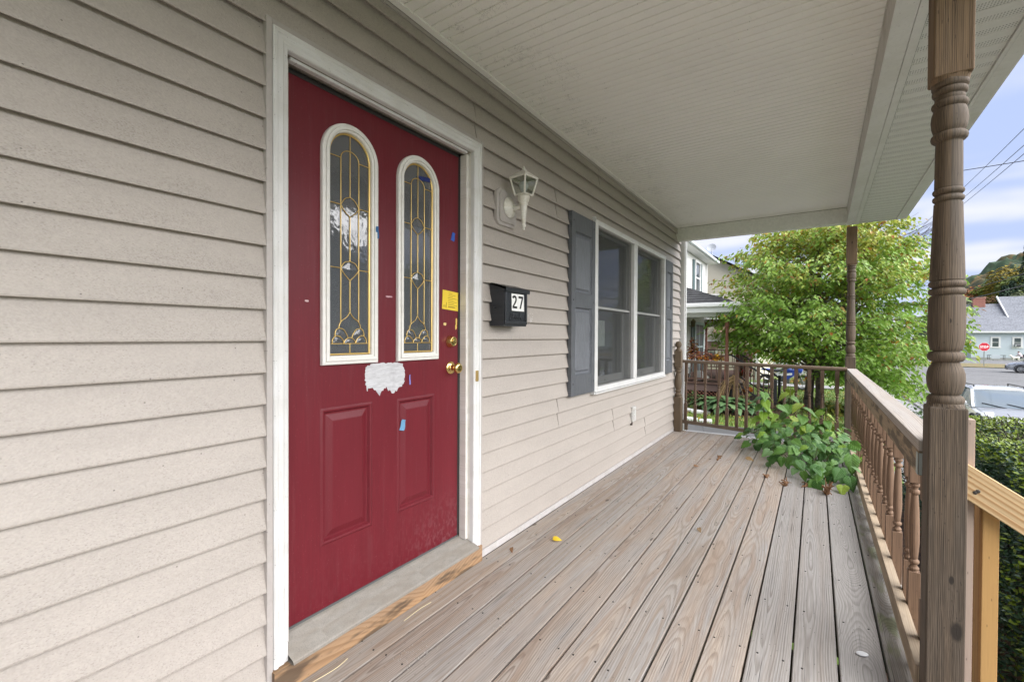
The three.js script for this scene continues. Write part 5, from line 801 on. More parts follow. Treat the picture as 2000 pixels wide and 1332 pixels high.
// ---------------------------------------------------------------- neighbouring houses
const whiteSiding = plain(0.66, 0.66, 0.63, 0.6), beigeSiding = plain(0.5, 0.46, 0.38, 0.65), blueSiding = plain(0.5, 0.56, 0.6, 0.7), greenShutter = plain(0.06, 0.1, 0.1, 0.6), paintWhite = plain(0.72, 0.72, 0.7, 0.5), brownWood = plain(0.11, 0.06, 0.045, 0.8), redBrown = plain(0.2, 0.075, 0.05, 0.7), darkMetal = plain(0.025, 0.025, 0.028, 0.5), houseGlass = new THREE.MeshPhysicalMaterial({ color: col(0.06, 0.075, 0.085), roughness: 0.05, ior: 1.7 });
const shingleMat = (seed, base) => new THREE.MeshStandardMaterial({ roughness: 0.95, map: dataTex(512, 512, (x, y) => { const n = fbm(x / 60, y / 60, seed, 3), tab = hash2(Math.floor(x / 24 + (Math.floor(y / 32) % 2) * 0.5), Math.floor(y / 32), seed + 3), s = hash2(x, y, seed + 5); return base.map((c) => c * (0.65 + 0.35 * n + 0.35 * (tab - 0.5) + 0.35 * (s - 0.5))); }, { rep: [1 / 2.5, 1 / 2.3] }) });
const darkShingle = shingleMat(3, [0.06, 0.06, 0.064]), greyShingle = shingleMat(7, [0.22, 0.23, 0.25]);
// lap siding on a vertical plane from (x0,z0) to (x1,z1)
function clapboards(x0, z0, x1, z1, y0, y1, pitch = 0.11, holes = []) {
  const dx = x1 - x0, dz = z1 - z0, L = Math.hypot(dx, dz), nx = dz / L, nz = -dx / L, out = [];   // outward normal on the right-hand side
  const P = (s, y, o) => [x0 + dx * s / L - nx * o, y, z0 + dz * s / L - nz * o], quad = (a, b, c, d) => { out.push(...a, ...b, ...c, ...a, ...c, ...d); };
  for (let y = y0; y < y1; y += pitch) { const t = Math.min(y1, y + pitch); let cuts = [[0, L]]; for (const [s0, s1, h0, h1] of holes) if (t > h0 && y < h1) cuts = cuts.flatMap(([a, b]) => [[a, Math.min(b, s0)], [Math.max(a, s1), b]].filter(([p, q]) => q > p)); for (const [a, b] of cuts) { quad(P(a, y, 0.016), P(b, y, 0.016), P(b, t, 0.003), P(a, t, 0.003)); quad(P(a, y, 0.016), P(b, y, 0.016), P(b, y, 0), P(a, y, 0)); } }
  const g = new THREE.BufferGeometry(); g.setAttribute('position', new THREE.Float32BufferAttribute(out, 3)); g.setAttribute('uv', new THREE.Float32BufferAttribute(new Float32Array(out.length / 3 * 2), 2)); g.computeVertexNormals(); return g;
}
// a sash window built in local axes (width along x, facing +z), placed by a turn
function houseWindow(parent, pos, turn, w, h, frameMat = paintWhite, trim = 0.1) {
  const f = part('window', merge([box(-w / 2 - trim, -w / 2, -trim, h + trim, -0.02, 0.05), box(w / 2, w / 2 + trim, -trim, h + trim, -0.02, 0.05), box(-w / 2, w / 2, h, h + trim, -0.02, 0.05), box(-w / 2 - trim * 1.3, w / 2 + trim * 1.3, -trim, 0, -0.02, 0.08), box(-w / 2, w / 2, h / 2 - 0.03, h / 2 + 0.03, -0.02, 0.03)]), frameMat, parent);
  f.position.set(...pos); f.rotation.y = turn; part('pane', box(-w / 2, w / 2, 0, h, -0.015, 0.005), houseGlass, f); return f;
}
const gableRoof = (x0, x1, z0, z1, y, ridge, over, alongX, th = 0.12) => {      // two slopes with thickness
  const q = []; const slab = (a, b) => { const p = alongX ? ([u, v, s]) => [s, v, u] : ([u, v, s]) => [u, v, s]; return sweep([[a[0], a[1]], [b[0], b[1]], [b[0], b[1] + th], [a[0], a[1] + th]], alongX ? x0 - over : z0 - over, alongX ? x1 + over : z1 + over, (u, v, s) => p([u, v, s]), true, (u, v, s, l) => [s, l]); };
  const lo = alongX ? z0 : x0, hi = alongX ? z1 : x1, m = (lo + hi) / 2, k = (ridge - y) / (m - lo);
  q.push(slab([lo - over, y - k * over], [m, ridge]), slab([hi + over, y - k * over], [m, ridge])); return merge(q);
};
const endGable = (x0, x1, z, y, r) => { const g = new THREE.BufferGeometry(); g.setAttribute('position', new THREE.Float32BufferAttribute([x0, y, z, x1, y, z, (x0 + x1) / 2, r, z], 3)); g.setAttribute('uv', new THREE.Float32BufferAttribute([0, 0, 1, 0, 0.5, 1], 2)); g.computeVertexNormals(); return g; };
const sideGable = (z0, z1, x, y, r) => { const g = new THREE.BufferGeometry(); g.setAttribute('position', new THREE.Float32BufferAttribute([x, y, z0, x, y, z1, x, r, (z0 + z1) / 2], 3)); g.setAttribute('uv', new THREE.Float32BufferAttribute([0, 0, 1, 0, 0.5, 1], 2)); g.computeVertexNormals(); return g; };
{ // next door: two storeys with a hipped porch
  const t = thing('neighbor_house', 'white two-storey house next door with dark shingled porch roof', 'house'), X = -3.1, zA = -15.5, zB = -24.5;
  part('wall', merge([box(-11, X - 0.002, -1.4, 5.0, zA, zB), clapboards(X, zA, X, zB, -1.2, 5.0, 0.115, [[5.9, 8.3, -0.4, 1.9]].map(([a, b, c, d]) => [a - 0, b, c, d])), clapboards(-11, zA, X, zA, -1.2, 5.0, 0.115)]), whiteSiding, t);
  part('corner_board', merge([box(X - 0.1, X + 0.022, -1.2, 5.0, zB + 0.08, zB - 0.02), box(X + 0.024, X + 0.09, -0.4, 5.0, zB + 0.1, zB + 0.17)]), paintWhite, t);
  part('roof', sweep([[-11.4, 4.95], [-7, 7.2], [-2.65, 4.98], [-2.65, 5.1], [-7, 7.35], [-11.4, 5.1]], zA + 0.4, zB - 0.4, (a, b, z) => [a, b, z], true, (a, b, z, s) => [z, s]), darkShingle, t);
  part('soffit', box(X, -2.64, 4.9, 4.95, zA + 0.4, zB - 0.4), paintWhite, t); part('gutter', merge([box(-2.64, -2.53, 4.92, 5.05, zA + 0.4, zB - 0.45, 0.03)]), plain(0.5, 0.55, 0.55, 0.4), t);
  houseWindow(t, [X + 0.02, 3.25, -22.4], Math.PI / 2, 0.95, 1.4); part('shutter', box(X + 0.02, X + 0.06, 3.2, 4.7, -21.4, -21.72), greenShutter, t); part('shutter', box(X + 0.02, X + 0.06, 3.2, 4.7, -23.05, -23.3), greenShutter, t);
  const d = part('door', merge([box(X, X + 0.06, -0.38, 1.78, -21.95, -23.6)]), plain(0.03, 0.032, 0.036, 0.4), t, 'dark glazed double door'); part('door_frame', merge([box(X, X + 0.09, -0.38, 1.88, -21.75, -21.95), box(X, X + 0.09, -0.38, 1.88, -23.6, -23.78), box(X, X + 0.085, 1.78, 1.9, -21.95, -23.6), box(X + 0.061, X + 0.07, -0.38, 1.78, -22.74, -22.8), box(X + 0.061, X + 0.066, 0.72, 0.78, -21.95, -23.6)]), plain(0.45, 0.55, 0.54, 0.5), d);
  part('shutter', box(X + 0.015, X + 0.05, -0.35, 1.88, -21.2, -21.6), greenShutter, t);
  part('wall_lamp', merge([lathe([[0, 0], [0.06, 0.02], [0.1, 0.22], [0.12, 0.24], [0.03, 0.34], [0, 0.36]], 8).translate(X + 0.18, 1.65, -20.9), rod([X, 1.7, -20.9], [X + 0.18, 1.66, -20.9], 0.02)]), plain(0.22, 0.18, 0.1, 0.5), t);
  // porch: floor, skirt of lattice, hipped roof, red-brown turned posts, balustrade, stairs
  const px = -1.0, za = -17.0, zb = -24.2, fl = -0.38;
  part('porch_floor', merge([box(X, px + 0.06, fl - 0.05, fl, za + 0.06, zb)]), brownWood, t); part('porch_skirt', merge([box(X, px, fl - 0.3, fl - 0.05, za, za - 0.04), box(px - 0.04, px, fl - 0.3, fl - 0.05, za - 0.04, zb)]), plain(0.15, 0.1, 0.085, 0.8), t);
  const lat = []; for (let s = -0.7; s < 2.2; s += 0.13) for (const k of [-1, 1]) { const a = k < 0 ? [X + s + 0.62, -1.22] : [X + s, -1.22], b = k < 0 ? [X + s, -0.66] : [X + s + 0.62, -0.66], cut = (w) => { const x = Math.min(px, Math.max(X, w[0])); return [x, lerp(a[1], b[1], (x - a[0]) / (b[0] - a[0]))]; }, u = cut(a), v = cut(b); if (Math.hypot(u[0] - v[0], u[1] - v[1]) > 0.08) lat.push(beam([u[0], u[1], za - 0.03 - (k + 1) * 0.006], [v[0], v[1], za - 0.03 - (k + 1) * 0.006], 0.035, 0.01)); }
  part('lattice', merge(lat), plain(0.3, 0.13, 0.085, 0.85), t, 'red-brown diagonal lattice under the porch'); part('under_porch', box(X, px - 0.1, -1.3, fl - 0.3, za - 0.15, zb + 0.1), plain(0.02, 0.016, 0.014, 1), t);
  const roofQ = []; const ez = za + 0.35, ex = px + 0.35, ey = 2.36, ry = 3.3; const quad = (...p) => { roofQ.push(...p[0], ...p[1], ...p[2], ...p[0], ...p[2], ...p[3]); };
  const N = 9; for (let i = 0; i < N; i++) { const a = i / N, b = (i + 1) / N, L = 0.03; const P = (k, z0) => [[X - 0.1, lerp(ey, ry, k), lerp(ez, ez - 2.6, k)], [lerp(ex, X, k), lerp(ey, ry, k), lerp(ez, ez - 2.6, k)], [lerp(ex, X, k), lerp(ey, ry, k), zb - 0.3]]; const A = P(a), B = P(b); A.forEach((p) => { p[1] += L; }); quad(A[0], A[1], B[1], B[0]); quad(A[1], A[2], B[2], B[1]); const C = P(a); quad(C[0], C[1], A[1], A[0]); quad(C[1], C[2], A[2], A[1]); }
  const rg = new THREE.BufferGeometry(); rg.setAttribute('position', new THREE.Float32BufferAttribute(roofQ, 3)); rg.computeVertexNormals(); part('porch_roof', planeUV(rg, 0, 1), darkShingle, t, 'dark shingled porch roof in stepped courses');
  part('gutter', merge([box(X, ex + 0.05, ey - 0.12, ey + 0.02, ez, ez + 0.1, 0.03), box(ex, ex + 0.1, ey - 0.12, ey + 0.02, ez + 0.1, zb - 0.3, 0.03)]), paintWhite, t); part('porch_fascia', merge([box(X, ex - 0.02, ey - 0.3, ey - 0.12, ez - 0.03, ez), box(X, px + 0.05, 1.92, 2.2, za, za - 0.1), box(px - 0.05, px + 0.05, 1.92, 2.2, za - 0.1, zb)]), plain(0.6, 0.61, 0.58, 0.55), t); part('porch_ceiling', box(X, ex - 0.02, 2.18, 2.2, ez - 0.03, zb), paintWhite, t);
  part('porch_end_beam', box(X, px, 1.72, 2.1, zb + 0.05, zb - 0.05), plain(0.5, 0.5, 0.48, 0.6), t);
  for (const [x, z] of [[px, za - 0.05], [px + 0.02, -19.6], [px, -21.7], [px, zb], [X + 0.1, zb]]) { const p = part('post', merge([box(-0.06, 0.06, 0, 0.95, -0.06, 0.06), box(-0.06, 0.06, 1.95, 2.32, -0.06, 0.06), lathe([[0.05, 0.95], [0.062, 0.98], [0.04, 1.02], [0.06, 1.1], [0.045, 1.2], [0.058, 1.45], [0.04, 1.7], [0.06, 1.75], [0.045, 1.82], [0.06, 1.95]], 12)]), redBrown, t); p.position.set(x, fl, z); }
  const rl = [], bl = []; const run = (a, b) => { const L = Math.hypot(b[0] - a[0], b[1] - a[1]); rl.push(beam([a[0], fl + 0.95, a[1]], [b[0], fl + 0.95, b[1]], 0.07, 0.05), beam([a[0], fl + 0.12, a[1]], [b[0], fl + 0.12, b[1]], 0.05, 0.05)); const n = Math.round(L / 0.16); for (let i = 1; i < n; i++) bl.push([lerp(a[0], b[0], i / n), lerp(a[1], b[1], i / n)]); };
  run([X, za - 0.03], [px, za - 0.03]); run([X, zb], [px, zb]); run([px, -19.7], [px, zb]);
  for (const g of rl) part('porch_rail', g, brownWood, t); const bg = box(-0.016, 0.016, fl + 0.14, fl + 0.93, -0.016, 0.016); for (const [x, z] of bl) { const b = part('baluster', bg, brownWood, t); b.position.set(x, 0, z); }
  const st = []; for (let i = 0; i < 4; i++) st.push(box(px + 0.05 + i * 0.26, px + 0.33 + i * 0.26, fl - 0.2 * (i + 1), fl - 0.2 * (i + 1) + 0.04, -17.25, -19.3)); part('porch_steps', merge(st), brownWood, t);
  for (const z of [-17.3, -19.3]) { part('stair_rail', merge([beam([px - 0.05, fl + 0.97, z], [px + 0.12, fl + 0.97, z], 0.06, 0.05), beam([px + 0.1, fl + 0.98, z], [px + 1.45, fl + 0.1, z], 0.06, 0.05), beam([px + 0.05, fl + 0.12, z], [px + 1.4, fl - 0.72, z], 0.05, 0.05), box(px + 1.4, px + 1.49, -1.25, fl + 0.2, z - 0.045, z + 0.045)]), darkMetal, t); for (let i = 1; i < 9; i++) { const b = part('baluster', box(-0.014, 0.014, 0, 0.84, -0.014, 0.014), brownWood, t); b.position.set(px + 0.05 + i * 0.15, fl + 0.12 - i * 0.092, z); } }
}
{ const m = merge([rod([-4.6, 6.0, -25], [-4.6, 6.55, -25], 0.03), lathe([[0, 0], [0.2, 0.03], [0.36, 0.11], [0.37, 0.115], [0.2, 0.045], [0, 0.012]], 18).rotateX(1.2).translate(-4.6, 6.7, -24.95), rod([-4.6, 6.55, -24.9], [-4.55, 6.6, -24.45], 0.015)]); solo('satellite_dish', m.translate(4.6, -6, 25).scale(0.6, 0.6, 0.6).translate(-2.85, 5.25, -24.6), plain(0.42, 0.44, 0.47, 0.5), 'grey satellite dish on the eave of the white neighbouring house', 'satellite dish'); }
{ // third house: beige side wall
  const t = thing('beige_house', 'beige sided house seen behind the neighbouring porch', 'house'), z = -29.5, X = -1.2;
  part('wall', merge([box(-11, X, -1.6, 4.6, z - 0.02, -41), clapboards(-11, z, X, z, -1.5, 4.6, 0.16), clapboards(X, z, X, -41, -1.5, 4.6, 0.16), endGable(-11, X, z, 4.6, 7.4)]), beigeSiding, t);
  part('roof', gableRoof(-11, X, -41, z, 4.6, 7.4, 0.4, false), darkShingle, t); part('corner_board', box(X - 0.14, X + 0.03, -1.5, 4.6, z - 0.1, z + 0.03), paintWhite, t);
  houseWindow(t, [-3.6, 2.35, z + 0.01], 0, 1.0, 1.35); houseWindow(t, [-5.2, 2.35, z + 0.01], 0, 1.0, 1.35); houseWindow(t, [-4.05, -0.25, z + 0.01], 0, 1.2, 1.2);
  part('awning_roof', sweep([[1.5, z + 1.3], [2.2, z], [2.15, z], [1.42, z + 1.3]], -3.4, X + 0.3, (a, b, x) => [x, a, b], true, (a, b, x, s) => [x, s]), shingleMat(13, [0.2, 0.13, 0.09]), t, 'brown shingled awning roof'); part('awning_roof', sweep([[0.55, z + 0.8], [0.95, z], [0.9, z], [0.5, z + 0.8]], -5, -3.2, (a, b, x) => [x, a, b], true, (a, b, x, s) => [x, s]), shingleMat(17, [0.2, 0.13, 0.09]), t);
  part('downpipe', box(-5.3, -5.2, -1.5, 4.6, z + 0.02, z + 0.1), paintWhite, t);
}
{ // fourth house: white front with black iron porch columns
  const t = thing('white_house', 'white house behind the street tree with black iron lattice columns', 'house'), z = -42;
  part('wall', merge([box(-9, 3.2, -2.1, 3.6, z - 0.02, -52), clapboards(-9, z, 3.2, z, -0.6, 3.6, 0.2), clapboards(3.2, z, 3.2, -52, -1.9, 3.6, 0.2), endGable(-9, 3.2, z, 3.6, 6.2)]), plain(0.62, 0.63, 0.62, 0.6), t);
  part('roof', gableRoof(-9, 3.2, -52, z, 3.6, 6.2, 0.4, false), greyShingle, t); part('foundation', box(-9.05, 3.25, -2.1, -0.6, z, z + 0.06), plain(0.6, 0.62, 0.66, 0.7), t);
  part('shutter', box(-1.95, -1.55, -1.1, 2.2, z + 0.02, z + 0.08), plain(0.2, 0.26, 0.32, 0.6), t); part('door', box(-1.5, -0.6, -1.3, 1.3, z + 0.02, z + 0.08), plain(0.62, 0.64, 0.66, 0.5), t); houseWindow(t, [0.5, 0.75, z + 0.02], 0, 1.1, 1.25);
  for (const x of [1.55, 2.35]) part('iron_column', merge([rod([x, -2, z + 2], [x, 2.4, z + 2], 0.03), rod([x + 0.25, -2, z + 2], [x + 0.25, 2.4, z + 2], 0.03), ...Array.from({ length: 7 }, (_, i) => rod([x, -1.8 + i * 0.6, z + 2], [x + 0.25, -1.2 + i * 0.6, z + 2], 0.018))]), darkMetal, t);
}
// across the street, seen only as reflections in the door and the window
{
  const t = thing('grey_house', 'grey clapboard house with white windows across the street', 'house'), X = 19;
  part('wall', merge([box(X, 27, -2.2, 4.2, -10.2, -17), clapboards(X, -17, X, -10.2, -2, 4.2, 0.16), clapboards(27, -10.2, X, -10.2, -2, 4.2, 0.16), sideGable(-17, -10.2, X, 4.2, 7.2)]), plain(0.24, 0.25, 0.27, 0.7), t);
  part('roof', gableRoof(X, 27, -17, -10.2, 4.2, 7.2, 0.45, true), darkShingle, t);
  for (const [z, y] of [[-12, -0.3], [-15, -0.3], [-12, 2.3], [-15, 2.3]]) houseWindow(t, [X - 0.01, y, z], -Math.PI / 2, 0.95, 1.5, paintWhite, 0.14);
  part('downpipe', box(X - 0.12, X - 0.03, -2, 4.2, -10.3, -10.4), paintWhite, t); part('porch_roof', box(X - 1.8, X, 1.62, 1.75, -17, -13.6), paintWhite, t);
}
{ // pale blue house at the end of the street
  const t = thing('blue_house', 'pale blue house with grey roofs and white windows beyond the stop sign', 'house'), z = -98, X = 21.6, x1 = 48, g = -2.1;
  part('wall', merge([box(X, x1, g - 0.4, 2.3, z - 0.03, z - 14), clapboards(X, z, x1, z, g + 0.4, 2.3, 0.2), clapboards(X, z - 14, X, z, g + 0.4, 2.3, 0.2), sideGable(z - 14, z, X, 2.3, 6.3)]), blueSiding, t);
  part('foundation', merge([box(X - 0.05, x1, g - 0.4, g + 0.4, z, z + 0.06)]), concreteMat, t);
  part('roof', sweep([[z + 0.6, 2.15], [z - 4.2, 4.55], [z - 4.2, 4.7], [z + 0.6, 2.3]], X - 0.4, x1, (a, b, x) => [x, b, a], true, (a, b, x, s) => [x, s]), greyShingle, t, 'lower grey roof slope over the front'); part('roof', merge([sweep([[z - 4.2, 4.5], [z - 8.5, 6.9], [z - 14.5, 2.4], [z - 14.5, 2.3], [z - 8.5, 6.75]], X - 0.4, X + 5.2, (a, b, x) => [x, b, a], true, (a, b, x, s) => [x, s])]), greyShingle, t);
  part('roof', sweep([[z - 4.0, 4.45], [z - 9.5, 8.1], [z - 9.6, 7.95]], X + 5.0, x1 + 4, (a, b, x) => [x, b, a], true, (a, b, x, s) => [x, s]), greyShingle, t, 'taller grey roof on the right'); part('rake_board', beam([X + 4.9, 4.4, z - 3.9], [X + 4.9, 8.1, z - 9.5], 0.12, 0.3), paintWhite, t);
  part('fascia', merge([box(X - 0.45, x1, 2.05, 2.3, z + 0.6, z + 0.72), beam([X - 0.45, 2.1, z + 0.6], [X - 0.45, 4.6, z - 4.2], 0.1, 0.28)]), paintWhite, t);
  houseWindow(t, [24.24, -0.05, z + 0.02], 0, 0.68, 1.3, paintWhite, 0.2); const w2 = houseWindow(t, [26.55, -0.05, z + 0.02], 0, 0.68, 1.3, paintWhite, 0.2); part('air_conditioner', merge([box(-0.3, 0.3, 0.0, 0.4, 0.02, 0.4, 0.03)]), plain(0.55, 0.55, 0.55, 0.5), w2); part('air_conditioner_grille', box(-0.2, 0.24, 0.06, 0.32, 0.401, 0.41), plain(0.05, 0.05, 0.06, 0.6), w2);
  const ch = part('chimney', box(-0.72, 0.72, 0, 2.1, -0.5, 0.5), plain(0.26, 0.13, 0.1, 0.9), t, 'brick chimney'); ch.position.set(24.0, 5.75, z - 8); const bk = [], R = rng(3); for (let r = 0; r < 10; r++) for (let c = 0; c < 4; c++) bk.push(box(-0.74 + c * 0.37 + (r % 2) * 0.12, -0.41 + c * 0.37 + (r % 2) * 0.1, 0.03 + r * 0.205, 0.2 + r * 0.205, 0.5, 0.52)); stuff(part('brick', merge(bk), plain(0.36, 0.16, 0.12, 0.9), ch)); part('chimney_cap', box(-0.82, 0.82, 2.1, 2.25, -0.6, 0.6), plain(0.4, 0.22, 0.17, 0.9), ch);
}
// ---------------------------------------------------------------- stop sign
{
  const t = thing('stop_sign', 'red octagonal STOP sign on a thin post in front of the blue house', 'road sign', [17.35, groundY(17.35, -72), -72], 0.22), y = 2.25, r = 0.5;
  part('post', box(-0.04, 0.04, 0, y + 0.45, -0.05, -0.015), plain(0.16, 0.18, 0.17, 0.6), t);
  const cv = document.createElement('canvas'); cv.width = cv.height = 256; const c = cv.getContext('2d'); c.fillStyle = '#f2f0ee'; c.fillRect(0, 0, 256, 256); const oct = (q) => { c.beginPath(); for (let i = 0; i < 8; i++) { const a = Math.PI / 8 + i * Math.PI / 4; c[i ? 'lineTo' : 'moveTo'](128 + Math.cos(a) * q, 128 + Math.sin(a) * q); } c.closePath(); c.fill(); }; c.fillStyle = '#b40c28'; oct(124); c.fillStyle = '#f4f2f0'; c.textAlign = 'center'; c.font = 'bold 92px sans-serif'; c.save(); c.translate(128, 162); c.scale(0.84, 1.0); c.fillText('STOP', 0, 0); c.restore();
  const tx = new THREE.CanvasTexture(cv); tx.colorSpace = THREE.SRGBColorSpace; const face = new THREE.CircleGeometry(r, 8, Math.PI / 8); const plate = new THREE.CylinderGeometry(r * 1.01, r * 1.01, 0.012, 8).rotateY(Math.PI / 8).rotateX(Math.PI / 2);
  part('plate', flat(plate).translate(0, y, -0.008), plain(0.6, 0.6, 0.6, 0.4), t); part('face', flat(face).translate(0, y, 0), new THREE.MeshStandardMaterial({ map: tx, roughness: 0.5 }), t);
}
// ---------------------------------------------------------------- cars: lofted lower body, glasshouse, roof, wheels
function loft(secs) { const pos = []; for (let i = 0; i < secs.length - 1; i++) for (let j = 0; j < secs[i].length - 1; j++) { const a = secs[i][j], b = secs[i][j + 1], c = secs[i + 1][j + 1], d = secs[i + 1][j]; pos.push(...a, ...b, ...c, ...a, ...c, ...d); } const cap = (s) => { for (let j = 1; j < s.length - 1; j++) pos.push(...s[0], ...s[j], ...s[j + 1]); }; cap(secs[0]); cap(secs[secs.length - 1]); const g = new THREE.BufferGeometry(); g.setAttribute('position', new THREE.Float32BufferAttribute(pos, 3)); return smooth(planeUV(g, 0, 1)); }
function smooth(g, lim = 0.75) { g.computeVertexNormals(); const p = g.attributes.position.array, f = g.attributes.normal.array, n = new Float32Array(p.length), map = new Map(); for (let i = 0; i < p.length; i += 3) { const k = Math.round(p[i] * 2000) + '_' + Math.round(p[i + 1] * 2000) + '_' + Math.round(p[i + 2] * 2000); if (!map.has(k)) map.set(k, []); map.get(k).push(i); } for (const ids of map.values()) for (const i of ids) { let x = 0, y = 0, z = 0; for (const j of ids) if (f[i] * f[j] + f[i + 1] * f[j + 1] + f[i + 2] * f[j + 2] > lim) { x += f[j]; y += f[j + 1]; z += f[j + 2]; } const l = Math.hypot(x, y, z) || 1; n[i] = x / l; n[i + 1] = y / l; n[i + 2] = z / l; } g.setAttribute('normal', new THREE.BufferAttribute(n, 3)); return g; }
function makeCar(name, label, pos, turn, paint, hoodTone) {           // local: x forward (front at +), y up, z to the car's right
  const t = thing(name, label, 'car', pos, turn), HW = 0.93;
  const sec = (x, w, top, belt, bot) => { const h = [[w * 0.98, bot], [w, bot + 0.22], [w * 1.0, belt - 0.12], [w * 0.96, belt], [w * 0.8, belt + (top - belt) * 0.72], [w * 0.4, top]].map(([z, y]) => [x, y, z]); return [...h, ...h.slice().reverse().map(([a, y, z]) => [a, y, -z])]; };
  part('body', loft([sec(-2.25, 0.78, 0.98, 0.9, 0.42), sec(-2.15, 0.86, 1.04, 0.98, 0.3), sec(-1.4, HW, 1.06, 1.0, 0.26), sec(0.2, HW, 1.03, 0.98, 0.24), sec(0.95, HW, 1.03, 0.95, 0.24), sec(1.1, HW * 0.99, 0.99, 0.92, 0.26), sec(1.75, HW * 0.96, 0.93, 0.84, 0.26), sec(2.15, HW * 0.86, 0.82, 0.74, 0.3), sec(2.28, HW * 0.7, 0.68, 0.62, 0.36)]), paint, t);
  const cab = (x, w0, w1, y0, y1) => { const h = [[w0, y0], [lerp(w0, w1, 0.85), lerp(y0, y1, 0.85)], [w1 * 0.94, y1 - 0.015], [w1 * 0.5, y1 + 0.012]].map(([z, y]) => [x, y, z]); return [...h, ...h.slice().reverse().map(([a, y, z]) => [a, y, -z])]; };
  const gl = new THREE.MeshPhysicalMaterial({ color: col(0.2, 0.24, 0.27), roughness: 0.04, ior: 2.2 });  // pale colour stands in for sky reflected in the car glass
  part('windows', loft([cab(-2.1, 0.8, 0.78, 0.98, 1.02), cab(-1.75, 0.85, 0.68, 0.99, 1.5), cab(-0.7, 0.88, 0.7, 0.99, 1.6), cab(0.15, 0.88, 0.7, 0.99, 1.6), cab(0.42, 0.88, 0.72, 0.99, 1.53), cab(1.12, 0.84, 0.82, 0.97, 1.0)]), gl, t);
  const rs = (x, w, y) => [[w, y - 0.05], [w * 0.93, y + 0.004], [w * 0.5, y + 0.026], [-w * 0.5, y + 0.026], [-w * 0.93, y + 0.004], [-w, y - 0.05]].map(([z, q]) => [x, q, z]);
  part('roof', loft([rs(-1.78, 0.7, 1.51), rs(-0.7, 0.735, 1.615), rs(0.15, 0.735, 1.615), rs(0.4, 0.735, 1.555)]), paint, t);
  for (const s of [-1, 1]) { part('pillar', merge([beam([1.18, 0.985, s * 0.86], [0.38, 1.54, s * 0.725], 0.07, 0.06), beam([-0.45, 1.0, s * 0.885], [-0.5, 1.58, s * 0.725], 0.02, 0.08), beam([-2.0, 1.0, s * 0.82], [-1.7, 1.5, s * 0.69], 0.05, 0.16), beam([-2.0, 1.0, s * 0.88], [1.1, 0.99, s * 0.89], 0.03, 0.05)]), paint, t); part('roof_rail', merge([beam([-1.5, 1.66, s * 0.62], [0.1, 1.68, s * 0.62], 0.03, 0.03), box(-1.52, -1.47, 1.58, 1.66, s * 0.62 - 0.015, s * 0.62 + 0.015), box(0.07, 0.12, 1.58, 1.68, s * 0.62 - 0.015, s * 0.62 + 0.015)]), darkMetal, t);
    part('mirror', merge([new THREE.SphereGeometry(1, 12, 8).scale(0.06, 0.085, 0.13).translate(0.86, 1.09, s * 1.06), rod([0.9, 1.0, s * 0.9], [0.87, 1.05, s * 1.0], 0.025)]), paint, t); part('headlight', loft([[[2.12, 0.66, s * 0.55], [2.16, 0.75, s * 0.56], [2.1, 0.76, s * 0.7], [2.05, 0.7, s * 0.74]], [[1.86, 0.76, s * 0.86], [1.84, 0.83, s * 0.84], [1.7, 0.87, s * 0.865], [1.7, 0.8, s * 0.915]]]), new THREE.MeshPhysicalMaterial({ color: col(0.12, 0.13, 0.14), roughness: 0.08, clearcoat: 1 }), t);
    part('wiper', beam([1.17, 1.0, s * 0.3 - 0.25], [0.98, 1.13, s * 0.3 + 0.3], 0.02, 0.02), darkMetal, t); part('door_line', merge([box(0.62, 0.63, 0.4, 0.98, s * 0.925, s * 0.937), box(-0.46, -0.45, 0.4, 0.98, s * 0.925, s * 0.937)]), darkMetal, t);
    for (const x of [1.4, -1.42]) { const w = part('wheel', lathe([[0.19, -0.1], [0.3, -0.115], [0.345, -0.09], [0.355, 0], [0.345, 0.09], [0.3, 0.115], [0.19, 0.1]], 28).rotateX(Math.PI / 2), plain(0.022, 0.022, 0.024, 0.9), t); w.position.set(x, 0.355, s * 0.845); const sp = [lathe([[0.2, 0.07], [0.235, 0.1], [0.225, 0.112], [0.19, 0.08]], 28).rotateX(s * Math.PI / 2)]; for (let k = 0; k < 10; k++) { const a = k * Math.PI / 5; sp.push(beam([0, 0, s * 0.09], [Math.cos(a) * 0.22, Math.sin(a) * 0.22, s * 0.1], 0.035, 0.02)); } part('rim', merge(sp), plain(0.5, 0.51, 0.53, 0.3, { metalness: 0.7 }), w); part('wheel_arch', new THREE.TorusGeometry(0.41, 0.035, 6, 20, Math.PI).translate(x, 0.36, s * 0.915), plain(0.03, 0.03, 0.032, 0.8), t); } }
  part('hood', loft([[0.78, 0.4, 0, -0.4, -0.78].map((z) => [1.14, 1.0 - 0.03 * z * z * 2, z]), [0.76, 0.4, 0, -0.4, -0.76].map((z) => [1.7, 0.955 - 0.05 * z * z * 2, z]), [0.6, 0.3, 0, -0.3, -0.6].map((z) => [2.12, 0.845 - 0.06 * z * z * 2, z])]).translate(0, 0.006, 0), hoodTone, t); part('grille', box(2.2, 2.31, 0.42, 0.66, -0.5, 0.5, 0.04), darkMetal, t); part('bumper', box(2.15, 2.3, 0.3, 0.42, -0.75, 0.75, 0.05), plain(0.04, 0.04, 0.045, 0.7), t);
  return t;
}
const carWhite = new THREE.MeshPhysicalMaterial({ color: col(0.72, 0.73, 0.74), roughness: 0.25, clearcoat: 1, clearcoatRoughness: 0.05 }), carGrey = new THREE.MeshPhysicalMaterial({ color: col(0.3, 0.32, 0.35), roughness: 0.25, clearcoat: 1, clearcoatRoughness: 0.05, metalness: 0.2 });
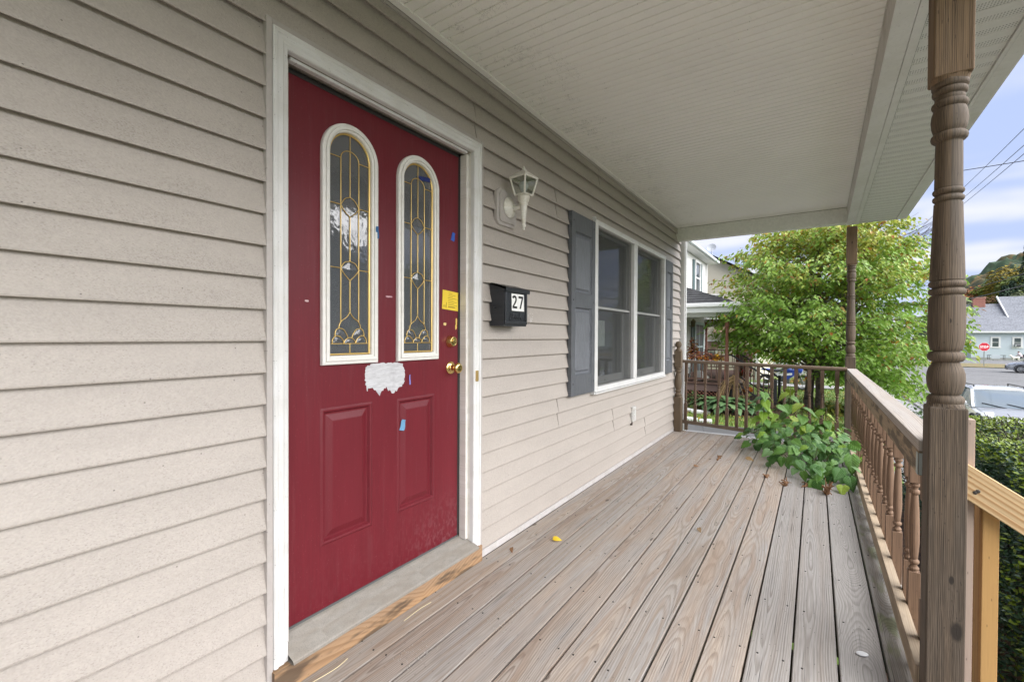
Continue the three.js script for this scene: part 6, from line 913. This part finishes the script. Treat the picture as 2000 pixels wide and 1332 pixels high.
makeCar('parked_car', 'white crossover car parked at the kerb behind the hedge, facing the porch', [6.72, groundY(6.7, -21) + 0.03, -22.1], -Math.PI / 2, carWhite, new THREE.MeshPhysicalMaterial({ color: col(0.34, 0.35, 0.38), roughness: 0.3, clearcoat: 1 })).scale.set(0.97, 0.93, 0.97);  // white car's hood greyed: shadow and dark reflection put into its colour
makeCar('parked_car', 'grey compact crossover with black wheels on the far side of the street', [18.75, groundY(18, -61) + 0.03, -61.2], Math.PI - 0.16, carGrey, carGrey);
{ const t = thing('dark_car', 'dark car parked before the blue house, half out of view', 'car', [33.4, -2.0, -93.6], 0); part('body', loft([[-2.2, 0.5, 0.8], [-2, 0.85, 0.95], [-0.4, 0.9, 1.0], [2.0, 0.9, 0.95], [2.3, 0.5, 0.7]].map(([x, w, y]) => [[x, 0.3, w], [x, y, w], [x, y + 0.06, w * 0.6], [x, y + 0.06, -w * 0.6], [x, y, -w], [x, 0.3, -w]])), plain(0.04, 0.045, 0.055, 0.3), t); part('cabin', loft([[-1.7, 0.7, 1.0], [-1.0, 0.62, 1.5], [0.6, 0.62, 1.55], [1.3, 0.7, 1.0]].map(([x, w, y]) => [[x, 0.98, 0.8], [x, y, w], [x, y, -w], [x, 0.98, -0.8]])), plain(0.5, 0.52, 0.55, 0.3), t); for (const x of [-1.4, 1.4]) part('wheel', new THREE.CylinderGeometry(0.34, 0.34, 0.22, 18).rotateX(Math.PI / 2).translate(x, 0.34, 0.8), darkMetal, t); }
// ---------------------------------------------------------------- motorcycle on the neighbour's lawn
{
  const t = thing('motorcycle', 'blue and black motorcycle parked on the grass behind the side railing', 'motorcycle', [0.35, groundY(0.35, -24), -24.0], 0.25), blue = plain(0.02, 0.05, 0.3, 0.3), steel = plain(0.3, 0.3, 0.31, 0.35, { metalness: 0.8 }), white = plain(0.6, 0.62, 0.66, 0.4);
  for (const x of [-0.72, 0.74]) { const w = part('wheel', new THREE.TorusGeometry(0.3, 0.06, 10, 28).translate(x, 0.36, 0), plain(0.025, 0.025, 0.027, 0.9), t); part('rim', merge([new THREE.TorusGeometry(0.24, 0.015, 6, 24).translate(x, 0.36, 0), ...Array.from({ length: 8 }, (_, i) => rod([x, 0.36, 0], [x + Math.cos(i * 0.785) * 0.24, 0.36 + Math.sin(i * 0.785) * 0.24, 0], 0.008, 0.008, 4)), new THREE.CylinderGeometry(0.1, 0.1, 0.03, 16).rotateX(Math.PI / 2).translate(x, 0.36, 0.06)]), steel, w); }
  part('fork', merge([rod([0.74, 0.36, 0.09], [0.5, 1.0, 0.09], 0.025), rod([0.74, 0.36, -0.09], [0.5, 1.0, -0.09], 0.025), rod([0.42, 1.08, -0.36], [0.42, 1.08, 0.36], 0.018)]), steel, t); part('tank', new THREE.SphereGeometry(1, 16, 12).scale(0.3, 0.15, 0.14).translate(0.18, 0.9, 0), blue, t); part('fairing', merge([new THREE.SphereGeometry(1, 14, 10).scale(0.2, 0.22, 0.15).translate(0.55, 0.95, 0), beam([0.45, 0.85, 0.12], [-0.05, 0.5, 0.13], 0.03, 0.2), new THREE.SphereGeometry(1, 12, 8).scale(0.26, 0.05, 0.1).translate(-0.68, 0.92, 0)]), blue, t); part('side_panel', beam([0.3, 0.75, 0.13], [-0.3, 0.68, 0.14], 0.03, 0.1), white, t);
  part('seat', new THREE.SphereGeometry(1, 14, 8).scale(0.38, 0.07, 0.13).translate(-0.3, 0.88, 0), plain(0.03, 0.03, 0.035, 0.7), t); part('engine', merge([box(-0.2, 0.22, 0.3, 0.68, -0.14, 0.14, 0.05), new THREE.CylinderGeometry(0.11, 0.11, 0.34, 16).rotateX(Math.PI / 2).translate(0.02, 0.42, 0)]), plain(0.12, 0.12, 0.13, 0.4, { metalness: 0.6 }), t); part('frame', merge([rod([-0.72, 0.36, 0.08], [-0.1, 0.45, 0.08], 0.03), rod([-0.72, 0.36, -0.08], [-0.1, 0.45, -0.08], 0.03), rod([0.5, 0.95, 0], [-0.1, 0.4, 0], 0.03), rod([-0.1, 0.5, 0], [-0.5, 0.85, 0], 0.025), rod([-0.1, 0.3, 0.1], [-0.2, 0, 0.25], 0.015)]), darkMetal, t); part('exhaust', rod([0.1, 0.3, 0.16], [-0.85, 0.5, 0.18], 0.03, 0.06, 10), steel, t);
}
// ---------------------------------------------------------------- autumn display, garden plants, stones
{
  const R = rng(31), orange = plain(0.55, 0.16, 0.02, 0.5), white = plain(0.66, 0.64, 0.58, 0.5);
  const pumpkin = (label, x, y, z, r, m, grp) => { const g = new THREE.SphereGeometry(r, 28, 14), p = g.attributes.position; for (let i = 0; i < p.count; i++) { const a = Math.atan2(p.getZ(i), p.getX(i)), k = 1 - 0.09 * Math.pow(Math.abs(Math.cos(a * 5)), 6), yy = p.getY(i) / r; p.setXYZ(i, p.getX(i) * k, p.getY(i) * 0.78 - 0.12 * r * Math.exp(-(1 - Math.abs(yy)) * 9) * Math.sign(yy), p.getZ(i) * k); } g.computeVertexNormals(); const t = thing('pumpkin', label, 'pumpkin', [x, y + r * 0.72, z], R() * 6); part('rind', flat(g), m, t); part('stalk', rod([0, r * 0.62, 0], [0.02, r * 0.98, 0.01], r * 0.14, r * 0.1, 6), plain(0.16, 0.13, 0.05, 0.8), t); };
  pumpkin('orange pumpkin on the upper step of the neighbouring stairs', -0.42, -0.74, -17.7, 0.17, orange); pumpkin('orange pumpkin low beside the neighbouring stair rail', -0.3, -1.16, -17.0, 0.14, orange); pumpkin('pale pumpkin at the foot of the neighbouring stairs', -0.05, -1.2, -17.1, 0.15, white); pumpkin('white pumpkin on the neighbouring porch rail side', -1.75, -0.36, -17.4, 0.14, white);
  const leafy = (name, label, cat, x, y, z, rx, ry, rz, n, cols, geo, up = 0.6, tr = 0.25) => { const t = thing(name, label, cat, [x, y, z]), l = []; for (let i = 0; i < n; i++) { const u = R() * 6.283, v = R() * 2 - 1, s = Math.pow(R(), 0.45), c = Math.sqrt(1 - v * v), nrm = new THREE.Vector3(c * Math.cos(u), Math.abs(v), c * Math.sin(u)); const q = cols[Math.floor(R() * cols.length)], b = 0.7 + 0.6 * R(); l.push([nrm.x * rx * s, nrm.y * ry * s, nrm.z * rz * s, new THREE.Vector3(nrm.x + R() - 0.5, (R() - 0.6) * 0.7, nrm.z + R() - 0.5).normalize(), nrm.clone().add(new THREE.Vector3(0, up, 0)), (R() - 0.5), 0.7 + 0.6 * R(), col(q[0] * b, q[1] * b, q[2] * b)]); } leaves('foliage', l, geo, leafMat(1, 1, 1, tr, 0.6), t); stuff(part('stem', merge(Array.from({ length: 9 }, () => rod([(R() - 0.5) * 0.1, 0, (R() - 0.5) * 0.1], [(R() - 0.5) * rx, ry * 0.7, (R() - 0.5) * rz], 0.012, 0.005, 4))), plain(0.08, 0.06, 0.03, 0.9), t)); return t; };
  const autumn = [[0.45, 0.14, 0.03], [0.5, 0.25, 0.04], [0.3, 0.06, 0.03], [0.6, 0.3, 0.25]], lf = smallLeaf(0.1, 0.06, 0.2, 0.15);
  leafy('autumn_garland', 'orange artificial autumn flowers on the neighbouring porch rail', 'flowers', -1.8, 0.42, -17.05, 0.45, 0.3, 0.16, 260, autumn, lf); leafy('autumn_garland', 'tall orange autumn spray before the neighbouring door', 'flowers', -2.35, 0.5, -18.2, 0.2, 0.75, 0.2, 220, autumn, lf); leafy('autumn_garland', 'yellow and orange flower bunch by the neighbouring corner post', 'flowers', -1.25, 0.42, -17.08, 0.18, 0.26, 0.15, 130, [[0.6, 0.35, 0.03], [0.5, 0.2, 0.03]], lf); leafy('autumn_garland', 'red flowers beside the neighbouring stair rail', 'flowers', -0.55, -0.2, -18.2, 0.22, 0.35, 0.22, 160, [[0.4, 0.03, 0.03], [0.5, 0.08, 0.03], [0.1, 0.12, 0.03]], lf);
  solo('white_planter', lathe([[0, 0], [0.16, 0], [0.22, 0.3], [0.24, 0.32], [0.2, 0.34], [0, 0.3]], 18).translate(-1.95, -0.36, -17.6), plain(0.6, 0.6, 0.58, 0.6), 'white planter on the neighbouring porch behind its rail', 'planter'); solo('porch_chair', merge([box(-2.9, -2.45, 0.0, 0.05, -17.9, -18.4), box(-2.9, -2.86, 0.05, 0.55, -17.9, -18.4), ...[[-2.88, -17.92], [-2.5, -17.92], [-2.88, -18.38], [-2.5, -18.38]].map(([x, z]) => rod([x, -0.38, z], [x, 0, z], 0.02))]), plain(0.55, 0.56, 0.58, 0.6), 'pale chair on the neighbouring porch near the wall', 'chair');
  const stalks = []; for (let i = 0; i < 30; i++) { const a = R() * 6.28, b = 0.2 + R() * 0.7; stalks.push(tube([[-0.75 + (R() - 0.5) * 0.1, -0.35 + R() * 0.3, -16.85], [-0.75 + Math.cos(a) * b * 0.4, -0.5 + R() * 0.3, -16.8 + Math.sin(a) * b * 0.3], [-0.78 + Math.cos(a) * b * 0.75, -1.15 + R() * 0.3, -16.75 + Math.sin(a) * b * 0.5]], 0.006 + R() * 0.008, 4, 6)); } solo('corn_stalks', merge(stalks), plain(0.3, 0.2, 0.09, 0.9), 'bundle of dry straw-coloured stalks at the neighbouring porch corner', 'corn stalks');
  leafy('garden_shrub', 'round dark green shrub before the red-brown lattice', 'shrub', -1.95, -1.2, -16.2, 0.42, 0.6, 0.35, 900, [[0.035, 0.09, 0.02], [0.05, 0.12, 0.02]], smallLeaf(0.07, 0.03)); leafy('garden_shrub', 'low brownish bush right of the hostas', 'shrub', 0.1, -1.2, -17.0, 0.6, 0.5, 0.4, 700, [[0.1, 0.07, 0.025], [0.07, 0.08, 0.02], [0.14, 0.08, 0.03]], smallLeaf(0.07, 0.02)); leafy('garden_shrub', 'yellow-green low plant by the white edging stones', 'shrub', -1.7, -1.2, -15.6, 0.25, 0.25, 0.2, 160, [[0.2, 0.26, 0.03]], smallLeaf(0.09, 0.04)); leafy('garden_shrub', 'yellowing leafy shrub at the foot of the street tree', 'shrub', 2.1, -1.2, -17.6, 0.55, 0.36, 0.4, 420, [[0.22, 0.24, 0.03], [0.1, 0.16, 0.03], [0.3, 0.24, 0.04]], smallLeaf(0.14, 0.06)); leafy('garden_shrub', 'orange and yellow turning bush behind the street tree trunks', 'shrub', 0.75, -1.25, -27.8, 1.0, 2.6, 0.9, 1400, [[0.3, 0.2, 0.02], [0.12, 0.15, 0.02], [0.4, 0.17, 0.03], [0.05, 0.1, 0.02]], smallLeaf(0.13, 0.07)); leafy('garden_shrub', 'dark green bush beside the neighbouring stair foot', 'shrub', 0.55, -1.25, -18.6, 0.3, 0.45, 0.3, 300, [[0.05, 0.1, 0.03]], smallLeaf(0.08, 0.04));
  leafy('garden_shrub', 'green shrubbery low between hedge and street tree', 'shrub', 3.6, -1.6, -13.2, 1.1, 1.35, 1.6, 3200, [[0.05, 0.11, 0.02], [0.09, 0.15, 0.02], [0.16, 0.2, 0.02]], smallLeaf(0.09, 0.045));
  const hosta = (label, x, z, s) => { const t = thing('hosta', label, 'hosta', [x, -1.19, z], R() * 6); const ms = [plain(0.09, 0.17, 0.06, 0.55), plain(0.06, 0.13, 0.045, 0.55), plain(0.13, 0.21, 0.08, 0.55)]; for (let i = 0; i < 34; i++) { const a = i * 2.4, k = 0.35 + 0.65 * (i / 34), m = part('leaf', bigLeaf[i % 3], ms[i % 3], t); const b = basis(new THREE.Vector3(Math.cos(a), 0.9 - 1.35 * k, Math.sin(a)), new THREE.Vector3(0.1, 1, 0.1), 0); const L = s * (0.3 + 0.1 * R()); b.scale(S3.set(L * 0.85, L, L)); b.setPosition(Math.cos(a) * s * 0.42 * k, s * (0.5 - 0.25 * k), Math.sin(a) * s * 0.42 * k); m.applyMatrix4(b); } };
  hosta('large pale green hosta, leftmost of the row before the lattice', -1.25, -15.75, 1.0); hosta('broad hosta in the middle of the flower bed', -0.72, -15.5, 1.1); hosta('spreading hosta at the right end of the flower bed row', -0.2, -15.9, 0.95);
  const stone = (label, x, z, l) => { const g = new RoundedBoxGeometry(l, 0.12, 0.2, 2, 0.04), p = g.attributes.position; for (let i = 0; i < p.count; i++) p.setXYZ(i, p.getX(i) + 0.02 * Math.sin(p.getX(i) * 13 + p.getY(i) * 7), p.getY(i) + 0.012 * Math.sin(p.getX(i) * 19), p.getZ(i)); const m = solo('edging_stone', flat(g), plain(0.62, 0.62, 0.6, 0.8), label, 'stone'); m.position.set(x, groundY(x, z) + 0.05, z); m.rotation.y = 0.1; };
  stone('white edging stone at the left end of the flower bed', -1.95, -15.35, 0.55); stone('long white edging stone beside the green shrub', -1.45, -15.15, 0.6); stone('white kerb stone at the edge of the driveway', -1.5, -13.65, 0.55); stone('second white kerb stone further right along the driveway', -1.0, -13.5, 0.3);
  solo('red_toy', flat(new THREE.SphereGeometry(1, 12, 8).scale(0.14, 0.1, 0.1).translate(1.12, -1.12, -18.3)), plain(0.4, 0.06, 0.04, 0.5), 'small red rounded ornament at the foot of the tree trunk', 'ornament');
}
{ // loose grass and fallen leaves on the lawn next door
  const R = rng(15), l = []; for (let i = 0; i < 14000; i++) { const z = -13.3 - Math.pow(R(), 1.3) * 13, x = -2.6 + R() * 6.4; if (z < -15.1 && z > -17.6 && x < 1.0) continue; if (z < -25.4) continue; const v = 0.7 + 0.6 * R(), yel = R() < 0.25; l.push([x, groundY(x, z), z, new THREE.Vector3((R() - 0.5) * 0.8, 1, (R() - 0.5) * 0.8).normalize(), new THREE.Vector3(R() - 0.5, 0.1, 1), R() * 6, 0.7 + 0.7 * R(), yel ? col(0.28 * v, 0.26 * v, 0.07 * v) : col(0.13 * v, 0.22 * v, 0.03 * v)]); }
  const h = new THREE.Group(); h.name = 'grass'; h.userData = { label: 'short green lawn grass beyond the driveway', category: 'grass', kind: 'stuff' }; scene.add(h); leaves('grass_blade', l, smallLeaf(0.09, 0.016, 0.1, 0.2), leafMat(1, 1, 1, 0.2, 0.7), h);
  const f = []; for (let i = 0; i < 900; i++) { const x = -2.5 + R() * 7, z = -13.3 - R() * 11, q = autumnCol(R()); f.push([x, groundY(x, z) + 0.05, z, new THREE.Vector3(R() - 0.5, 0.1, R() - 0.5).normalize(), UP, R() - 0.5, 0.6 + 0.5 * R(), q]); } function autumnCol(r) { return r < 0.5 ? col(0.42, 0.27, 0.05) : r < 0.8 ? col(0.3, 0.14, 0.04) : col(0.5, 0.4, 0.12); }
  const h2 = new THREE.Group(); h2.name = 'fallen_leaves'; h2.userData = { label: 'yellow and brown leaves scattered on the lawn', category: 'leaves', kind: 'stuff' }; scene.add(h2); leaves('litter_leaf', f, smallLeaf(0.08, 0.05, 0.1, 0.1), leafMat(1, 1, 1, 0.1, 0.8), h2);
}
// ---------------------------------------------------------------- hills and far trees
{
  const hill = (name, cx, cz, rx, rz, h, rgb, seed) => { const g = new THREE.PlaneGeometry(2, 2, 70, 50), p = g.attributes.position; for (let i = 0; i < p.count; i++) { const u = p.getX(i), v = p.getY(i), d = Math.max(0, 1 - u * u - v * v), n = fbm(u * 5 + 9, v * 5, seed, 4); p.setXYZ(i, cx + u * rx, -4 + h * Math.pow(d, 0.75) * (0.72 + 0.5 * n) + 2.5 * (hash2(i, 3, seed) - 0.5) * Math.sqrt(d), cz + v * rz); } g.computeVertexNormals(); struct(name, planeUV(g, 0, 2), new THREE.MeshStandardMaterial({ roughness: 1, map: dataTex(512, 512, (x, y) => { const n = fbm(x / 16, y / 16, seed, 4), m = fbm(x / 60, y / 60, seed + 4, 3), q = sstep(0.5, 0.65, m) * n; return [lerp(rgb[0], 0.2, q) * (0.4 + n), lerp(rgb[1], 0.11, q) * (0.4 + n), rgb[2] * (0.4 + n)]; }, { rep: [1 / 120, 1 / 120] }) })); };
  hill('hill', 238, -900, 112, 200, 112, [0.05, 0.085, 0.04], 5); hill('hill', 162, -230, 104, 60, 19, [0.05, 0.075, 0.02], 9);
  hill('hill', -340, -900, 420, 260, 40, [0.05, 0.085, 0.04], 15);
  const R = rng(55), geo = smallLeaf(0.85, 0.62, 0.2, 0.25), mat = leafMat(1, 1, 1, 0.1, 0.9);
  const farTree = (label, x, y, z, r, h, base, conifer) => { const t = thing('far_tree', label, 'tree', [x, y, z]), l = []; part('trunk', rod([0, -2, 0], [0, h * 0.7, 0], 0.35, 0.12, 6), barkMat, t); for (let i = 0; i < 1900; i++) { const u = R() * 6.283, k = R(); let px, py, pz; if (conifer) { const rr = r * (1 - k) * (0.6 + 0.4 * R()); px = Math.cos(u) * rr; pz = Math.sin(u) * rr; py = h * (0.08 + 0.92 * k) - rr * 0.25; } else { const v = R() * 2 - 1, s = (0.6 + 0.4 * Math.sqrt(R())) * (0.8 + 0.35 * fbm(u * 1.3 + x, v * 2.2 + z, 3, 2)), c = Math.sqrt(1 - v * v); px = Math.cos(u) * c * r * s; pz = Math.sin(u) * c * r * s; py = h * 0.56 + v * h * 0.45 * s; } const b = 0.65 + 0.7 * R(); l.push([px, py, pz, new THREE.Vector3(Math.cos(u), -0.3 + 0.3 * R(), Math.sin(u)).normalize(), new THREE.Vector3(Math.cos(u) * 0.5, 1, Math.sin(u) * 0.5), R() - 0.5, (0.7 + 0.6 * R()) * r / 5, col(base[0] * b, base[1] * b, base[2] * b)]); } leaves('crown', l, geo, mat, t); };
  const at = (px, s, y) => { const a = Math.atan((px - 1000) / 885.9) - 33.815 * Math.PI / 180; return [1.53 + s * Math.tan(a), y, -s]; };
  farTree('dark green conifer rising highest at the right edge behind the roofs', ...at(2008, 140, -1), 3.6, 22.5, [0.04, 0.07, 0.035], true);
  farTree('golden tree on the slope left of the tall conifer', ...at(1972, 160, 8), 4.2, 11, [0.22, 0.17, 0.02], false); farTree('olive green tree behind the taller grey roof', ...at(1995, 150, 3), 4.5, 13, [0.09, 0.12, 0.02], false); farTree('yellow-green tree in the middle of the slope', ...at(1950, 165, 6), 3.8, 10, [0.13, 0.16, 0.02], false); farTree('deep green spruce above the roof ridge', ...at(1962, 132, -1), 3, 13, [0.035, 0.065, 0.035], true); farTree('second deep green spruce right of the first', ...at(1977, 134, -1), 3, 14, [0.035, 0.065, 0.035], true); farTree('rusty orange tree left of the brick chimney', ...at(1890, 170, 2), 5, 13, [0.25, 0.1, 0.03], false); farTree('light green tree above the brick chimney', ...at(1925, 168, 3), 4, 12, [0.14, 0.17, 0.02], false); farTree('dull green tree low behind the left roof', ...at(1897, 140, 0), 4, 10, [0.05, 0.065, 0.025], false); farTree('brown leafed tree right of the chimney', ...at(1932, 135, 0), 3.2, 10, [0.16, 0.09, 0.03], false); farTree('grey-green bushy tree at the right above the taller roof', ...at(2000, 132, -1), 4, 12, [0.11, 0.13, 0.06], false);
  farTree('dense green tree behind the white house with iron columns', -3, -2, -62, 6, 11, [0.06, 0.1, 0.02], false);
  // street trees opposite the porch, mirrored in the glass
  for (const [x, z, r, h, c] of [[21, -24, 4.5, 9, [0.06, 0.11, 0.02]], [18, -31, 4, 8, [0.08, 0.12, 0.02]], [23, -3, 4.5, 10, [0.05, 0.09, 0.02]]]) farTree(z < -30 ? 'green roadside tree furthest along across the street' : z < -20 ? 'green roadside tree beside the grey house across the street' : 'dark green roadside tree nearest across the street', x, -2, z, r, h, c, false);
}
// ---------------------------------------------------------------- overhead cables
{
  const P = (px, py, s) => { const ax = (px - 1000) / 885.9, a = Math.atan(ax) - 33.815 * Math.PI / 180, x = 1.5285 + s * Math.tan(a), dep = s * (Math.cos(33.815 * Math.PI / 180) - Math.tan(a) * Math.sin(33.815 * Math.PI / 180)); const hor = 666 - 885.9 * Math.tan(0.631 * Math.PI / 180) + (px - 1000) * 0.00476; return [x, 1.2172 + (hor - py) / 885.9 * dep, -s]; };
  const cable = (label, a, b, r, sag = 0.4) => { const A = P(...a), B = P(...b), dir = new THREE.Vector3(B[0] - A[0], B[1] - A[1], B[2] - A[2]), e0 = A.map((q, i) => q - dir.getComponent(i) * 2.5), e1 = B.map((q, i) => q + dir.getComponent(i) * 2.5), m = e0.map((q, i) => (q + e1[i]) / 2 - (i === 1 ? sag : 0)); solo('power_cable', tube([e0, m, e1], r, 5, 24), plain(0.045, 0.045, 0.05, 0.7), label, 'cable'); };
  cable('uppermost of the three steep overhead cables against the sky', [1878, 358, 46], [2000, 229, 26], 0.014); cable('middle of the three steep overhead cables against the sky', [1880, 376, 46], [2000, 262, 26], 0.014); cable('lowest of the three steep overhead cables against the sky', [1880, 388, 46], [2000, 279, 26], 0.014); cable('level overhead cable crossing the three steep ones', [1876, 332, 24], [2000, 312, 22], 0.014, 0.05);
  cable('thin upper cable over the hillside, uppermost of four', [1878, 547, 60], [2000, 497, 40], 0.016); cable('thin cable just below the uppermost over the hillside', [1878, 558, 60], [2000, 508, 40], 0.016); cable('pale cable crossing the yellow hillside trees', [1878, 560, 50], [2000, 520, 34], 0.02); cable('thick pale cable lowest over the hillside trees', [1876, 577, 44], [2000, 541, 30], 0.024);
}
// ---------------------------------------------------------------- a person and a dog by the blue house
function fieldMesh(caps, cell = 0.025) {                              // capsules [a, b, ra, rb] joined by a smooth minimum
  const lo = [1e9, 1e9, 1e9], hi = [-1e9, -1e9, -1e9]; for (const [a, b, r, q] of caps) for (let i = 0; i < 3; i++) { lo[i] = Math.min(lo[i], a[i] - r, b[i] - q); hi[i] = Math.max(hi[i], a[i] + r, b[i] + q); }
  const size = Math.max(...hi.map((h, i) => h - lo[i])) * 1.12, res = Math.min(96, Math.ceil(size / cell)), mc = new MarchingCubes(res, new THREE.MeshBasicMaterial(), false, false, 90000), c = hi.map((h, i) => (h + lo[i]) / 2), half = size / 2; mc.isolation = 0; mc.reset();
  for (let k = 0; k < res; k++) for (let j = 0; j < res; j++) for (let i = 0; i < res; i++) { const p = [i, j, k].map((v, q) => c[q] + ((v - res / 2) / (res / 2)) * half); let s = 0; for (const [a, b, r, q] of caps) { const ab = b.map((v, n) => v - a[n]), ap = p.map((v, n) => v - a[n]), d2 = ab[0] ** 2 + ab[1] ** 2 + ab[2] ** 2, t = d2 ? clamp01((ap[0] * ab[0] + ap[1] * ab[1] + ap[2] * ab[2]) / d2) : 0, d = Math.hypot(...ap.map((v, n) => v - ab[n] * t)) - lerp(r, q, t); s += Math.exp(-d * 45); } mc.field[i + j * res + k * res * res] = Math.log(s + 1e-12) / 45; }
  mc.update(); const n = mc.count, pos = mc.positionArray.slice(0, n * 3), nor = mc.normalArray.slice(0, n * 3); for (let i = 0; i < n; i++) for (let q = 0; q < 3; q++) pos[i * 3 + q] = c[q] + pos[i * 3 + q] * half; const g = new THREE.BufferGeometry(); g.setAttribute('position', new THREE.BufferAttribute(new Float32Array(pos), 3)); g.setAttribute('normal', new THREE.BufferAttribute(new Float32Array(nor), 3)); g.setAttribute('uv', new THREE.BufferAttribute(new Float32Array(n * 2), 2)); return g;
}
{
  const gx = 25.9, gz = -94, gy = groundY(gx, gz);
  const p = thing('person', 'person in a pale pink top bent forward on a dark bench by the blue house', 'person', [gx, gy, gz], -0.5);
  part('body', fieldMesh([[[0, 0.55, 0], [0.02, 0.62, 0], 0.16, 0.16], [[0.02, 0.6, 0], [-0.16, 1.0, 0], 0.15, 0.17], [[-0.16, 1.0, -0.15], [-0.16, 1.0, 0.15], 0.09, 0.09], [[-0.16, 1.0, 0.17], [-0.34, 0.78, 0.2], 0.055, 0.045], [[-0.34, 0.78, 0.2], [-0.5, 0.68, 0.12], 0.045, 0.032], [[-0.16, 1.0, -0.17], [-0.34, 0.78, -0.2], 0.055, 0.045], [[-0.34, 0.78, -0.2], [-0.5, 0.68, -0.12], 0.045, 0.032], [[-0.18, 1.05, 0], [-0.24, 1.16, 0], 0.055, 0.05], [[-0.25, 1.2, 0], [-0.27, 1.28, 0], 0.085, 0.09], [[0, 0.55, 0.1], [-0.42, 0.52, 0.13], 0.095, 0.07], [[-0.42, 0.52, 0.13], [-0.4, 0.1, 0.13], 0.065, 0.045], [[-0.4, 0.05, 0.13], [-0.56, 0.04, 0.13], 0.045, 0.04], [[0, 0.55, -0.1], [-0.42, 0.52, -0.13], 0.095, 0.07], [[-0.42, 0.52, -0.13], [-0.38, 0.1, -0.13], 0.065, 0.045], [[-0.38, 0.05, -0.13], [-0.54, 0.04, -0.13], 0.045, 0.04]]), plain(0.42, 0.26, 0.2, 0.7), p);
  part('shirt', fieldMesh([[[0.02, 0.6, 0], [-0.16, 1.0, 0], 0.17, 0.185], [[-0.16, 1.0, -0.15], [-0.16, 1.0, 0.15], 0.105, 0.105], [[-0.16, 1.0, 0.17], [-0.3, 0.83, 0.2], 0.07, 0.065], [[-0.16, 1.0, -0.17], [-0.3, 0.83, -0.2], 0.07, 0.065]]), plain(0.6, 0.5, 0.54, 0.8), p); part('trousers', fieldMesh([[[0.02, 0.55, 0.06], [0.02, 0.55, -0.06], 0.17, 0.17], [[0, 0.55, 0.1], [-0.42, 0.52, 0.13], 0.11, 0.085], [[-0.42, 0.52, 0.13], [-0.4, 0.12, 0.13], 0.08, 0.065], [[0, 0.55, -0.1], [-0.42, 0.52, -0.13], 0.11, 0.085], [[-0.42, 0.52, -0.13], [-0.38, 0.12, -0.13], 0.08, 0.065]]), plain(0.04, 0.045, 0.06, 0.8), p); part('hair', fieldMesh([[[-0.22, 1.27, 0], [-0.25, 1.33, 0], 0.095, 0.085]]), plain(0.03, 0.022, 0.018, 0.8), p);
  const d = thing('dog', 'white dog standing in front of the person on the bench', 'dog', [gx - 0.75, gy, gz + 0.9], 0.25);
  part('body', fieldMesh([[[-0.3, 0.5, 0], [0.3, 0.52, 0], 0.15, 0.125], [[-0.36, 0.52, 0], [-0.52, 0.74, 0], 0.1, 0.075], [[-0.54, 0.78, 0], [-0.6, 0.78, 0], 0.085, 0.08], [[-0.62, 0.75, 0], [-0.76, 0.72, 0], 0.05, 0.035], [[-0.5, 0.84, 0.06], [-0.5, 0.9, 0.07], 0.03, 0.012], [[-0.5, 0.84, -0.06], [-0.5, 0.9, -0.07], 0.03, 0.012], [[-0.3, 0.42, 0.09], [-0.33, 0.22, 0.09], 0.06, 0.035], [[-0.33, 0.22, 0.09], [-0.31, 0.03, 0.09], 0.035, 0.03], [[-0.3, 0.42, -0.09], [-0.24, 0.22, -0.09], 0.06, 0.035], [[-0.24, 0.22, -0.09], [-0.28, 0.03, -0.09], 0.035, 0.03], [[0.28, 0.45, 0.09], [0.24, 0.3, 0.09], 0.085, 0.05], [[0.24, 0.3, 0.09], [0.36, 0.18, 0.09], 0.045, 0.032], [[0.36, 0.18, 0.09], [0.33, 0.03, 0.09], 0.03, 0.03], [[0.28, 0.45, -0.09], [0.22, 0.3, -0.09], 0.085, 0.05], [[0.22, 0.3, -0.09], [0.34, 0.18, -0.09], 0.045, 0.032], [[0.34, 0.18, -0.09], [0.31, 0.03, -0.09], 0.03, 0.03], [[0.4, 0.56, 0], [0.6, 0.72, 0], 0.035, 0.018]]), plain(0.68, 0.64, 0.6, 0.9), d); part('nose', new THREE.SphereGeometry(0.022, 8, 6).translate(-0.79, 0.725, 0), darkMetal, d);
  const b = thing('bench', 'dark garden bench and table under the blue house window', 'bench', [gx + 0.35, gy, gz - 0.2], -0.1); part('seat', box(-1.2, 1.1, 0.42, 0.47, -0.25, 0.25), plain(0.05, 0.055, 0.06, 0.7), b); part('backrest', merge([box(-0.1, 1.1, 0.5, 0.9, -0.3, -0.25), ...[-1.1, 1.0].flatMap((x) => [box(x, x + 0.06, 0, 0.42, -0.22, -0.16), box(x, x + 0.06, 0, 0.42, 0.16, 0.22)])]), plain(0.04, 0.05, 0.06, 0.7), b);
  const tb = thing('garden_table', 'low dark table with pale cloth left of the person by the blue house', 'table', [gx - 2.4, gy, gz - 0.3]); part('tabletop', box(-0.9, 0.9, 0.72, 0.78, -0.4, 0.4), plain(0.1, 0.11, 0.12, 0.7), tb); part('legs', merge([[-0.8, -0.35], [0.8, -0.35], [-0.8, 0.35], [0.8, 0.35]].map(([x, z]) => rod([x, 0, z], [x, 0.72, z], 0.03))), darkMetal, tb); part('cloth', box(-0.6, 0.3, 0.25, 0.8, 0.4, 0.43), plain(0.5, 0.53, 0.58, 0.9), tb);
}

renderer.render(scene, camera);
